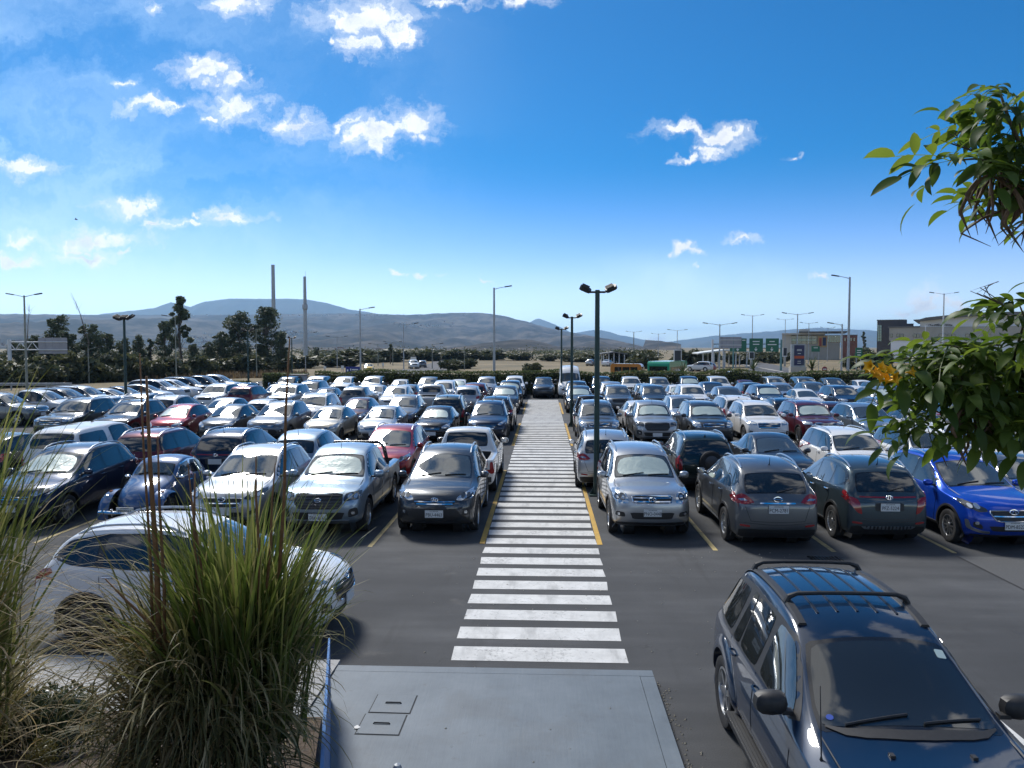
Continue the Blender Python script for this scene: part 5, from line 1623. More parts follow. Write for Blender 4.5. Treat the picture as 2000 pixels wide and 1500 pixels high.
def tree_meshes(h, wd, clumps, seed, open_=.0, leaf=.20, per=110):
    """a gum tree h metres high: forked trunk and hanging leaf clumps with gaps between them"""
    r = random.Random(seed)
    tb, lb = MB(), MB()
    path = [Vector((0, 0, -.1))]
    for k in range(1, 8): path.append(path[-1] + Vector((r.gauss(0, .12), r.gauss(0, .12), h * .13)))
    tb.tube(path, [.17 * (1 - i / 8.5) + .03 for i in range(8)], 7)
    for k in range(clumps):
        t = .12 + .88 * (k + r.random()) / clumps if not open_ else open_ + (1 - open_) * (k + r.random()) / clumps
        base = path[min(7, max(1, int(t * 7)))]
        env = wd * (1.0 - .55 * max(0, t - .45) / .55) * (.55 + .45 * min(1, (t - .15) / .3))
        a = r.uniform(0, 6.283)
        rad = env * r.uniform(.15, 1.0) ** .7
        c = Vector((base.x + math.cos(a) * rad, base.y + math.sin(a) * rad, t * h))
        tb.tube([base - Vector((0, 0, h * .05)), (base + c) / 2 + Vector((0, 0, .1)), c], [.045, .03, .012], 4, cap=False)
        s_ = r.uniform(.35, 1.05) * (.72 if open_ else .95) * (wd / 2.2) ** .5
        leaf_quads(lb, c, (s_, s_, s_ * .75), per, leaf, r)
    return tb.mesh('trunk', M_BARK, True), lb.mesh('crown', M_EUC)
TREES = [tree_meshes(10, 2.6, 62, 1), tree_meshes(10, 2.1, 54, 2), tree_meshes(10, 3.0, 72, 3), tree_meshes(10, 1.5, 34, 4, .42), tree_meshes(10, 2.4, 56, 6), tree_meshes(10, .75, 26, 5)]
def tree(kind, px, ytop, Y, label, wide=1.0, name='gum_tree', rot=None, group='trees beyond the road'):
    top = at(px, ytop, Y)
    s_ = top.z / 10.2
    r = empty(name, (top.x, Y, -.02), random.uniform(0, 6.28) if rot is None else rot, label, 'tree', group)
    r.scale = (s_ * wide, s_ * wide, s_)
    inst(TREES[kind][0], 'trunk', r); inst(TREES[kind][1], 'crown', r)
    return r
for (k, px, yt, Y, w, lab) in (
    (3, 352, 576, 112, 1.0, 'tallest gum tree, slim with an open top, beyond the verge'),
    (1, 104, 617, 98, 1.0, 'gum tree rising behind the overhead sign panel'),
    (4, 176, 634, 95, 1.1, 'gum tree with a leaning top, left of the green lamp post'),
    (0, 208, 652, 97, 1.0, 'dense dark gum tree directly behind the green lamp post by the verge'),
    (2, 243, 662, 99, .8, 'broad gum tree just beyond the verge lamp post'),
    (1, 270, 655, 101, .9, 'narrow gum tree between the verge lamp post and the tallest gum'),
    (0, 322, 628, 108, .8, 'bushy gum tree leaning against the tallest gum'),
    (5, 300, 660, 104, 1.5, 'small gum tree standing in front of the bushy one'),
    (4, 432, 648, 118, 1.1, 'rounded gum tree at the start of the dense group'),
    (2, 470, 612, 122, 1.15, 'large gum tree in the dense group, first of the two tall crowns'),
    (0, 520, 600, 124, 1.15, 'large gum tree in the dense group, nearest the tall masts'),
    (1, 546, 648, 120, 1.0, 'lower gum tree at the mast end of the dense group'),
    (4, 618, 678, 170, .9, 'round gum tree just past the second mast'),
    (1, 650, 690, 172, 1.3, 'low gum tree beside the round one past the masts'),
    (2, 28, 668, 94, 1.0, 'gum tree at the frame edge behind the overhead sign gantry'),
    (4, 66, 655, 96, .9, 'gum tree standing between the gantry post and its sign panel'),
    (1, 138, 648, 97, 1.1, 'gum tree at the foot of the tall bare snag'),
    (0, 378, 672, 112, 1.0, 'gum tree filling the gap after the tallest gum'),
    (4, 408, 668, 116, 1.0, 'gum tree leading into the dense group'),
    (3, 762, 671, 190, 1.2, 'wispy gum tree over the distant road'),
    (5, 836, 683, 240, 1.1, 'slim cypress, first of a pair by the far road'),
    (5, 843, 686, 240, 1.1, 'slim cypress, second of a pair by the far road'),
    (5, 1026, 690, 330, 1.2, 'dark slim tree in front of the green rise'),
    (5, 1688, 646, 220, .9, 'dark pointed cypress beside the dark office block')):
    tree(k, px, yt, Y, lab.replace('left of', 'next to'), w, name='cypress_tree' if 'cypress' in lab or 'slim tree' in lab else 'gum_tree')
# two bare snags
for px, yt, Y, lean, lab in ((138, 570, 92, -1.6, 'tall bare leaning snag above the gum trees'), (58, 595, 92, .4, 'short bare snag behind the double lamp post')):
    top = at(px, yt, Y)
    r_ = random.Random(px)
    r = empty('bare_tree', (top.x - lean, Y, 0), 0, lab, 'tree')
    m = MB()
    pts = [Vector((0, 0, 0)), Vector((lean * -.3, 0, top.z * .45)), Vector((lean * .4, 0, top.z * .8)), Vector((lean, 0, top.z))]
    m.tube(pts, [.09, .06, .035, .012], 5)
    for k in range(14):
        t = r_.uniform(.5, .97)
        b = pts[1].lerp(pts[3], (t - .45) / .55)
        m.tube([b, b + Vector((r_.uniform(-.7, .7), r_.uniform(-.3, .3), r_.uniform(.4, 1.2)))], [.018, .006], 3)
    m.build('trunk', M_BARK, r)

def shrub_mesh(seed, n=8, leaf=.16, material=None, per=150):
    r = random.Random(seed)
    lb, sb = MB(), MB()
    for k in range(n):
        a = r.uniform(0, 6.283); d = r.uniform(.1, .8)
        c = (math.cos(a) * d, math.sin(a) * d, r.uniform(.25, .8))
        sb.tube([(0, 0, -.05), (c[0] * .5, c[1] * .5, c[2] * .5), c], [.04, .03, .012], 4, cap=False)
        leaf_quads(lb, c, (.42, .42, .34), per, leaf, r)
    return sb.mesh('stem', M_BARK), lb.mesh('foliage', material or M_SCRUB)
SHRUBS = [shrub_mesh(k) for k in range(4)]
ns = 0
def shrub(px, Y, h, w, label, group='shrubs beyond the lot', z=0.0):
    global ns
    X = at(px, 700, Y).x
    s_, f_ = SHRUBS[ns % 4]; ns += 1
    r = empty('shrub', (X, Y, z), ns * 1.7, label, 'shrub', group)
    r.scale = (w / 2.2, w / 2.2, h / 1.1)
    inst(s_, 'stem', r); inst(f_, 'foliage', r)
    return r
for i, (px, Y, h, w) in enumerate(((5, 78, 2.6, 6), (40, 84, 3.2, 7), (75, 82, 2.4, 6), (110, 86, 3.0, 7), (140, 88, 3.6, 6), (190, 92, 3.2, 7), (225, 93, 3.4, 6), (262, 95, 3.2, 6), (300, 98, 2.6, 6), (335, 102, 2.8, 6), (365, 106, 2.6, 6), (395, 108, 2.8, 7), (430, 112, 2.6, 7), (470, 115, 3, 8), (510, 117, 3, 8), (548, 118, 2.4, 6))):
    shrub(px, Y, h, w, f'dark shrub under the gum trees, {ORD[i]} along the verge from the overhead sign' )
far_names = ['beyond the second mast', 'near the pylon-side field', 'by the distant road bend', 'along the field edge', 'behind the tall grey lamp', 'in the open field', 'before the plateau foot']
for i, (px, Y, h, w) in enumerate(((590, 150, 2.6, 10), (640, 160, 2.4, 12), (690, 200, 3.6, 16), (730, 215, 3.6, 15), (775, 220, 3.6, 14), (815, 230, 3.4, 14), (880, 240, 3.4, 16), (925, 250, 3.4, 16), (968, 250, 3.0, 15), (1010, 240, 2.4, 12), (905, 150, 2.0, 7), (875, 140, 1.8, 6), (1035, 110, 1.9, 4.4),
                                   (1075, 230, 2.2, 10), (1130, 220, 2.2, 12), (1200, 190, 3.2, 10), (1238, 185, 3.4, 10), (1262, 150, 3.2, 8), (1345, 170, 3.8, 8), (1380, 200, 3.2, 10), (1440, 190, 3.0, 10), (1500, 210, 3, 12), (1690, 150, 4.0, 8), (1720, 150, 3.4, 7), (1265, 84, 1.7, 3.2), (1530, 200, 3, 8))):
    shrub(px, Y, h, w, f'green scrub mound on the plain, {ORD[i if i < 13 else i - 13]} {"counting from the masts" if i < 13 else "counting from crosswalk axis to terminal"}' if i != 12 else 'single round bush standing just behind the hedge near the crosswalk axis', 'scrub on the plain')
# the far wood and scrub between the plain and the plateau reads as one mass
r_ = random.Random(13)
fw = MB()
for _ in range(520):
    px = r_.uniform(-80, 1290)
    Y = r_.uniform(240, 640)
    X = at(px, 700, Y).x
    h = r_.uniform(1.2, 3.4) + (2.5 if r_.random() < .12 else 0)
    leaf_quads(fw, (X, Y, h * .45), (h * r_.uniform(.9, 2.2), h, h * .55), 46, .55, r_)
o = fw.build('far_wood', M_SCRUB); tag(o, 'dark band of far scrub and woodland below the plateau', kind='stuff')
# dry brush along the verge: nobody could count it
r_ = random.Random(9)
db = MB()
for _ in range(9000):
    px = r_.uniform(-40, 600)
    Y = r_.uniform(83, 95) + (px / 600) * 24
    X = at(px, 700, Y).x
    h = r_.uniform(.25, .85) * (1.3 if r_.random() < .3 else .8)
    a = r_.uniform(0, 3.14); w_ = r_.uniform(.05, .14)
    lx, ly = r_.gauss(0, .2), r_.gauss(0, .2)
    db.add([(X - w_ * math.cos(a), Y - w_ * math.sin(a), -.02), (X + w_ * math.cos(a), Y + w_ * math.sin(a), -.02), (X + lx, Y + ly, h)], [(0, 1, 2)])
o = db.build('dry_brush', M_BRUSH); tag(o, 'tall brown dry brush covering the verge below the trees', kind='stuff')
# the hedge behind the last row
def hedge(name, x0, x1, Y, h, label, n, seed, thick=1.3, patchy=False):
    r = random.Random(seed)
    root = empty(name, ((x0 + x1) / 2, Y, 0), 0, label, 'hedge', 'hedges along the lot')
    core = MB(); lb = MB()
    L = x1 - x0
    steps = max(3, int(L / 1.2))
    tops = [h * (1 + .07 * mn.noise(Vector((k * .7, seed, 0))) + (.16 * mn.noise(Vector((k * .31, seed, 7))) if patchy else 0)) for k in range(steps + 1)]
    for k in range(steps):
        xa = -L / 2 + L * k / steps
        hh = (tops[k] + tops[k + 1]) / 2 - .22
        core.box((xa + L / steps / 2, 0, hh / 2), (L / steps + .01, thick - .5, hh))
    for _ in range(n):
        x = r.uniform(-L / 2, L / 2)
        k = (x + L / 2) / L * steps; i = min(steps - 1, int(k)); tp = tops[i] + (tops[i + 1] - tops[i]) * (k - i)
        side = r.random()
        if side < .62: y, z = -thick / 2 + abs(r.gauss(0, .14)), r.uniform(.05, 1) ** .8 * tp
        elif side < .9: y, z = r.uniform(-thick / 2, thick / 2), tp - abs(r.gauss(0, .09))
        else: y, z = thick / 2 - abs(r.gauss(0, .1)), r.uniform(.1, 1) * tp
        a = Vector((r.gauss(0, 1), r.gauss(0, 1), r.gauss(.2, .8))).normalized(); b = a.orthogonal().normalized()
        b = (Matrix.Rotation(r.uniform(0, 3.1), 3, a) @ b)
        s_ = r.uniform(.06, .13)
        q = Vector((x, y, z + r.uniform(0, .1)))
        lb.add([q - a * s_, q + b * s_ * .5, q + a * s_, q - b * s_ * .5], [(0, 1, 2, 3)])
    core.build('dark_core', mat('hedge_core', (.022, .024, .012), .95), root)  # solid dark boxes added as a core behind the leaves
    lb.build('foliage', M_HEDGE, root)
    return root
hedge('hedge', -20.5, 44, 68.6, 2.02, 'long dark green clipped hedge behind the last row of cars', 30000, 1, patchy=True)
hedge('hedge', -31.6, -27.6, 71.0, .95, 'short low hedge by the road next to the motorcycles', 2600, 3, 1.2)
hedge('hedge', -25.6, -21.6, 69.4, 1.75, 'short hedge piece beside the small white kiosk', 2800, 4, 1.2)

def rosette(px, Y, zc, n, ln, label, seed, trunk=.5):
    r = random.Random(seed)
    X = at(px, 700, Y).x
    root = empty('spiky_palm', (X, Y, 0), 0, label, 'plant', 'spiky palms behind the hedge')
    if trunk > .1:
        m = MB(); m.tube([(0, 0, 0), (.05, 0, zc * .6), (0, 0, zc)], [.16, .14, .12], 7); m.build('trunk', M_BARK, root)
    for k in range(n):
        a = k * 2.4; el = r.uniform(.05, 1.35)
        d = Vector((math.cos(a) * math.cos(el), math.sin(a) * math.cos(el), math.sin(el)))
        s_ = d.cross(Vector((0, 0, 1))).normalized()
        l_ = ln * r.uniform(.8, 1.1)
        m = MB(); v = []
        for i in range(5):
            t = i / 4
            p = Vector((0, 0, zc)) + d * l_ * t + Vector((0, 0, -.35 * l_ * t * t * math.cos(el)))
            w_ = .055 * (1 - t ** 2) + .004
            v += [p - s_ * w_, p + Vector((0, 0, .012)), p + s_ * w_]
        for i in range(4):
            m.add(v[i * 3:i * 3 + 6], [(0, 1, 4, 3), (1, 2, 5, 4)])
        m.build('frond', M_PALM, root)
rosette(1472, 80, 1.9, 34, 1.5, 'spiky palm in front of the green overhead signs', 1)
rosette(1586, 79, 2.0, 40, 1.6, 'largest spiky palm beside the blue advertising pylon', 2)
rosette(1630, 78, 1.35, 26, 1.1, 'small spiky palm next to the round road sign', 3)
rosette(1334, 79, 1.6, 30, 1.4, 'spiky palm beside the green bus', 4)

# ================================================================== street furniture
M_GREENP = mat('dark_green_pole', (.008, .035, .032), .45, .1, noise=(5, .25))
M_GALV = mat('galvanised_steel', (.34, .36, .38), .5, .5, noise=(3, .2))
M_OLD = mat('weathered_pole', (.25, .26, .22), .7, noise=(3, .25))
M_WHITE = mat('white_steel', (.62, .63, .64), .5, noise=(2, .12))
M_LENS = mat('lamp_lens', (.45, .45, .42), .25, coat=.6)
M_DK = mat('dark_housing', (.022, .023, .024), .5)

def lot_lamp(X, Y, h, label, heads=((-1, 0), (1, 0)), big=1.0, rz=0.0):
    root = empty('lamp_post', (X, Y, 0), rz, label, 'lamp post', 'dark green floodlight posts in the lot')
    m = MB(); m.tube([(0, 0, .02), (0, 0, h)], [.085, .065], 12); m.build('pole', M_GREENP, root, True, 40)
    m = MB(); m.box((0, 0, .02), (.42, .42, .04))
    for a in range(4):
        ca, sa = math.cos(a * math.pi / 2), math.sin(a * math.pi / 2)
        m.add([(ca * .08 - sa * .008, sa * .08 + ca * .008, .04), (ca * .19 - sa * .008, sa * .19 + ca * .008, .04), (ca * .08 - sa * .008, sa * .08 + ca * .008, .26),
               (ca * .08 + sa * .008, sa * .08 - ca * .008, .04), (ca * .19 + sa * .008, sa * .19 - ca * .008, .04), (ca * .08 + sa * .008, sa * .08 - ca * .008, .26)], [(0, 1, 2), (3, 5, 4), (1, 4, 5, 2)])
    m.build('base_plate', M_GREENP, root)
    for sx, tw in heads:
        m = MB(); m.tube([(0, 0, h - .06), (sx * .20, 0, h - .06), (sx * .30, 0, h - .02)], .03, 8); arm = m.build('arm', M_DK, root)
        M = Matrix.Translation((sx * .36, -.02, h + .03)) @ Matrix.Rotation(R_(tw), 4, 'Z') @ Matrix.Rotation(sx * R_(-24), 4, 'Y') @ Matrix.Rotation(R_(24), 4, 'X')
        m = MB()
        out = rounded([(-.17, -.16), (.17, -.16), (.24, 0), (.17, .16), (-.17, .16)], 1, .18)
        m.prism([(x * big, y * big) for x, y in out], -.04, .05, 0, M)
        for k in range(5): m.box(M @ Vector((0, (-.12 + .06 * k) * big, .075)), (.26 * big, .012, .05), 0, M=M.to_3x3())
        fl = m.build('floodlight', M_DK, root)
        m = MB(); m.prism([(x * big * .82, y * big * .82) for x, y in out], -.047, -.041, 0, M); m.build('lens', M_LENS, fl)
    return root
lot_lamp(1.50, 21.7, 5.80, 'near dark green floodlight post beside the silver SUV with the sunshade', big=.84)
lot_lamp(1.48, 40.6, 5.80, 'middle dark green floodlight post of the three along the crosswalk', big=.84)
lot_lamp(1.45, 63.0, 5.70, 'far dark green floodlight post in front of the minibus')
lot_lamp(-23.1, 41.5, 5.80, 'dark green floodlight post with three heads, in front of the verge', heads=((-1, 0), (1, 0), (.05, 0)), big=1.25)
lot_lamp(-24.6, 63.0, 5.6, 'dark green floodlight post in front of the dense gum group')
lot_lamp(-32.5, 98, 5.4, 'dark green floodlight post beyond the lot near the second mast', rz=.4)

def street_lamp(px, ytop, Y, label, arms=2, r=.09, m_=None, span=1.3, group='street lamps beyond the lot', drop=0.0):
    top = at(px, ytop, Y)
    h = top.z
    root = empty('street_lamp', (top.x, Y, drop), 0, label, 'street lamp', group)
    h -= drop
    m_ = m_ or M_GALV
    m = MB(); m.tube([(0, 0, 0), (0, 0, h * .5), (0, 0, h)], [r, r * .8, r * .6], 8); m.build('pole', m_, root, True, 40)
    for sx in ((-1, 1) if arms == 2 else (1,) if arms == 1 else (-1,)):
        m = MB(); m.tube([(0, 0, h - .15), (sx * span * .3, 0, h - .02), (sx * span * .6, 0, h + .08)], [.035, .03, .03], 6); a = m.build('arm', m_, root)
        m = MB()
        M = Matrix.Translation((sx * span * .8, 0, h + .12)) @ Matrix.Rotation(-sx * R_(9), 4, 'Y')
        m.prism(rounded([(-.36, -.08), (.36, -.14), (.36, .14), (-.36, .08)] if sx > 0 else [(-.36, -.14), (.36, -.08), (.36, .08), (-.36, .14)], 1, .2), -.04, .06, 0, M)
        m.build('lamp_head', M_DK, root)
    return root
for (px, yt, Y, ar, r, ml, lab) in (
    (47, 577, 70, 2, .12, M_OLD, 'double street lamp with curved arms beside the overhead sign gantry'),
    (342, 618, 94, -1, .09, M_OLD, 'single street lamp in front of the tallest gum tree'),
    (172, 680, 88, 1, .08, M_OLD, 'short slanting lamp pole at the foot of the gum trees'),
    (500, 642, 104, 1, .08, M_OLD, 'street lamp pole in front of the dense gum group'),
    (596, 650, 135, 2, .09, M_GALV, 'double street lamp directly in front of the second mast'),
    (658, 658, 150, 2, .09, M_GALV, 'double street lamp past the second mast near the low trees'),
    (703, 603, 88, 1, .12, M_GALV, 'tall grey single-arm lamp beside the blue road sign'),
    (738, 672, 170, 2, .09, M_OLD, 'distant double lamp on the plain beside the wispy tree'),
    (767, 668, 175, 2, .09, M_OLD, 'distant double lamp crossing the wispy tree'),
    (788, 633, 110, 1, .10, M_GALV, 'grey lamp pole standing where the road bends'),
    (844, 672, 150, 1, .09, M_OLD, 'thin lamp pole beside the pair of cypresses'),
    (907, 681, 140, 1, .08, M_OLD, 'thin lamp pole over the hedge near the tall grey lamp'),
    (965, 562, 74, 1, .14, M_GALV, 'tallest grey single-arm lamp standing over the hedge near the crosswalk axis'),
    (1238, 648, 210, 2, .16, M_OLD, 'thick telecom-like pole on the green rise'),
    (1286, 652, 230, 2, .10, M_GALV, 'distant double lamp behind the bus'),
    (1323, 645, 170, 2, .10, M_GALV, 'double lamp above the white-framed dark panel'),
    (1406, 633, 100, 2, .11, M_GALV, 'double lamp in front of the grey sign back'),
    (1470, 616, 150, 2, .11, M_GALV, 'double lamp behind the middle green overhead sign'),
    (1534, 624, 200, 2, .11, M_GALV, 'double lamp behind the corner of the terminal'),
    (1558, 613, 110, 2, .11, M_GALV, 'double lamp behind the blue advertising pylon'),
    (1580, 631, 190, 2, .11, M_GALV, 'double lamp in front of the terminal roof'),
    (1645, 633, 92, -1, .14, M_GALV, 'shorter grey pole close behind the tallest one by the hedge end'),
    (1660, 541, 74, -1, .15, M_GALV, 'tallest pale pole over the hedge near the green two-post sign'),
    (1617, 640, 230, 2, .11, M_GALV, 'distant double lamp at the glazed end of the terminal'),
    (1844, 573, 120, 2, .15, M_WHITE, 'tall white double lamp before the arched-roof building'),
    (1808, 635, 130, 1, .10, M_WHITE, 'slim white pole before the arched-roof building')):
    street_lamp(px, yt, Y, lab, ar, r, ml, span=1.7 if Y < 100 else 2.3)

# two tall tapering masts
for px, yt, Y, r0, r1, ring, lab in ((533, 517, 210, .62, .46, False, 'taller plain grey mast rising behind the gum trees'), (595, 540, 190, .58, .34, True, 'grey mast with a collar halfway up, beside the gum trees')):
    top = at(px, yt, Y)
    root = empty('tall_mast', (top.x, Y, -.02), 0, lab, 'mast', 'tall masts')
    m = MB(); m.tube([(0, 0, 0), (0, 0, top.z)], [r0, r1], 16); m.build('shaft', M_GALV, root, True, 40)
    if ring:
        m = MB(); z = at(px, 598, Y).z; m.lathe([(.42, z - .9), (.66, z - .6), (.66, z + .4), (.42, z + .7)], 16); m.build('collar', M_GALV, root)
        m = MB(); m.tube([(.2, 0, top.z), (.2, 0, top.z + 1.4)], .03, 4); m.build('antenna', M_GALV, root)

# overhead sign gantries
def panel(root, name, c, w, h, face, back=None, d=.08, rz=0):
    m = MB(); m.box(c, (w, d, h)); return m.build(name, face, root)
M_SIGN_G = mat('sign_green', (.004, .115, .060), .45, noise=(1.5, .12))
M_SIGN_B = mat('sign_blue', (.008, .022, .20), .45)
M_SIGNW = mat('sign_white', (.70, .72, .70), .5)
M_BACK = mat('sign_back', (.30, .30, .33), .55, .4, noise=(1.2, .15))
def arrow(root, c, s_, name='arrow', up=False):
    m = MB(); sg = 1 if up else -1
    p = [(-.07, -sg * .5), (.07, -sg * .5), (.07, sg * .02), (.32, -sg * .12), (.32, sg * .06), (0, sg * .5), (-.32, sg * .06), (-.32, -sg * .12), (-.07, sg * .02)]
    M = Matrix.Translation(c) @ Matrix.Rotation(math.pi / 2, 4, 'X')
    m.prism([(x * s_, y * s_) for x, y in p], -.004, .004, 0, M)
    return m.build(name, M_SIGNW, root)
def line_mark(root, c, w, h=.10):
    m = MB(); m.box(c, (w, .012, h)); return m.build('lettering_line', M_SIGNW, root)

Y = 82
a, b = at(18, 668, Y), at(131, 668, Y)
root = empty('sign_gantry', (a.x, Y, 0), 0, 'white cantilever gantry carrying a sign panel seen from behind', 'sign gantry')
m = MB(); m.tube([(0, 0, -.02), (0, 0, a.z + .25)], [.22, .18], 12); m.build('post', M_WHITE, root, True, 40)
Lb = b.x - a.x; z0, z1 = a.z - .85, a.z
for z, n_ in ((z0, 'chord'), (z1, 'chord')):
    m = MB(); m.tube([(0, 0, z), (Lb, 0, z)], .06, 8); m.build(n_, M_WHITE, root)
for k in range(5):
    x0, x1 = Lb * .5 * k / 5, Lb * .5 * (k + 1) / 5
    m = MB(); m.tube([(x0, 0, z0 if k % 2 else z1), (x1, 0, z1 if k % 2 else z0)], .04, 6); m.build('brace', M_WHITE, root)
for k in range(4):
    w_ = Lb * .50 / 4
    m = MB(); m.box((Lb * .49 + w_ * (k + .5), .12, (z0 + z1) / 2 + .02), (w_ - .03, .05, 1.75)); m.build('sign_board', M_BACK, root)
# guard rail
g0 = Vector((-58, 72.5, 0)); g1 = Vector((-46.2, 73.4, 0))
root = empty('guard_rail', g0, math.atan2(g1.y - g0.y, g1.x - g0.x), 'grey corrugated guard rail on the verge below the gantry', 'guard rail')
Lr = (g1 - g0).length
m = MB(); prof = [(0, .42), (-.05, .47), (-.05, .52), (0, .57), (-.05, .62), (-.05, .67), (0, .72)]
m.add([(x, p[0], p[1]) for x in (0, Lr) for p in prof], [(i, i + 1, i + 8, i + 7) for i in range(6)])
m.build('rail', M_GALV, root)
for k in range(7):
    m = MB(); m.box((Lr * (k + .5) / 7, .08, .35), (.09, .12, .74)); m.build('post', M_GALV, root)
# green signs over the access road
Y = 140
root = empty('sign_gantry', (at(1392, 700, Y).x, Y, 0), 0, 'overhead gantry with three green direction signs bearing white arrows', 'sign gantry')
bx = root.location.x
def rel(px, py): p = at(px, py, Y); return p.x - bx, p.z
(xa, za), (xb, zb) = rel(1392, 663), rel(1526, 672)
for x, zt, ml in ((xa, za, M_WHITE), (xb, zb + .8, mat('teal_post', (.10, .22, .22), .5))):
    m = MB(); m.tube([(x, 0, 0), (x, 0, zt)], [.2, .16], 10); m.build('post', ml, root, True, 40)
for py in (672, 680):
    z = rel(1450, py)[1]; m = MB(); m.tube([(xa, 0, z), (xb, 0, z)], .08, 6); m.build('chord', M_DK, root)
for x0, x1, y0, y1, ax, lines in ((1425, 1457, 661, 687, 1440, ((1452, 664.5, 6),)), (1463, 1489, 661, 687, 1475.5, ((1476, 667, 13), (1476, 672.5, 12))), (1495, 1520, 661, 687, 1506.5, ((1507, 667, 10), (1507, 673, 17)))):
    (ux, uz), (vx, vz) = rel(x0, y0), rel(x1, y1)
    bd = panel(root, 'sign_board', ((ux + vx) / 2, -.25, (uz + vz) / 2), vx - ux, uz - vz, M_SIGN_G)
    for (cx, cy, w_) in lines:
        px_, pz_ = rel(cx, cy); line_mark(bd, Vector((px_, -.30, pz_)), w_ / 1500 * Y, .16)
    px_, pz_ = rel(ax, 682); arrow(bd, Vector((px_, -.305, pz_)), .75)
# grey back of a sign in front of them
Y = 112
root = empty('sign_gantry', (at(1405, 700, Y).x, Y, 0), 0, 'grey back of a large road sign overlapping the green signs', 'sign gantry')
bx = root.location.x
p0, p1 = at(1406, 658, Y), at(1448, 680, Y)
for k in range(4):
    w_ = (p1.x - p0.x) / 4
    m = MB(); m.box((p0.x - bx + w_ * (k + .5), 0, (p0.z + p1.z) / 2), (w_ - .02, .06, p0.z - p1.z)); m.build('sign_board', M_BACK, root)
for py in (664, 674):
    z = at(1406, py, Y).z; m = MB(); m.tube([(p0.x - bx, -.08, z), (p1.x - bx, -.08, z)], .05, 6); m.build('rail', M_WHITE, root)
m = MB(); m.tube([(.6, .08, 0), (.6, .08, p0.z)], .12, 8); m.build('post', M_GALV, root)
m = MB(); m.tube([(2.0, .08, 0), (2.0, .08, p0.z)], .12, 8); m.build('post', mat('teal_post', (.10, .22, .22), .5), root)
# single signs
def two_post_sign(px0, px1, py0, py1, Y, face, label, lines=(), legs=True, inset=.12):
    a, b = at(px0, py0, Y), at(px1, py1, Y)
    root = empty('road_sign', ((a.x + b.x) / 2, Y, 0), 0, label, 'road sign', 'road signs')
    w, h = b.x - a.x, a.z - b.z
    bd = panel(root, 'sign_board', (0, 0, (a.z + b.z) / 2), w, h, face, d=.05)
    if legs:
        for sx in (-1, 1):
            m = MB(); m.tube([(sx * (w / 2 - inset), .05, 0), (sx * (w / 2 - inset), .05, a.z - .05)], .04, 6); m.build('post', M_GALV, root)
    for (u, v_, lw, lh) in lines: line_mark(bd, Vector((u * w, -.032, b.z + v_ * h)), lw * w, lh * h)
    return root
two_post_sign(675, 703, 716, 733, 76, M_SIGN_B, 'blue road sign with white symbols in front of the tall grey lamp', ((-.36, .55, .10, .24), (-.14, .66, .07, .22), (.16, .66, .42, .12), (.16, .36, .42, .12)))
two_post_sign(1671, 1684, 679, 699, 80, M_SIGN_G, 'green two-post direction sign beside the tallest pale pole', ((0, .72, .55, .08), (0, .52, .6, .08), (0, .28, .45, .10)))
two_post_sign(1585, 1601, 676, 687, 125, M_SIGN_G, 'small green sign with two arrows in front of the terminal', ((0, .7, .5, .12),))
two_post_sign(802, 813, 697, 703, 200, M_SIGNW, 'white sign high over the far road', ())
two_post_sign(666, 672, 714, 720, 120, M_SIGNW, 'small white square sign before the blue road sign', ())
two_post_sign(746, 750, 709, 715, 150, M_SIGNW, 'tiny white roadside marker near the yellow taxi', ())
two_post_sign(632, 637, 715, 720, 120, M_SIGNW, 'small pale marker sign near the low trees', ())
# round sign
p = at(1610.5, 721, 77); root = empty('road_sign', (p.x, 77, 0), 0, 'round no-entry sign between the two spiky palms', 'road sign', 'road signs')
m = MB(); m.lathe([(.001, -.02), (.26, -.02), (.26, .02), (.001, .02)], 24, 'Y', (0, 0, p.z)); bd = m.build('sign_board', mat('sign_dark_red', (.20, .02, .03), .5), root)
m = MB(); m.box((0, -.026, p.z), (.36, .01, .09)); m.build('white_bar', M_SIGNW, bd)
m = MB(); m.tube([(0, .05, 0), (0, .05, p.z)], .03, 6); m.build('post', M_GALV, root)
# advertising pylon
Y = 84
a, b = at(1545, 672, Y), at(1572, 716, Y)
root = empty('advertising_pylon', ((a.x + b.x) / 2, Y, 0), 0, 'blue advertising pylon with an orange band on a pale plinth', 'billboard')
w, h = b.x - a.x, a.z - b.z
m = MB(); m.box((0, 0, (a.z + b.z) / 2), (w, .3, h)); m.build('frame', M_GALV, root)
zc = (a.z + b.z) / 2
m = MB(); m.box((.08, -.17, zc), (w * .70, .04, h * .90)); bd = m.build('poster', mat('poster_blue', (.012, .016, .075), .4, noise=(3, .2)), root)
m = MB(); m.box((.08, -.196, zc - h * .08), (w * .70, .012, h * .12)); m.build('orange_band', mat('poster_orange', (.42, .07, .02), .5), bd)
for dz_, ww in ((.26, .6), (.21, .62), (.08, .4), (-.26, .4), (-.35, .45)): line_mark(bd, Vector((.08, -.196, zc + dz_ * h)), w * .7 * ww * .8, .05)
m = MB(); m.box((0, .05, b.z / 2), (w * 1.1, .7, b.z)); m.build('plinth', M_KERB, root)
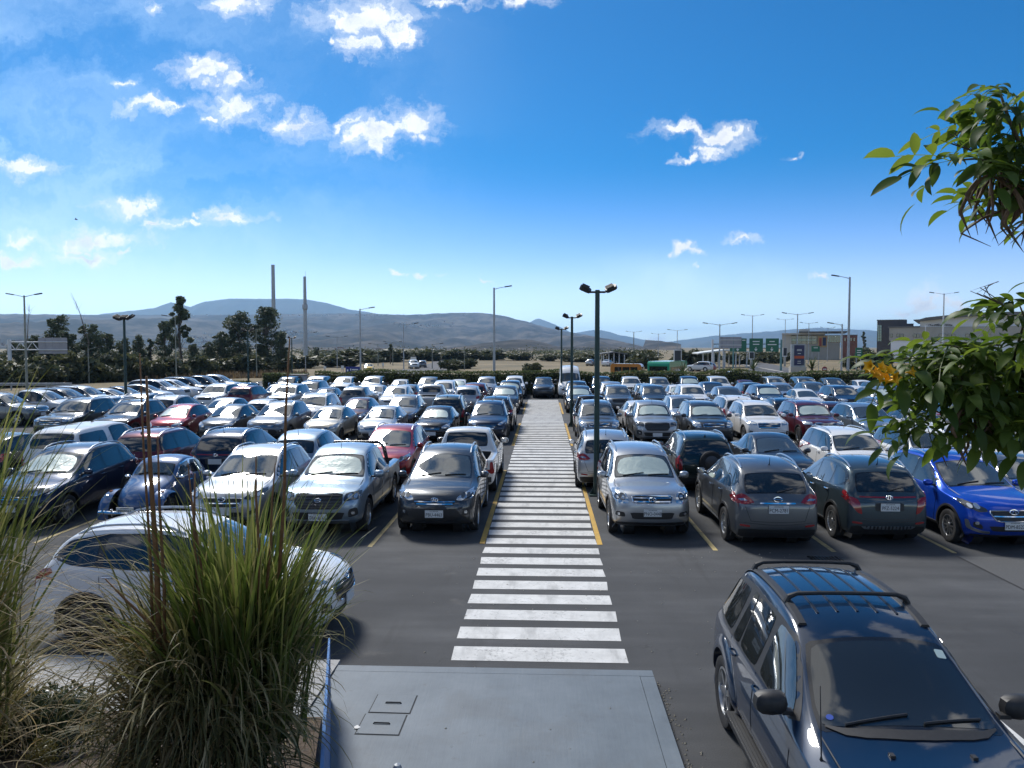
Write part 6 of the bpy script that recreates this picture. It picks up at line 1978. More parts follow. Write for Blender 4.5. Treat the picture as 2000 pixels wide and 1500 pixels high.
# white-framed dark panel and a second small poster
for px0, px1, py0, py1, Yq, lab in ((1316, 1331, 683, 722, 120, 'dark advertising panel in a white frame near the bus'), (1463, 1473, 688, 702, 150, 'dark poster panel under the middle green sign'), (1529, 1537, 679, 697, 170, 'small dark poster panel by the terminal corner')):
    a, b = at(px0, py0, Yq), at(px1, py1, Yq)
    root = empty('advertising_board', ((a.x + b.x) / 2, Yq, 0), 0, lab, 'billboard')
    w = b.x - a.x
    z0 = max(.0, b.z)
    m = MB(); m.box((0, 0, (a.z + z0) / 2), (w, .2, a.z - z0)); m.build('frame', M_WHITE, root)
    m = MB(); m.box((0, -.12, (a.z + z0) / 2 + .1), (w * .78, .04, (a.z - z0) * .85)); m.build('poster', mat('poster_dark', (.015, .018, .03), .4), root)
    if z0 > .05:
        m = MB(); m.box((0, .0, z0 / 2), (w * .5, .15, z0)); m.build('plinth', M_KERB, root)
# kiosk
root = empty('kiosk', (-20.6 - .9, 66.6, 0), 0, 'small white payment kiosk with a dark window at the hedge end', 'kiosk')
m = MB(); m.box((0, 0, .85), (1.15, 1.0, 1.7)); m.build('wall', M_WHITE, root)
m = MB(); m.box((0, 0, 1.76), (1.4, 1.25, .12)); m.build('roof', mat('kiosk_roof', (.22, .20, .18), .7), root)
m = MB(); m.box((-.12, -.51, .95), (.45, .03, .6)); m.build('window', GLASS, root)
# motorcycles by the low hedge
def motorcycle(x, y, rz, lab, colour):
    root = empty('motorcycle', (x, y, 0), rz, lab, 'motorcycle', 'motorcycles by the low hedge')
    for wx in (-.62, .66):
        m = MB(); m.lathe([(.24, -.05), (.30, -.05), (.32, 0), (.30, .05), (.24, .05)], 18, 'Y', (wx, 0, .32)); w = m.build('wheel', RUBBER, root)
        m = MB(); m.lathe([(.24, -.02), (.001, -.02), (.001, .02), (.24, .02)], 14, 'Y', (wx, 0, .32)); m.build('rim', ALLOY_DARK, w)
    m = MB(); m.tube([(.34, 0, .72), (.1, 0, .88), (-.12, 0, .84), (-.2, 0, .74)], [.08, .15, .14, .08], 10); m.build('tank', PAINT[colour], root, True)
    m = MB(); m.tube([(-.15, 0, .80), (-.45, 0, .82), (-.85, 0, .92)], [.10, .13, .06], 8); m.build('seat', BLACK, root, True)
    m = MB(); m.tube([(.66, .08, .32), (.42, .08, .95)], .028, 6); m.tube([(.66, -.08, .32), (.42, -.08, .95)], .028, 6); m.build('fork', CHROME, root)
    m = MB(); m.tube([(.30, .36, 1.05), (.42, .2, 1.03), (.42, -.2, 1.03), (.30, -.36, 1.05)], .018, 6); m.build('handlebar', BLACK, root)
    m = MB(); m.box((.05, 0, .48), (.5, .26, .34)); m.tube([(.2, 0, .4), (-.6, 0, .34)], .05, 6); m.build('engine', ALLOY_DARK, root)
    m = MB(); m.lathe([(.001, .09), (.08, .07), (.09, 0)], 12, 'X', (.46, 0, .92)); m.build('headlight', LAMP_CLEAR, root)
for i, (x, y, co) in enumerate(((-27.6, 68.6, 'black'), (-26.7, 68.9, 'dark red'), (-25.9, 68.4, 'black'), (-25.0, 69.0, 'navy'), (-24.2, 68.3, 'black'))):
    motorcycle(x, y, -1.2 + .1 * (i % 3), f'{co} motorcycle by the low hedge, {ORD[i]} from the road-edge cars', co)

# ================================================================== buildings on the lamp-post side
M_CONC = mat('pale_concrete', (.50, .48, .43), .85, noise=(.4, .12))
M_BEIGE = mat('beige_render', (.42, .39, .34), .85, noise=(.3, .10))
M_CORR = mat('corrugated_white', (.80, .80, .81), .6, noise=(.5, .06))
M_ROOFD = mat('roof_grey', (.13, .13, .13), .6, noise=(.4, .15))
M_DARKC = mat('dark_cladding', (.060, .055, .062), .6, noise=(.5, .12))
M_TEAL = mat('teal_glass', (.04, .13, .13), .08, coat=1.0)
M_WIN = mat('window_glass', (.02, .024, .03), .06, coat=1.0)
def facing(name, px, Y, label):
    """a building whose front is square to the line of sight"""
    p = at(px, 700, Y)
    return empty(name, (p.x, p.y, 0), -math.atan2(p.x, p.y), label, 'building')
def on_front(root, px, py, front=0.0):
    d = view_dir(px, py); n = Matrix.Rotation(root.rotation_euler.z, 3, 'Z') @ Vector((0, 1, 0))
    o_ = Vector(root.location) - n * front - Vector((0, 0, CAM_Z))
    q = d * (n.dot(o_) / n.dot(d)) + Vector((0, 0, CAM_Z)) - Vector(root.location)
    return Matrix.Rotation(-root.rotation_euler.z, 3, 'Z') @ q
def bpart(root, name, Y, px0, px1, py0, py1, d, m, front=0.0, bottom=None, par=None):
    """a block of the facade that fills that rectangle of the view"""
    a, b = on_front(root, px0, py0, front), on_front(root, px1, py1, front)
    z1, z0 = a.z, (b.z if bottom is None else bottom)
    mb = MB(); mb.box(((a.x + b.x) / 2, d / 2 - front, (z0 + z1) / 2), (b.x - a.x, d, z1 - z0))
    return mb.build(name, m, par or root)
Y = 205
root = facing('arched_building', 1860, Y, 'long beige and white building with an arched grey roof')
bpart(root, 'lower_wall', Y, 1740, 2080, 664, 690, 30, M_CORR, 0, -.1)
bpart(root, 'middle_wall', Y, 1737, 2080, 639.5, 664, 30.4, M_BEIGE, .25)
bpart(root, 'flat_roof', Y, 1734, 1796, 637.5, 639.4, 30, M_ROOFD, .6)
for i in range(26):                                            # the upper wall: upright corrugated sheets below the arch
    p0 = 1797 + i * 11; p1 = p0 + 10.6
    def arch_y(p): return 626.5 - 13.5 * math.sin(min(1, max(0, (p - 1790) / 190)) * math.pi / 2) + (max(0, p - 1980) / 100) ** 2 * 3
    bpart(root, 'wall_sheet', Y, p0, p1, arch_y((p0 + p1) / 2) + 1, 639.4, 28, M_CORR, -.3)
v, f = [], []
ps = [1784 + k * 12 for k in range(26)]
for p in ps:
    u = on_front(root, p, arch_y(p) - 4.4 + (2.2 if p < 1800 else 0), 2.2); l = on_front(root, p, arch_y(p) + (1.5 if p > 1792 else -.8), 2.2)
    for q, yy in ((u, -2.2), (l, -2.2), (u, 32), (l, 32)): v.append((q.x, yy, q.z))
for k in range(len(ps) - 1):
    o_ = k * 4
    f += [(o_, o_ + 4, o_ + 5, o_ + 1), (o_, o_ + 2, o_ + 6, o_ + 4), (o_ + 1, o_ + 5, o_ + 7, o_ + 3)]
f += [(0, 1, 3, 2)]
link(bpy.data.objects.new('arched_roof', mesh_from('arched_roof', v, f, [M_ROOFD])), root)
for (p0, p1, n) in ((1738.5, 1744, 1), (1751, 1765, 2), (1783.5, 1797, 2), (1800.5, 1815, 2), (1834, 1848, 2), (1850.5, 1866, 2), (1885.5, 1901, 2), (1920, 1934, 2), (1955, 1969, 2)):
    for k in range(n):
        w_ = (p1 - p0) / n
        fr = bpart(root, 'window', Y, p0 + k * w_, p0 + (k + 1) * w_ - .4, 652, 658.6, .3, M_ROOFD, .36)
        bpart(root, 'pane', Y, p0 + k * w_ + .5, p0 + (k + 1) * w_ - .9, 652.5, 658.1, .1, M_WIN, .42, par=fr)
rl = random.Random(2)                                          # dark raised wall letters, too far off to read
for k in range(13):
    p0 = 1812.5 + 3.65 * k + (1.2 if k > 8 else 0)
    hgt = rl.choice((2.6, 2.6, 3.6))
    for q in range(2): bpart(root, 'wall_letter', Y, p0 + q * 1.35, p0 + q * 1.35 + rl.uniform(.6, 1.0), 636.6 - hgt, 636.6 - (0 if q else rl.uniform(0, 1.2)), .12, M_DARKC, .0)
bpart(root, 'canopy', Y, 1833, 1905, 665.3, 667, 5, M_SIGNW, 4.8)
Y = 232
root = facing('office_block', 1745, Y, 'dark clad office block with a tall glazed corner')
bpart(root, 'wall', Y, 1713.5, 1770, 625.5, 690, 18, M_DARKC, 0, -.1)
bpart(root, 'wall', Y, 1770, 1783, 632, 690, 17, M_DARKC, 0, -.1)
bpart(root, 'roof_edge', Y, 1712.5, 1770.5, 624.6, 625.6, 18.4, M_ROOFD, .2)
for k in range(6):
    bpart(root, 'pane', Y, 1714, 1717.4, 635 + 5.3 * k, 639.8 + 5.3 * k, .2, M_TEAL, .2); bpart(root, 'pane', Y, 1718, 1721.6, 635 + 5.3 * k, 639.8 + 5.3 * k, .2, M_TEAL, .2)
Y = 262
root = facing('terminal_building', 1590, Y, 'glazed terminal building with a thin flat roof and coloured mural')
bpart(root, 'wall', Y, 1527.5, 1545, 654, 692, 22, M_CONC, .4, -.1)
bpart(root, 'core', Y, 1545, 1640, 655, 692, 22, M_BEIGE, 0, -.1)
bpart(root, 'roof', Y, 1527, 1612, 650.6, 653.2, 26, M_CONC, 2)
bpart(root, 'roof_overhang', Y, 1560, 1655, 647.3, 649.2, 24, M_ROOFD, 3)
bpart(root, 'plant_room', Y, 1561, 1581, 643, 650.5, 8, M_CONC, -5)
for k in range(5):
    for j, mm in enumerate((M_WIN, M_TEAL, M_WIN)):
        bpart(root, 'pane', Y, 1545.5 + 10 * k, 1554.9 + 10 * k, 656.5 + 5.2 * j, 661.2 + 5.2 * j, .25, mm, .3)
bpart(root, 'mural', Y, 1597.5, 1615.5, 656.5, 678, .25, mat('mural_cream', (.50, .34, .17), .7), .32)
bpart(root, 'mural_figure', Y, 1600, 1604.5, 660, 676, .25, mat('mural_red', (.34, .07, .05), .7, noise=(.8, .5)), .45)
bpart(root, 'mural_figure', Y, 1607, 1613, 659, 675, .25, mat('mural_blue', (.03, .05, .12), .7, noise=(.8, .5)), .45)
for k in range(11): bpart(root, 'pane', Y, 1617 + 2.3 * k, 1618.8 + 2.3 * k, 655.5, 668.5, .25, M_WIN if k % 2 else M_TEAL, .3)
Y = 300
root = facing('brick_building', 1658, Y, 'small red-brown building beyond the tallest pale pole')
bpart(root, 'wall', Y, 1646, 1674, 655, 690, 14, mat('red_brown_wall', (.20, .085, .06), .85, noise=(.3, .3)), 0, -.1)
bpart(root, 'roof', Y, 1645, 1675, 653.8, 655, 15, M_ROOFD, .5)
for k in range(4): bpart(root, 'window', Y, 1649 + 6 * k, 1652 + 6 * k, 660, 666, .2, M_WIN, .2)
# the covered toll canopies
for px0, px1, py, Y, lab in ((1357, 1462, 686, 165, 'low drive-through canopy on slim white columns under the green signs'), (1172, 1222, 690, 185, 'distant toll canopy frame on thin posts over the far road')):
    root = empty('canopy', (at((px0 + px1) / 2, 700, Y).x, Y, 0), 0, lab, 'canopy')
    a, b = at(px0, py + (3 if px0 == 1357 else 0), Y), at(px1, py, Y)
    mid = at((px0 + px1) / 2, py - 3.5, Y)
    m = MB(); v = []
    for p in (a, mid, b):
        for yy, dz_ in ((-4, 0), (4, 0), (4, -.25), (-4, -.25)): v.append((p.x - root.location.x, yy, p.z + dz_))
    m.add(v, [(0, 1, 5, 4), (4, 5, 9, 8), (3, 7, 6, 2), (7, 11, 10, 6), (0, 4, 7, 3), (4, 8, 11, 7), (1, 2, 6, 5), (5, 6, 10, 9), (0, 3, 2, 1), (8, 9, 10, 11)])
    m.build('roof', M_SIGNW if px0 == 1357 else M_ROOFD, root)
    for k in range(5):
        t = (k + .5) / 5; x = a.x + (b.x - a.x) * t - root.location.x
        z = (a.z + (mid.z - a.z) * t * 2 if t < .5 else mid.z + (b.z - mid.z) * (t * 2 - 1)) - .3
        for yy in (-3, 3): m = MB(); m.tube([(x, yy, 0), (x, yy, z)], .14, 8); m.build('column', M_WHITE, root)
# vehicles on those roads
def box_bus(px, Y, L, Wd, H, colour, rz, label, name='bus'):
    X = at(px, 700, Y).x
    root = empty(name, (X, Y, 0), rz, label, 'bus' if name == 'bus' else 'van')
    m = MB()
    m.prism(rounded([(-L / 2, .35), (L / 2, .35), (L / 2, 1.2), (L / 2 - .25, H - .1), (L / 2 - .5, H), (-L / 2 + .2, H), (-L / 2, H - .2)], 1, .06), -Wd / 2, Wd / 2, 0, Matrix.Rotation(math.pi / 2, 4, 'X'))
    m.build('body', PAINT[colour], root)
    nw = int(L / 1.4)
    for sy in (-1, 1):
        for k in range(nw):
            q = MB(); q.box((-L / 2 + .5 + (L - 1.1) * (k + .5) / nw, sy * (Wd / 2 + .005), H * .66), ((L - 1.1) / nw - .12, .03, H * .26)); q.build('side_window', GLASS, root)
        for wx in (-L * .3, L * .3):
            q = MB(); q.lathe([(.001, -.1), (.40, -.1), (.42, 0), (.40, .1), (.001, .1)], 18, 'Y', (wx, sy * (Wd / 2 - .08), .42)); q.build('wheel', RUBBER, root)
    q = MB(); q.box((L / 2 - .10, 0, H * .64), (.2, Wd * .86, H * .36)); q.build('windscreen', GLASS, root)
    q = MB(); q.box((-L / 2 - .005, 0, H * .70), (.03, Wd * .8, H * .24)); q.build('rear_window', GLASS, root)
    return root
box_bus(1305, 82, 7.5, 2.3, 2.75, 'bus green', 1.15, 'green bus on the road behind the hedge')
box_bus(1226, 101, 4.2, 1.75, 2.05, 'orange', -.3, 'orange van on the access road behind the hedge', 'passing_van')
loose('hatch', 'yellow', at(720, 700, 128).x, 128, -1.3, 'yellow taxi approaching on the far road near the blue sign', z=-.005)
loose('suv', 'white', at(808, 700, 150).x, 150, -1.3, 'white SUV approaching on the bend of the far road', z=-.005)
loose('hatch', 'grey', at(825, 700, 158).x, 158, 1.7, 'grey hatchback driving away on the far road', z=-.005)
loose('sedan', 'white', at(1187, 700, 170).x, 170, 1.2, 'white sedan waiting under the distant toll canopy', z=-.005)
loose('hatch', 'silver', at(1155, 700, 175).x, 175, 1.2, 'silver hatchback queuing before the distant toll canopy', z=-.005)
loose('suv', 'white', at(1366, 700, 135).x, 135, 2.6, 'white SUV near the drive-through canopy', z=-.005)
loose('hatch', 'red', at(1377, 700, 137).x, 137, 2.6, 'red hatchback beside the white SUV by the drive-through canopy', z=-.005)
loose('sedan', 'white', at(1428, 700, 92).x, 92, 2.9, 'white sedan passing just behind the hedge below the grey sign back', z=-.005)
for i, (px, co) in enumerate(((1845, 'navy'), (1832, 'grey'), (1860, 'silver'))): loose('suv', co, at(px, 700, 198).x, 198, 1.57 * (i % 2), f'{co} SUV parked against the white wall of the arched building', z=-.005)
# a bird
p = at(149, 429, 60); root = empty('bird', p, .5, 'small dark bird gliding high in the sky', 'bird')
m = MB(); m.tube([(-.13, 0, 0), (-.05, 0, .01), (.06, 0, .015), (.12, 0, .0)], [.008, .035, .03, .008], 8); m.v += []
for sy in (1, -1): m.add([(.05, sy * .02, .02), (-.05, sy * .02, .02), (-.07, sy * .22, .10), (-.01, sy * .24, .11), (-.12, sy * .44, .03)], [(0, 1, 2, 3), (3, 2, 4)])
m.build('body', mat('bird_black', (.015, .015, .016), .7), root)
# a storm drain in the asphalt
root = empty('storm_drain', (at(1616, 1088, 15.2).x, 15.25, .004), 0, 'rectangular metal storm drain in the asphalt near the slate crossover', 'drain')
m = MB(); m.box((0, 0, .002), (.62, .40, .006)); m.build('pit_shade', mat('drain_black', (.004, .004, .004), .9), root)  # flat slab, near black to paint the shade inside the drain
for k in range(9): m = MB(); m.box((-.26 + .065 * k, 0, .010), (.022, .36, .012)); m.build('bar', ALLOY_DARK, root)
for sy in (-.19, .19): m = MB(); m.box((0, sy, .010), (.62, .03, .014)); m.build('frame', ALLOY_DARK, root)

# ================================================================== the near platform, planter and plants
def painted_slab(h, b):
    t = h.n('ShaderNodeTexCoord').outputs['Object']
    brush = h.noise(h.v('MULTIPLY', t, (34, 2.2, 1)), 1.0, 5, 0.6)
    blot = h.noise(t, 1.2, 6, 0.62)
    f = h.m('ADD', h.m('MULTIPLY', brush, .18), h.m('MULTIPLY', blot, .82))
    colr = h.ramp(f, [(0.34, (.074, .096, .118)), (0.52, (.100, .126, .150)), (0.70, (.128, .154, .178))])
    dirt = h.m('MAXIMUM', h.step(h.noise(t, 5.5, 6, .7), .60, .72), h.m('MULTIPLY', h.step(h.noise(t, .8, 6, .65), .52, .62), .5))
    h.put(b.inputs['Base Color'], h.mix(h.m('MULTIPLY', dirt, .5), colr, (.070, .072, .072)))
    b.inputs['Roughness'].default_value = .62
    bn = h.n('ShaderNodeBump'); bn.inputs['Strength'].default_value = .25; bn.inputs['Distance'].default_value = .012
    h.put(bn.inputs['Height'], h.m('ADD', h.m('MULTIPLY', brush, .5), h.m('MULTIPLY', h.noise(t, 60, 4, .6), .5)))
    h.nt.links.new(bn.outputs[0], b.inputs['Normal'])
M_SLAB = ground_material('painted_slab', painted_slab)
M_JOINT = mat('joint', (.03, .032, .034), .9)
PT = .13
PX0, PX1, PY0, PY1 = -2.62, 1.37, 2.0, 9.56
plat_o = MB().box(((PX0 + PX1 - .17) / 2, (PY0 + PY1 - .17) / 2, PT / 2), (PX1 - PX0 - .17 - .012, PY1 - PY0 - .17 - .012, PT)).build('pavement', M_SLAB)
plat_o['kind'] = 'structure'
for c_, d_ in ((((PX0 + PX1) / 2, PY1 - .085, PT / 2 - .002), (PX1 - PX0, .17, PT + .004)), ((PX1 - .085, (PY0 + PY1 - .17) / 2 - .004, PT / 2 - .002), (.17, PY1 - PY0 - .182, PT + .004))):
    MB().box(c_, d_).build('kerb', M_SLAB, plat_o)
MB().box(((PX0 + PX1) / 2, (PY0 + PY1) / 2, PT / 2 - .02), (PX1 - PX0 - .02, PY1 - PY0 - .02, PT - .05)).build('joint', M_JOINT, plat_o)
def lid(c, w, d, lab):
    root = empty('manhole_cover', c, -.02, lab, 'manhole cover', 'covers in the platform')
    v = [(-w / 2, -d / 2), (w / 2, -d / 2), (w / 2, d / 2), (-w / 2, d / 2)]
    sk = 0.0
    v = [(x + y * sk, y) for x, y in v]
    m = MB(); m.prism([(x * 1.06, y * 1.06) for x, y in v], -.002, .0025); m.build('gap', M_JOINT, root)
    m = MB(); m.prism(v, -.002, .008); m.build('plate', M_SLAB, root)
    m = MB(); m.tube([(-.09, 0, .008), (-.08, 0, .02), (.08, 0, .02), (.09, 0, .008)], .008, 6); m.build('handle', M_JOINT, root)
q = at(768, 1395, 8.5); lid((q.x, 8.52, PT), .45, .43, 'upper concrete manhole cover in the grey platform')
q = at(746, 1437, 8.05); lid((q.x, 8.04, PT), .45, .43, 'lower concrete manhole cover in the grey platform')
m = MB(); m.add([(-.03, -.02, .004), (.02, -.03, .012), (.04, .01, .006), (.0, .03, .02), (-.03, .02, .008)], [(0, 1, 3), (1, 2, 3), (0, 3, 4)])
q = at(697, 1434, 7.95); o = m.build('paper_scrap', mat('paper', (.7, .7, .68), .8)); o.location = (q.x, 7.95, PT + .002); tag(o, 'crumpled white paper scrap beside the manhole covers', 'litter')
p = at(776, 1493, 4.2); root = empty('handrail_post', (p.x, 4.2, PT), 0, 'grey steel post top at the foot of the platform view', 'post')
m = MB(); m.tube([(0, 0, 0), (0, 0, p.z - PT - .03)], .022, 12); m.build('shaft', M_GALV, root, True, 40)
m = MB(); m.lathe([(.024, -.03), (.026, 0), (.018, .02), (.001, .028)], 14, 'Z', (0, 0, p.z - PT - .02)); m.build('cap', M_GALV, root, True, 40)
# gravel and leaf crumbs on the asphalt
r_ = random.Random(3)
m = MB()
for k in range(205):
    if k < 90: x, y_ = 1.42 + abs(r_.gauss(0, .10)), r_.uniform(6.5, 9.5)
    elif k < 190: x, y_ = r_.uniform(-2.4, 6), r_.uniform(9.7, 16)
    else: x, y_ = r_.uniform(-2.3, 1.1), r_.uniform(6.5, 9.3)
    z = PT + .003 if k >= 190 else .004
    s_ = r_.uniform(.006, .020)
    m.add([(x - s_, y_, z), (x, y_ - s_ * .7, z), (x + s_, y_ + s_ * .3, z), (x, y_ + s_, z), (x, y_, z + s_ * .7)], [(0, 1, 4), (1, 2, 4), (2, 3, 4), (3, 0, 4)])
o = m.build('gravel', mat('crumbs', (.42, .38, .30), .9)); tag(o, 'scattered grit and leaf crumbs on the asphalt and platform', kind='stuff')

# pavement strip and planted bank on the grass side
M_PAVE = mat('pavement_concrete', (.30, .30, .295), .85, noise=(2.2, .18), bump=(20, .3))
o = MB().box((-9.2, 9.0, .06), (13.1, 1.5, .12)).build('pavement', M_PAVE); o['kind'] = 'structure'
for k in range(8): MB().box((-3.6 - 1.5 * k, 9.0, .118), (.012, 1.5, .006)).build('joint', M_JOINT, o)
M_SOIL = mat('bark_mulch', (.085, .058, .036), .95, noise=(16, .55), bump=(26, 1.0, .06))
def bank_z(x, y): return .10 + max(0, (8.3 - y)) * .36 + .04 * mn.noise(Vector((x * 1.3, y * 1.3, 0)))
wx = lambda y: -.285 * y - .010 * (8.6 - y)                   # foot of the blue wall
v, f = [], []
for j in range(25):
    y_ = 8.3 - 6.5 * j / 24
    for i in range(31):
        x = -13 + (wx(y_) - .10 + 13) * i / 30
        v.append((x, y_, bank_z(x, y_)))
f = [(j * 31 + i, j * 31 + i + 1, (j + 1) * 31 + i + 1, (j + 1) * 31 + i) for j in range(24) for i in range(30)]
o = link(bpy.data.objects.new('bank', mesh_from('bank', v, f, [M_SOIL], None, True))); o['kind'] = 'structure'
m = MB()
ya, yb = 8.6, 2.4
pts = []
for y_ in (ya, yb):
    x = wx(y_); zt = .86 if y_ == ya else 2.25
    pts += [(x - .022, y_, 0), (x, y_, 0), (x, y_, zt), (x - .022, y_, zt)]
m.add(pts, [(0, 1, 2, 3), (7, 6, 5, 4), (1, 5, 6, 2), (2, 6, 7, 3), (0, 3, 7, 4)])
o = m.build('planter_wall', mat('blue_wall', (.018, .11, .30), .6, noise=(3, .2))); tag(o, 'blue painted retaining wall beside the grass clump', 'wall')

def blade(mb, base, az, lean, ln, w, droop, r, seg=7, mi=0, twist=0.0):
    """one arching grass blade"""
    out = Vector((math.cos(az), math.sin(az), 0))
    sd_ = Vector((-math.sin(az + twist), math.cos(az + twist), 0))
    p = Vector(base); v = []
    el = math.pi / 2 - lean
    for i in range(seg + 1):
        t = i / seg
        ww = w * (1 - t ** 2.2) + .0006
        v += [p - sd_ * ww, p + sd_ * ww]
        el -= droop / seg * (.4 + 1.4 * t)
        p = p + (out * math.cos(el) + Vector((0, 0, 1)) * math.sin(el)) * (ln / seg)
    mb.add(v, [(2 * i, 2 * i + 1, 2 * i + 3, 2 * i + 2) for i in range(seg)], mi)
def blade_mat(name, lo, mid, hi, rough=.42):
    def f(h, b):
        rn = h.n('ShaderNodeNewGeometry').outputs['Random Per Island']
        c_ = h.ramp(rn, [(0.0, lo), (.5, mid), (1.0, hi)])
        h.put(b.inputs['Base Color'], c_)
        b.inputs['Roughness'].default_value = rough
        tr = h.n('ShaderNodeBsdfTranslucent'); h.put(tr.inputs[0], c_)
        mx_ = h.n('ShaderNodeMixShader'); mx_.inputs[0].default_value = .48
        h.nt.links.new(b.outputs[0], mx_.inputs[1]); h.nt.links.new(tr.outputs[0], mx_.inputs[2])
        h.nt.links.new(mx_.outputs[0], h.nt.nodes['Material Output'].inputs[0])
    return ground_material(name, f)
M_BL_G = blade_mat('green_blade', (.045, .072, .012), (.115, .150, .030), (.26, .25, .085))
M_BL_D = blade_mat('dry_blade', (.16, .105, .042), (.37, .28, .13), (.62, .52, .30), .6)
M_BL_O = blade_mat('olive_blade', (.070, .074, .020), (.155, .145, .050), (.30, .26, .115), .5)
M_STALK = mat('dry_stalk', (.17, .085, .034), .8, noise=(30, .4))

def clump(cx, cy, z, label, seed, groups):
    """groups: (part, material, n, x range, y range, z range, (lean mean, spread), length range, half-width range, droop range, azimuth (mean, spread) or None)"""
    r = random.Random(seed)
    root = empty('grass_clump', (cx, cy, z), 0, label, 'grass clump', 'ornamental grass clumps on the bank')
    for (nm, ml, n, xr, yr, zr, ln_, lr, wr, dr, az) in groups:
        mb = MB()
        for _ in range(n):
            x, y_ = r.triangular(*xr), r.triangular(*yr)
            a = math.atan2(y_, x - (xr[0] + xr[1]) / 2) + r.gauss(0, .6) if az is None else r.gauss(*az)
            blade(mb, (x, y_, r.uniform(*zr)), a, abs(r.gauss(*ln_)), r.uniform(*lr), r.uniform(*wr), r.uniform(*dr), r, 8, 0, r.uniform(-1.3, 1.3))
        o = mb.build(nm, ml, root); o['kind'] = 'stuff'
    return root
def stalk(root, px0, py0, px1, py1, Y, r0, lab=None):
    a, b = at(px0, py0, Y), at(px1, py1, Y - .1)
    o_ = Vector(root.location)
    m = MB()
    k1, k2 = a.lerp(b, .35) + Vector((.01, 0, 0)), a.lerp(b, .7) + Vector((-.008, .01, 0))
    m.tube([a - o_, k1 - o_, k2 - o_, b - o_], [r0, r0 * .9, r0 * .7, r0 * .35], 7)
    m.build('stalk', M_STALK, root, True)
Yc = 4.75
cx = at(415, 1500, Yc).x
main = clump(cx, Yc, bank_z(cx, Yc) - .02, 'big tuft of tall ornamental grass with brown stalks on the bank', 21, [
    ('green_blades', M_BL_G, 820, (-.14, .60), (-.35, .35), (.25, .85), (.05, .10), (.70, 1.45), (.006, .0150), (.0, 1.1), None),
    ('olive_blades', M_BL_O, 420, (-.45, .58), (-.4, .4), (.2, .85), (.10, .16), (.5, 1.15), (.006, .013), (.2, 1.0), None),
    ('arching_blades', M_BL_O, 620, (-.52, .50), (-.45, .4), (.35, 1.0), (.6, .4), (.40, .80), (.004, .009), (1.2, 2.8), None),
    ('dry_blades', M_BL_D, 620, (-.54, .50), (-.5, .4), (.15, .95), (.8, .45), (.28, .64), (.005, .0105), (1.0, 2.8), None),
    ('thatch', M_BL_D, 520, (-.54, .50), (-.55, .0), (-.2, .75), (1.2, .5), (.25, .60), (.003, .008), (.4, 2.4), None),
    ('fallen_blades', M_BL_O, 1100, (-.56, .50), (-.55, .2), (-.2, .85), (1.1, .6), (.25, .70), (.005, .012), (.4, 2.6), None),
    ('long_arcs', M_BL_D, 46, (-.5, -.1), (-.3, .3), (.3, .8), (.35, .2), (1.0, 1.7), (.003, .005), (1.4, 2.7), (3.1, .7))])
for (a, b, c_, d_, rr) in ((312, 1300, 286, 735, .018), (300, 1300, 273, 690, .009), (322, 1290, 308, 850, .011), (400, 1200, 367, 905, .009), (378, 1250, 381, 925, .012), (545, 1130, 566, 660, .011), (520, 1150, 538, 905, .009), (505, 1180, 500, 880, .010), (330, 1260, 205, 1130, .010), (390, 1230, 376, 980, .009)):
    stalk(main, a, b, c_, d_, 4.5, rr)
cx2 = at(-120, 1450, 4.3).x
clump(cx2, 4.3, bank_z(cx2, 4.3) + .1, 'tuft of tall ornamental grass cut by the frame edge', 5, [
    ('green_blades', M_BL_G, 620, (-.45, .42), (-.35, .35), (.3, 1.0), (.06, .12), (.9, 1.75), (.005, .011), (.1, .8), None),
    ('olive_blades', M_BL_O, 300, (-.4, .42), (-.4, .4), (.1, .8), (.3, .2), (.6, 1.2), (.004, .009), (.6, 1.6), None),
    ('dry_blades', M_BL_D, 260, (-.4, .46), (-.4, .3), (.0, .8), (.8, .4), (.3, .8), (.004, .008), (1.0, 2.6), None),
    ('long_arcs', M_BL_D, 70, (-.1, .35), (-.3, .3), (.4, .9), (.40, .18), (1.0, 1.75), (.0028, .0048), (1.3, 2.6), (.0, .55))])
cx3 = at(10, 1500, 5.4).x
clump(cx3 - .25, 5.4, bank_z(cx3, 5.4), 'lower dry tuft of ornamental grass behind the cut-off one', 8, [
    ('olive_blades', M_BL_O, 300, (-.3, .3), (-.3, .3), (.0, .4), (.2, .2), (.5, 1.1), (.004, .009), (.3, 1.4), None),
    ('dry_blades', M_BL_D, 320, (-.32, .32), (-.3, .3), (.0, .5), (.8, .4), (.3, .7), (.004, .008), (.8, 2.4), None)])
# small leafy bush and bedding
sb_, sf_ = shrub_mesh(31, 7, .045, leaf_mat('bush_leaf', (.018, .040, .016), (.060, .085, .035), .35), 420)
X = at(108, 1430, 5.7).x
root = empty('leafy_bush', (X, 5.7, bank_z(X, 5.7)), 0, 'small glossy green bush on the mulch bank beside the grass', 'bush'); root.scale = (.38, .38, .62)
inst(sb_, 'stem', root); inst(sf_, 'foliage', root)
for px, py, Yb, sc_, lab in ((25, 1450, 5.6, .40, 'glossy green bush partly behind the cut-off grass tuft'), (165, 1395, 6.6, .34, 'glossy green bush nearest the white crossover wheel'), (60, 1370, 6.9, .36, 'glossy green bush at the pavement edge behind the others')):
    X = at(px, py, Yb).x
    root = empty('leafy_bush', (X, Yb, bank_z(X, Yb) - .03), px * .1, lab, 'bush', 'glossy bushes on the bank'); root.scale = (sc_, sc_, sc_ * 1.3)
    inst(sb_, 'stem', root); inst(sf_, 'foliage', root)
sb_, sf_ = shrub_mesh(32, 5, .05, leaf_mat('yellow_leaf', (.06, .060, .012), (.20, .165, .04), .45), 200)
X = at(70, 1480, 5.2).x
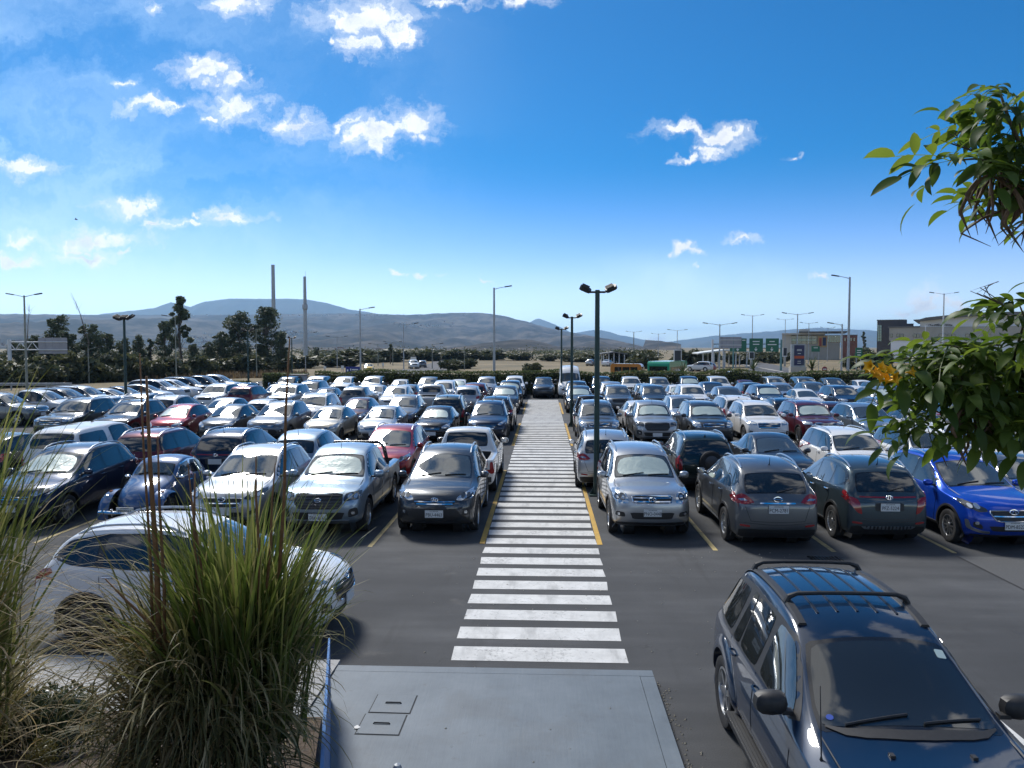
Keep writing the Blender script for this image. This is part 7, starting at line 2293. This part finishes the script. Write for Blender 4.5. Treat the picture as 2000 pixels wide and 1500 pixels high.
root = empty('yellow_bush', (X, 5.2, bank_z(X, 5.2)), 0, 'low yellow-green bush in front of the glossy one', 'bush'); root.scale = (.20, .20, .24)
inst(sb_, 'stem', root); inst(sf_, 'foliage', root)

# ================================================================== the flowering tree that leans into the frame
M_TLEAF = [None] * 3
def tleaf(name, lo, hi):
    def f(h, b):
        oi = h.n('ShaderNodeObjectInfo').outputs['Random']
        c_ = h.ramp(oi, [(0.0, lo), (1.0, hi)])
        t = h.n('ShaderNodeTexCoord').outputs['Object']
        h.put(b.inputs['Base Color'], h.mix(h.m('MULTIPLY', h.noise(t, 35, 4, .6), .35), c_, tuple(x * .6 for x in lo)))
        b.inputs['Roughness'].default_value = .48
        b.inputs['Specular IOR Level'].default_value = .3
        tr = h.n('ShaderNodeBsdfTranslucent'); h.put(tr.inputs[0], h.ramp(oi, [(0.0, (.10, .18, .015)), (1.0, (.24, .32, .04))]))
        mx_ = h.n('ShaderNodeMixShader'); mx_.inputs[0].default_value = .42
        h.nt.links.new(b.outputs[0], mx_.inputs[1]); h.nt.links.new(tr.outputs[0], mx_.inputs[2])
        h.nt.links.new(mx_.outputs[0], h.nt.nodes['Material Output'].inputs[0])
    return ground_material(name, f)
M_TL = tleaf('trumpet_leaf', (.032, .064, .011), (.110, .165, .034))
M_TW = mat('twig', (.085, .070, .045), .8, noise=(40, .3))
M_POD = mat('seed_pod', (.125, .080, .050), .75, noise=(30, .45))
M_FLOW = mat('yellow_petal', (.80, .42, .010), .5, noise=(30, .2))
def compound_leaf(seed, pairs=3, ll=.078):
    """a leaf of paired drooping leaflets along one stalk, all joined at its nodes"""
    r = random.Random(seed)
    v, f = [], []
    L = .045 * pairs + .03
    nodes = []
    n_ = pairs + 1
    for i in range(n_ + 1):
        t = i / n_
        p = Vector((L * t, .004 * math.sin(5 * t), -.35 * L * t * t))
        nodes.append(p)
        v += [p + Vector((0, -.0013, 0)), p + Vector((0, .0013, 0))]
    for i in range(n_): f.append((2 * i, 2 * i + 1, 2 * i + 3, 2 * i + 2))
    def leaflet(ni, yaw, ln):
        p0 = nodes[ni]; b = len(v)
        d = Vector((math.cos(yaw), math.sin(yaw), -.05)); s_ = Vector((-math.sin(yaw), math.cos(yaw), 0))
        el, p = -.1 + r.gauss(0, .15), p0.copy()
        dr = r.uniform(.5, 1.6)
        rows = []
        N = 6
        for i in range(N + 1):
            t = i / N
            w_ = ln * .185 * (math.sin(math.pi * min(1, t * .96 + .02)) ** .75) * (1.15 - .45 * t) if 0 < t < 1 else .0
            up = Vector((0, 0, 1))
            if i == 0: rows.append((2 * ni, 2 * ni, 2 * ni))
            else:
                k = len(v)
                fold = .28 * w_
                v.extend([p - s_ * w_ + up * fold, p.copy(), p + s_ * w_ + up * fold] if w_ > 0 else [p.copy()])
                rows.append((k, k + 1, k + 2) if w_ > 0 else (k, k, k))
            el -= dr / N * (.5 + t)
            p = p + (Vector((d.x, d.y, 0)).normalized() * math.cos(el) + up * math.sin(el)) * (ln / N)
        for a, c in zip(rows, rows[1:]):
            for (i, j) in ((0, 1), (1, 2)):
                q = [a[i], a[j], c[j], c[i]]
                q2 = []
                for x in q:
                    if x not in q2: q2.append(x)
                if len(q2) >= 3: f.append(tuple(q2))
    for k in range(pairs):
        for sg in (1, -1): leaflet(k + 1, sg * r.uniform(.7, 1.15), ll * r.uniform(.75, 1.0))
    leaflet(n_, r.gauss(0, .1), ll * 1.2)
    return mesh_from('leaf', v, f, [M_TL], None, True)
LEAVES = [compound_leaf(40 + k, (2, 3, 2, 1)[k % 4], (.080, .070, .088, .075)[k % 4]) for k in range(8)]
TR = empty('flowering_tree', (2.05, 2.0, 0), 0, 'trumpet-flower tree with drooping leaves, brown pods and yellow blooms at the frame edge', 'tree')
to = Vector(TR.location)
m = MB(); m.tube([(0, 0, 0), (.05, .05, 1.6), (-.05, .02, 3.2), (-.12, 0, 4.0), (-.2, .05, 4.9)], [.09, .075, .06, .045, .02], 10); m.build('trunk', M_TW, TR, True)
BR = [  # limbs as view points with distance
    ([(2120, 560, 2.1), (2030, 400, 2.1), (1965, 300, 2.05), (1925, 210, 2.0), (1905, 150, 2.0)], .010, 1.0),
    ([(1985, 330, 2.05), (1920, 300, 2.0), (1860, 288, 1.95), (1810, 292, 1.9)], .006, 1.0),
    ([(1950, 280, 2.05), (1900, 235, 2.1), (1880, 200, 2.1)], .005, 1.0),
    ([(1975, 310, 2.05), (1985, 220, 2.0), (2000, 140, 2.0)], .005, .9),
    ([(2010, 370, 2.1), (1955, 360, 2.15), (1905, 350, 2.2)], .005, .9),
    ([(2140, 745, 2.3), (2020, 735, 2.3), (1900, 733, 2.3), (1800, 722, 2.25), (1735, 716, 2.2), (1712, 716, 2.2)], .011, 1.5),
    ([(1990, 736, 2.3), (1975, 660, 2.2), (1985, 590, 2.15), (2000, 540, 2.1)], .007, 1.3),
    ([(1940, 734, 2.3), (1905, 690, 2.25), (1870, 690, 2.2)], .005, 1.4),
    ([(1975, 736, 2.3), (1950, 640, 2.2), (1935, 600, 2.2)], .005, 1.0),
    ([(1880, 732, 2.3), (1830, 770, 2.25), (1780, 810, 2.2), (1750, 845, 2.15)], .006, 1.5),
    ([(1930, 734, 2.3), (1900, 790, 2.25), (1880, 830, 2.2)], .006, 1.4),
    ([(2000, 736, 2.3), (1970, 790, 2.15), (1950, 835, 2.1)], .006, 1.5),
    ([(1830, 727, 2.25), (1785, 745, 2.25), (1750, 765, 2.2)], .005, 1.3),
    ([(2060, 736, 2.3), (2010, 800, 2.1), (1995, 850, 2.05)], .006, 1.4),
    ([(2040, 736, 2.3), (2000, 690, 2.1), (1960, 680, 2.05)], .006, 1.3),
    ([(2030, 400, 2.1), (1990, 340, 2.0), (1950, 240, 1.95), (1940, 180, 1.95)], .006, 1.3),
    ([(2060, 330, 2.1), (2010, 280, 2.0), (1975, 255, 1.95)], .005, 1.3),
    ([(1900, 733, 2.3), (1850, 700, 2.2), (1800, 690, 2.15)], .005, 1.5),
    ([(1860, 730, 2.3), (1830, 760, 2.15), (1815, 800, 2.1), (1820, 830, 2.1)], .005, 1.4),
    ([(2080, 800, 2.3), (1990, 790, 2.2), (1920, 775, 2.2)], .007, 1.6)]
rt = random.Random(77)
FOL = MB()
nl = 0
for bi, (pts, r0, dens) in enumerate(BR):
    low_ = 5 <= bi <= 14 or bi >= 17
    pts = [(p[0] + (52 if k else 0), p[1] - 16, p[2]) for k, p in enumerate(pts)] if low_ else [(p[0] + 45, p[1] + 22, p[2]) for p in pts]
    P3 = [at(*p) - to for p in pts]
    m = MB(); m.tube(P3, [r0 * (1 - .75 * i / (len(P3) - 1)) for i in range(len(P3))], 6); m.build('branch', M_TW, TR, True)
    start = .0
    for i in range(len(P3) - 1):
        a, b = P3[i], P3[i + 1]
        n = max(1, int((b - a).length / .0345 * dens))
        for k in range(n):
            p = a.lerp(b, (k + rt.random()) / n)
            wp = p + to
            if wp.x / wp.y > .70: continue
            d = (b - a).normalized()
            az = math.atan2(d.y, d.x) + rt.gauss(0, 1.2)
            o = inst(LEAVES[rt.randrange(8)], 'leaf', TR, p)
            o.rotation_euler = (rt.gauss(0, .5), rt.uniform(-.35, .75), az)
            s_ = rt.uniform(.62, .95); o.scale = (s_, s_, s_)
            nl += 1
            if low_ or rt.random() < .5:                    # more leaves deeper in, joined
                q = p + Vector((rt.gauss(0, .035), rt.gauss(.05, .05), rt.gauss(0, .03)))
                Mx = Matrix.Translation(q) @ Matrix.Rotation(rt.uniform(0, 6.28), 4, 'Z') @ Matrix.Rotation(rt.uniform(-.3, .8), 4, 'Y') @ Matrix.Rotation(rt.gauss(0, .5), 4, 'X') @ Matrix.Scale(rt.uniform(.6, .9), 4)
                lm = LEAVES[rt.randrange(8)]
                FOL.add([Mx @ v_.co for v_ in lm.vertices], [tuple(p_.vertices) for p_ in lm.polygons])
    a, b = P3[-2], P3[-1]
    for k in range(5):
        o = inst(LEAVES[rt.randrange(8)], 'leaf', TR, b)
        d = (b - a).normalized()
        o.rotation_euler = (rt.gauss(0, .3), rt.uniform(-.5, .6), math.atan2(d.y, d.x) + rt.gauss(0, .8)); s_ = rt.uniform(.75, 1.0); o.scale = (s_,) * 3
o = FOL.build('inner_foliage', M_TL, TR, True); o['kind'] = 'stuff'
def pod(px, py, Y, ln, r):
    a = at(px, py, Y) - to
    m = MB()
    dx_, dy_ = r.gauss(0, .03), r.gauss(0, .03)
    pts = [a, a + Vector((dx_, dy_, -ln * .3)), a + Vector((dx_ * 1.6, dy_ * 1.4, -ln * .65)), a + Vector((dx_ * .9 + r.gauss(0, .02), dy_, -ln))]
    w = r.uniform(.0035, .0065)
    m.tube(pts, [.0012, w, w * .9, .0006], 5)
    o = m.build('seed_pod', M_POD, TR, True)
rp = random.Random(6)
for _ in range(22): pod(rp.gauss(1940, 14), rp.uniform(320, 345), rp.uniform(1.95, 2.1), rp.uniform(.10, .20), rp)
for _ in range(6): pod(rp.gauss(1996, 5), rp.uniform(385, 400), 2.0, rp.uniform(.09, .13), rp)
for _ in range(9): pod(rp.gauss(1888, 9), rp.uniform(770, 800), rp.uniform(2.1, 2.2), rp.uniform(.10, .19), rp)
for _ in range(4): pod(rp.gauss(1930, 8), rp.uniform(780, 800), 2.2, rp.uniform(.08, .14), rp)
def flower(px, py, Y, r, s_=1.0):
    a = at(px, py, Y) - to
    q = MB()
    n = 15
    prof = [(.003, 0), (.006, .014), (.011, .026), (.017, .034), (.026, .038)]
    v = []
    for i, (rad, h) in enumerate(prof):
        for k in range(n):
            t = 2 * math.pi * k / n
            rr = rad * (1 + (.28 * math.cos(5 * t) if i == 4 else .08 * math.cos(5 * t) if i == 3 else 0))
            v.append(Vector((rr * math.cos(t), rr * math.sin(t), h + (.004 * math.cos(5 * t) if i == 4 else 0))) * s_)
    M = Matrix.Rotation(r.uniform(0, 6.28), 3, 'Z') @ Matrix.Rotation(r.uniform(.7, 1.5), 3, 'X')
    M = Matrix.Rotation(r.gauss(0, .5), 3, 'Z') @ Matrix.Rotation(r.uniform(1.1, 1.7), 3, 'X') if r.random() < .7 else M
    q.add([a + M @ p for p in v], [(i * n + k, i * n + (k + 1) % n, (i + 1) * n + (k + 1) % n, (i + 1) * n + k) for i in range(4) for k in range(n)])
    q.build('flower', M_FLOW, TR, True)
for (px, py) in ((1704, 716), (1714, 722), (1708, 728), (1720, 732), (1727, 740), (1735, 744), (1740, 736), (1729, 728), (1748, 746), (1768, 728)): flower(px, py, 2.12, rp, .55)
for (px, py) in ((1940, 575), (1882, 275)):                    # bare flower sprays
    a = at(px, py, 2.1) - to
    for k in range(5):
        m = MB(); m.tube([a + Vector((.03, 0, -.03)), a + Vector((-.012 * k + .01, .01 * k, .006 * k - .012)), a + Vector((-.035 + .012 * k, .0, .018 + .004 * k))], .0012, 4); m.build('twig', M_TW, TR)

# ================================================================== the air
hm = bpy.data.materials.new('air')
hm.use_nodes = True
hn = hm.node_tree
hn.nodes.clear()
hv = hn.nodes.new('ShaderNodeVolumePrincipled')
hv.inputs['Color'].default_value = (.42, .70, 1.0, 1)
hv.inputs['Density'].default_value = 0.000070
hv.inputs['Anisotropy'].default_value = 0.6
ho = hn.nodes.new('ShaderNodeOutputMaterial')
hn.links.new(hv.outputs[0], ho.inputs['Volume'])
top_z = max((o.matrix_world @ Vector(c)).z for o in bpy.data.objects if o.type == 'MESH' and o.name in ('plateau', 'mountain_ridge', 'distant_peaks') for c in o.bound_box) + 30
m = MB(); m.box((0, FAR / 2 - 150, (top_z - 120) / 2), (FAR * 2 + 200, FAR + 400, top_z + 120))
hz = m.build('haze', hm)
tag(hz, kind='stuff')
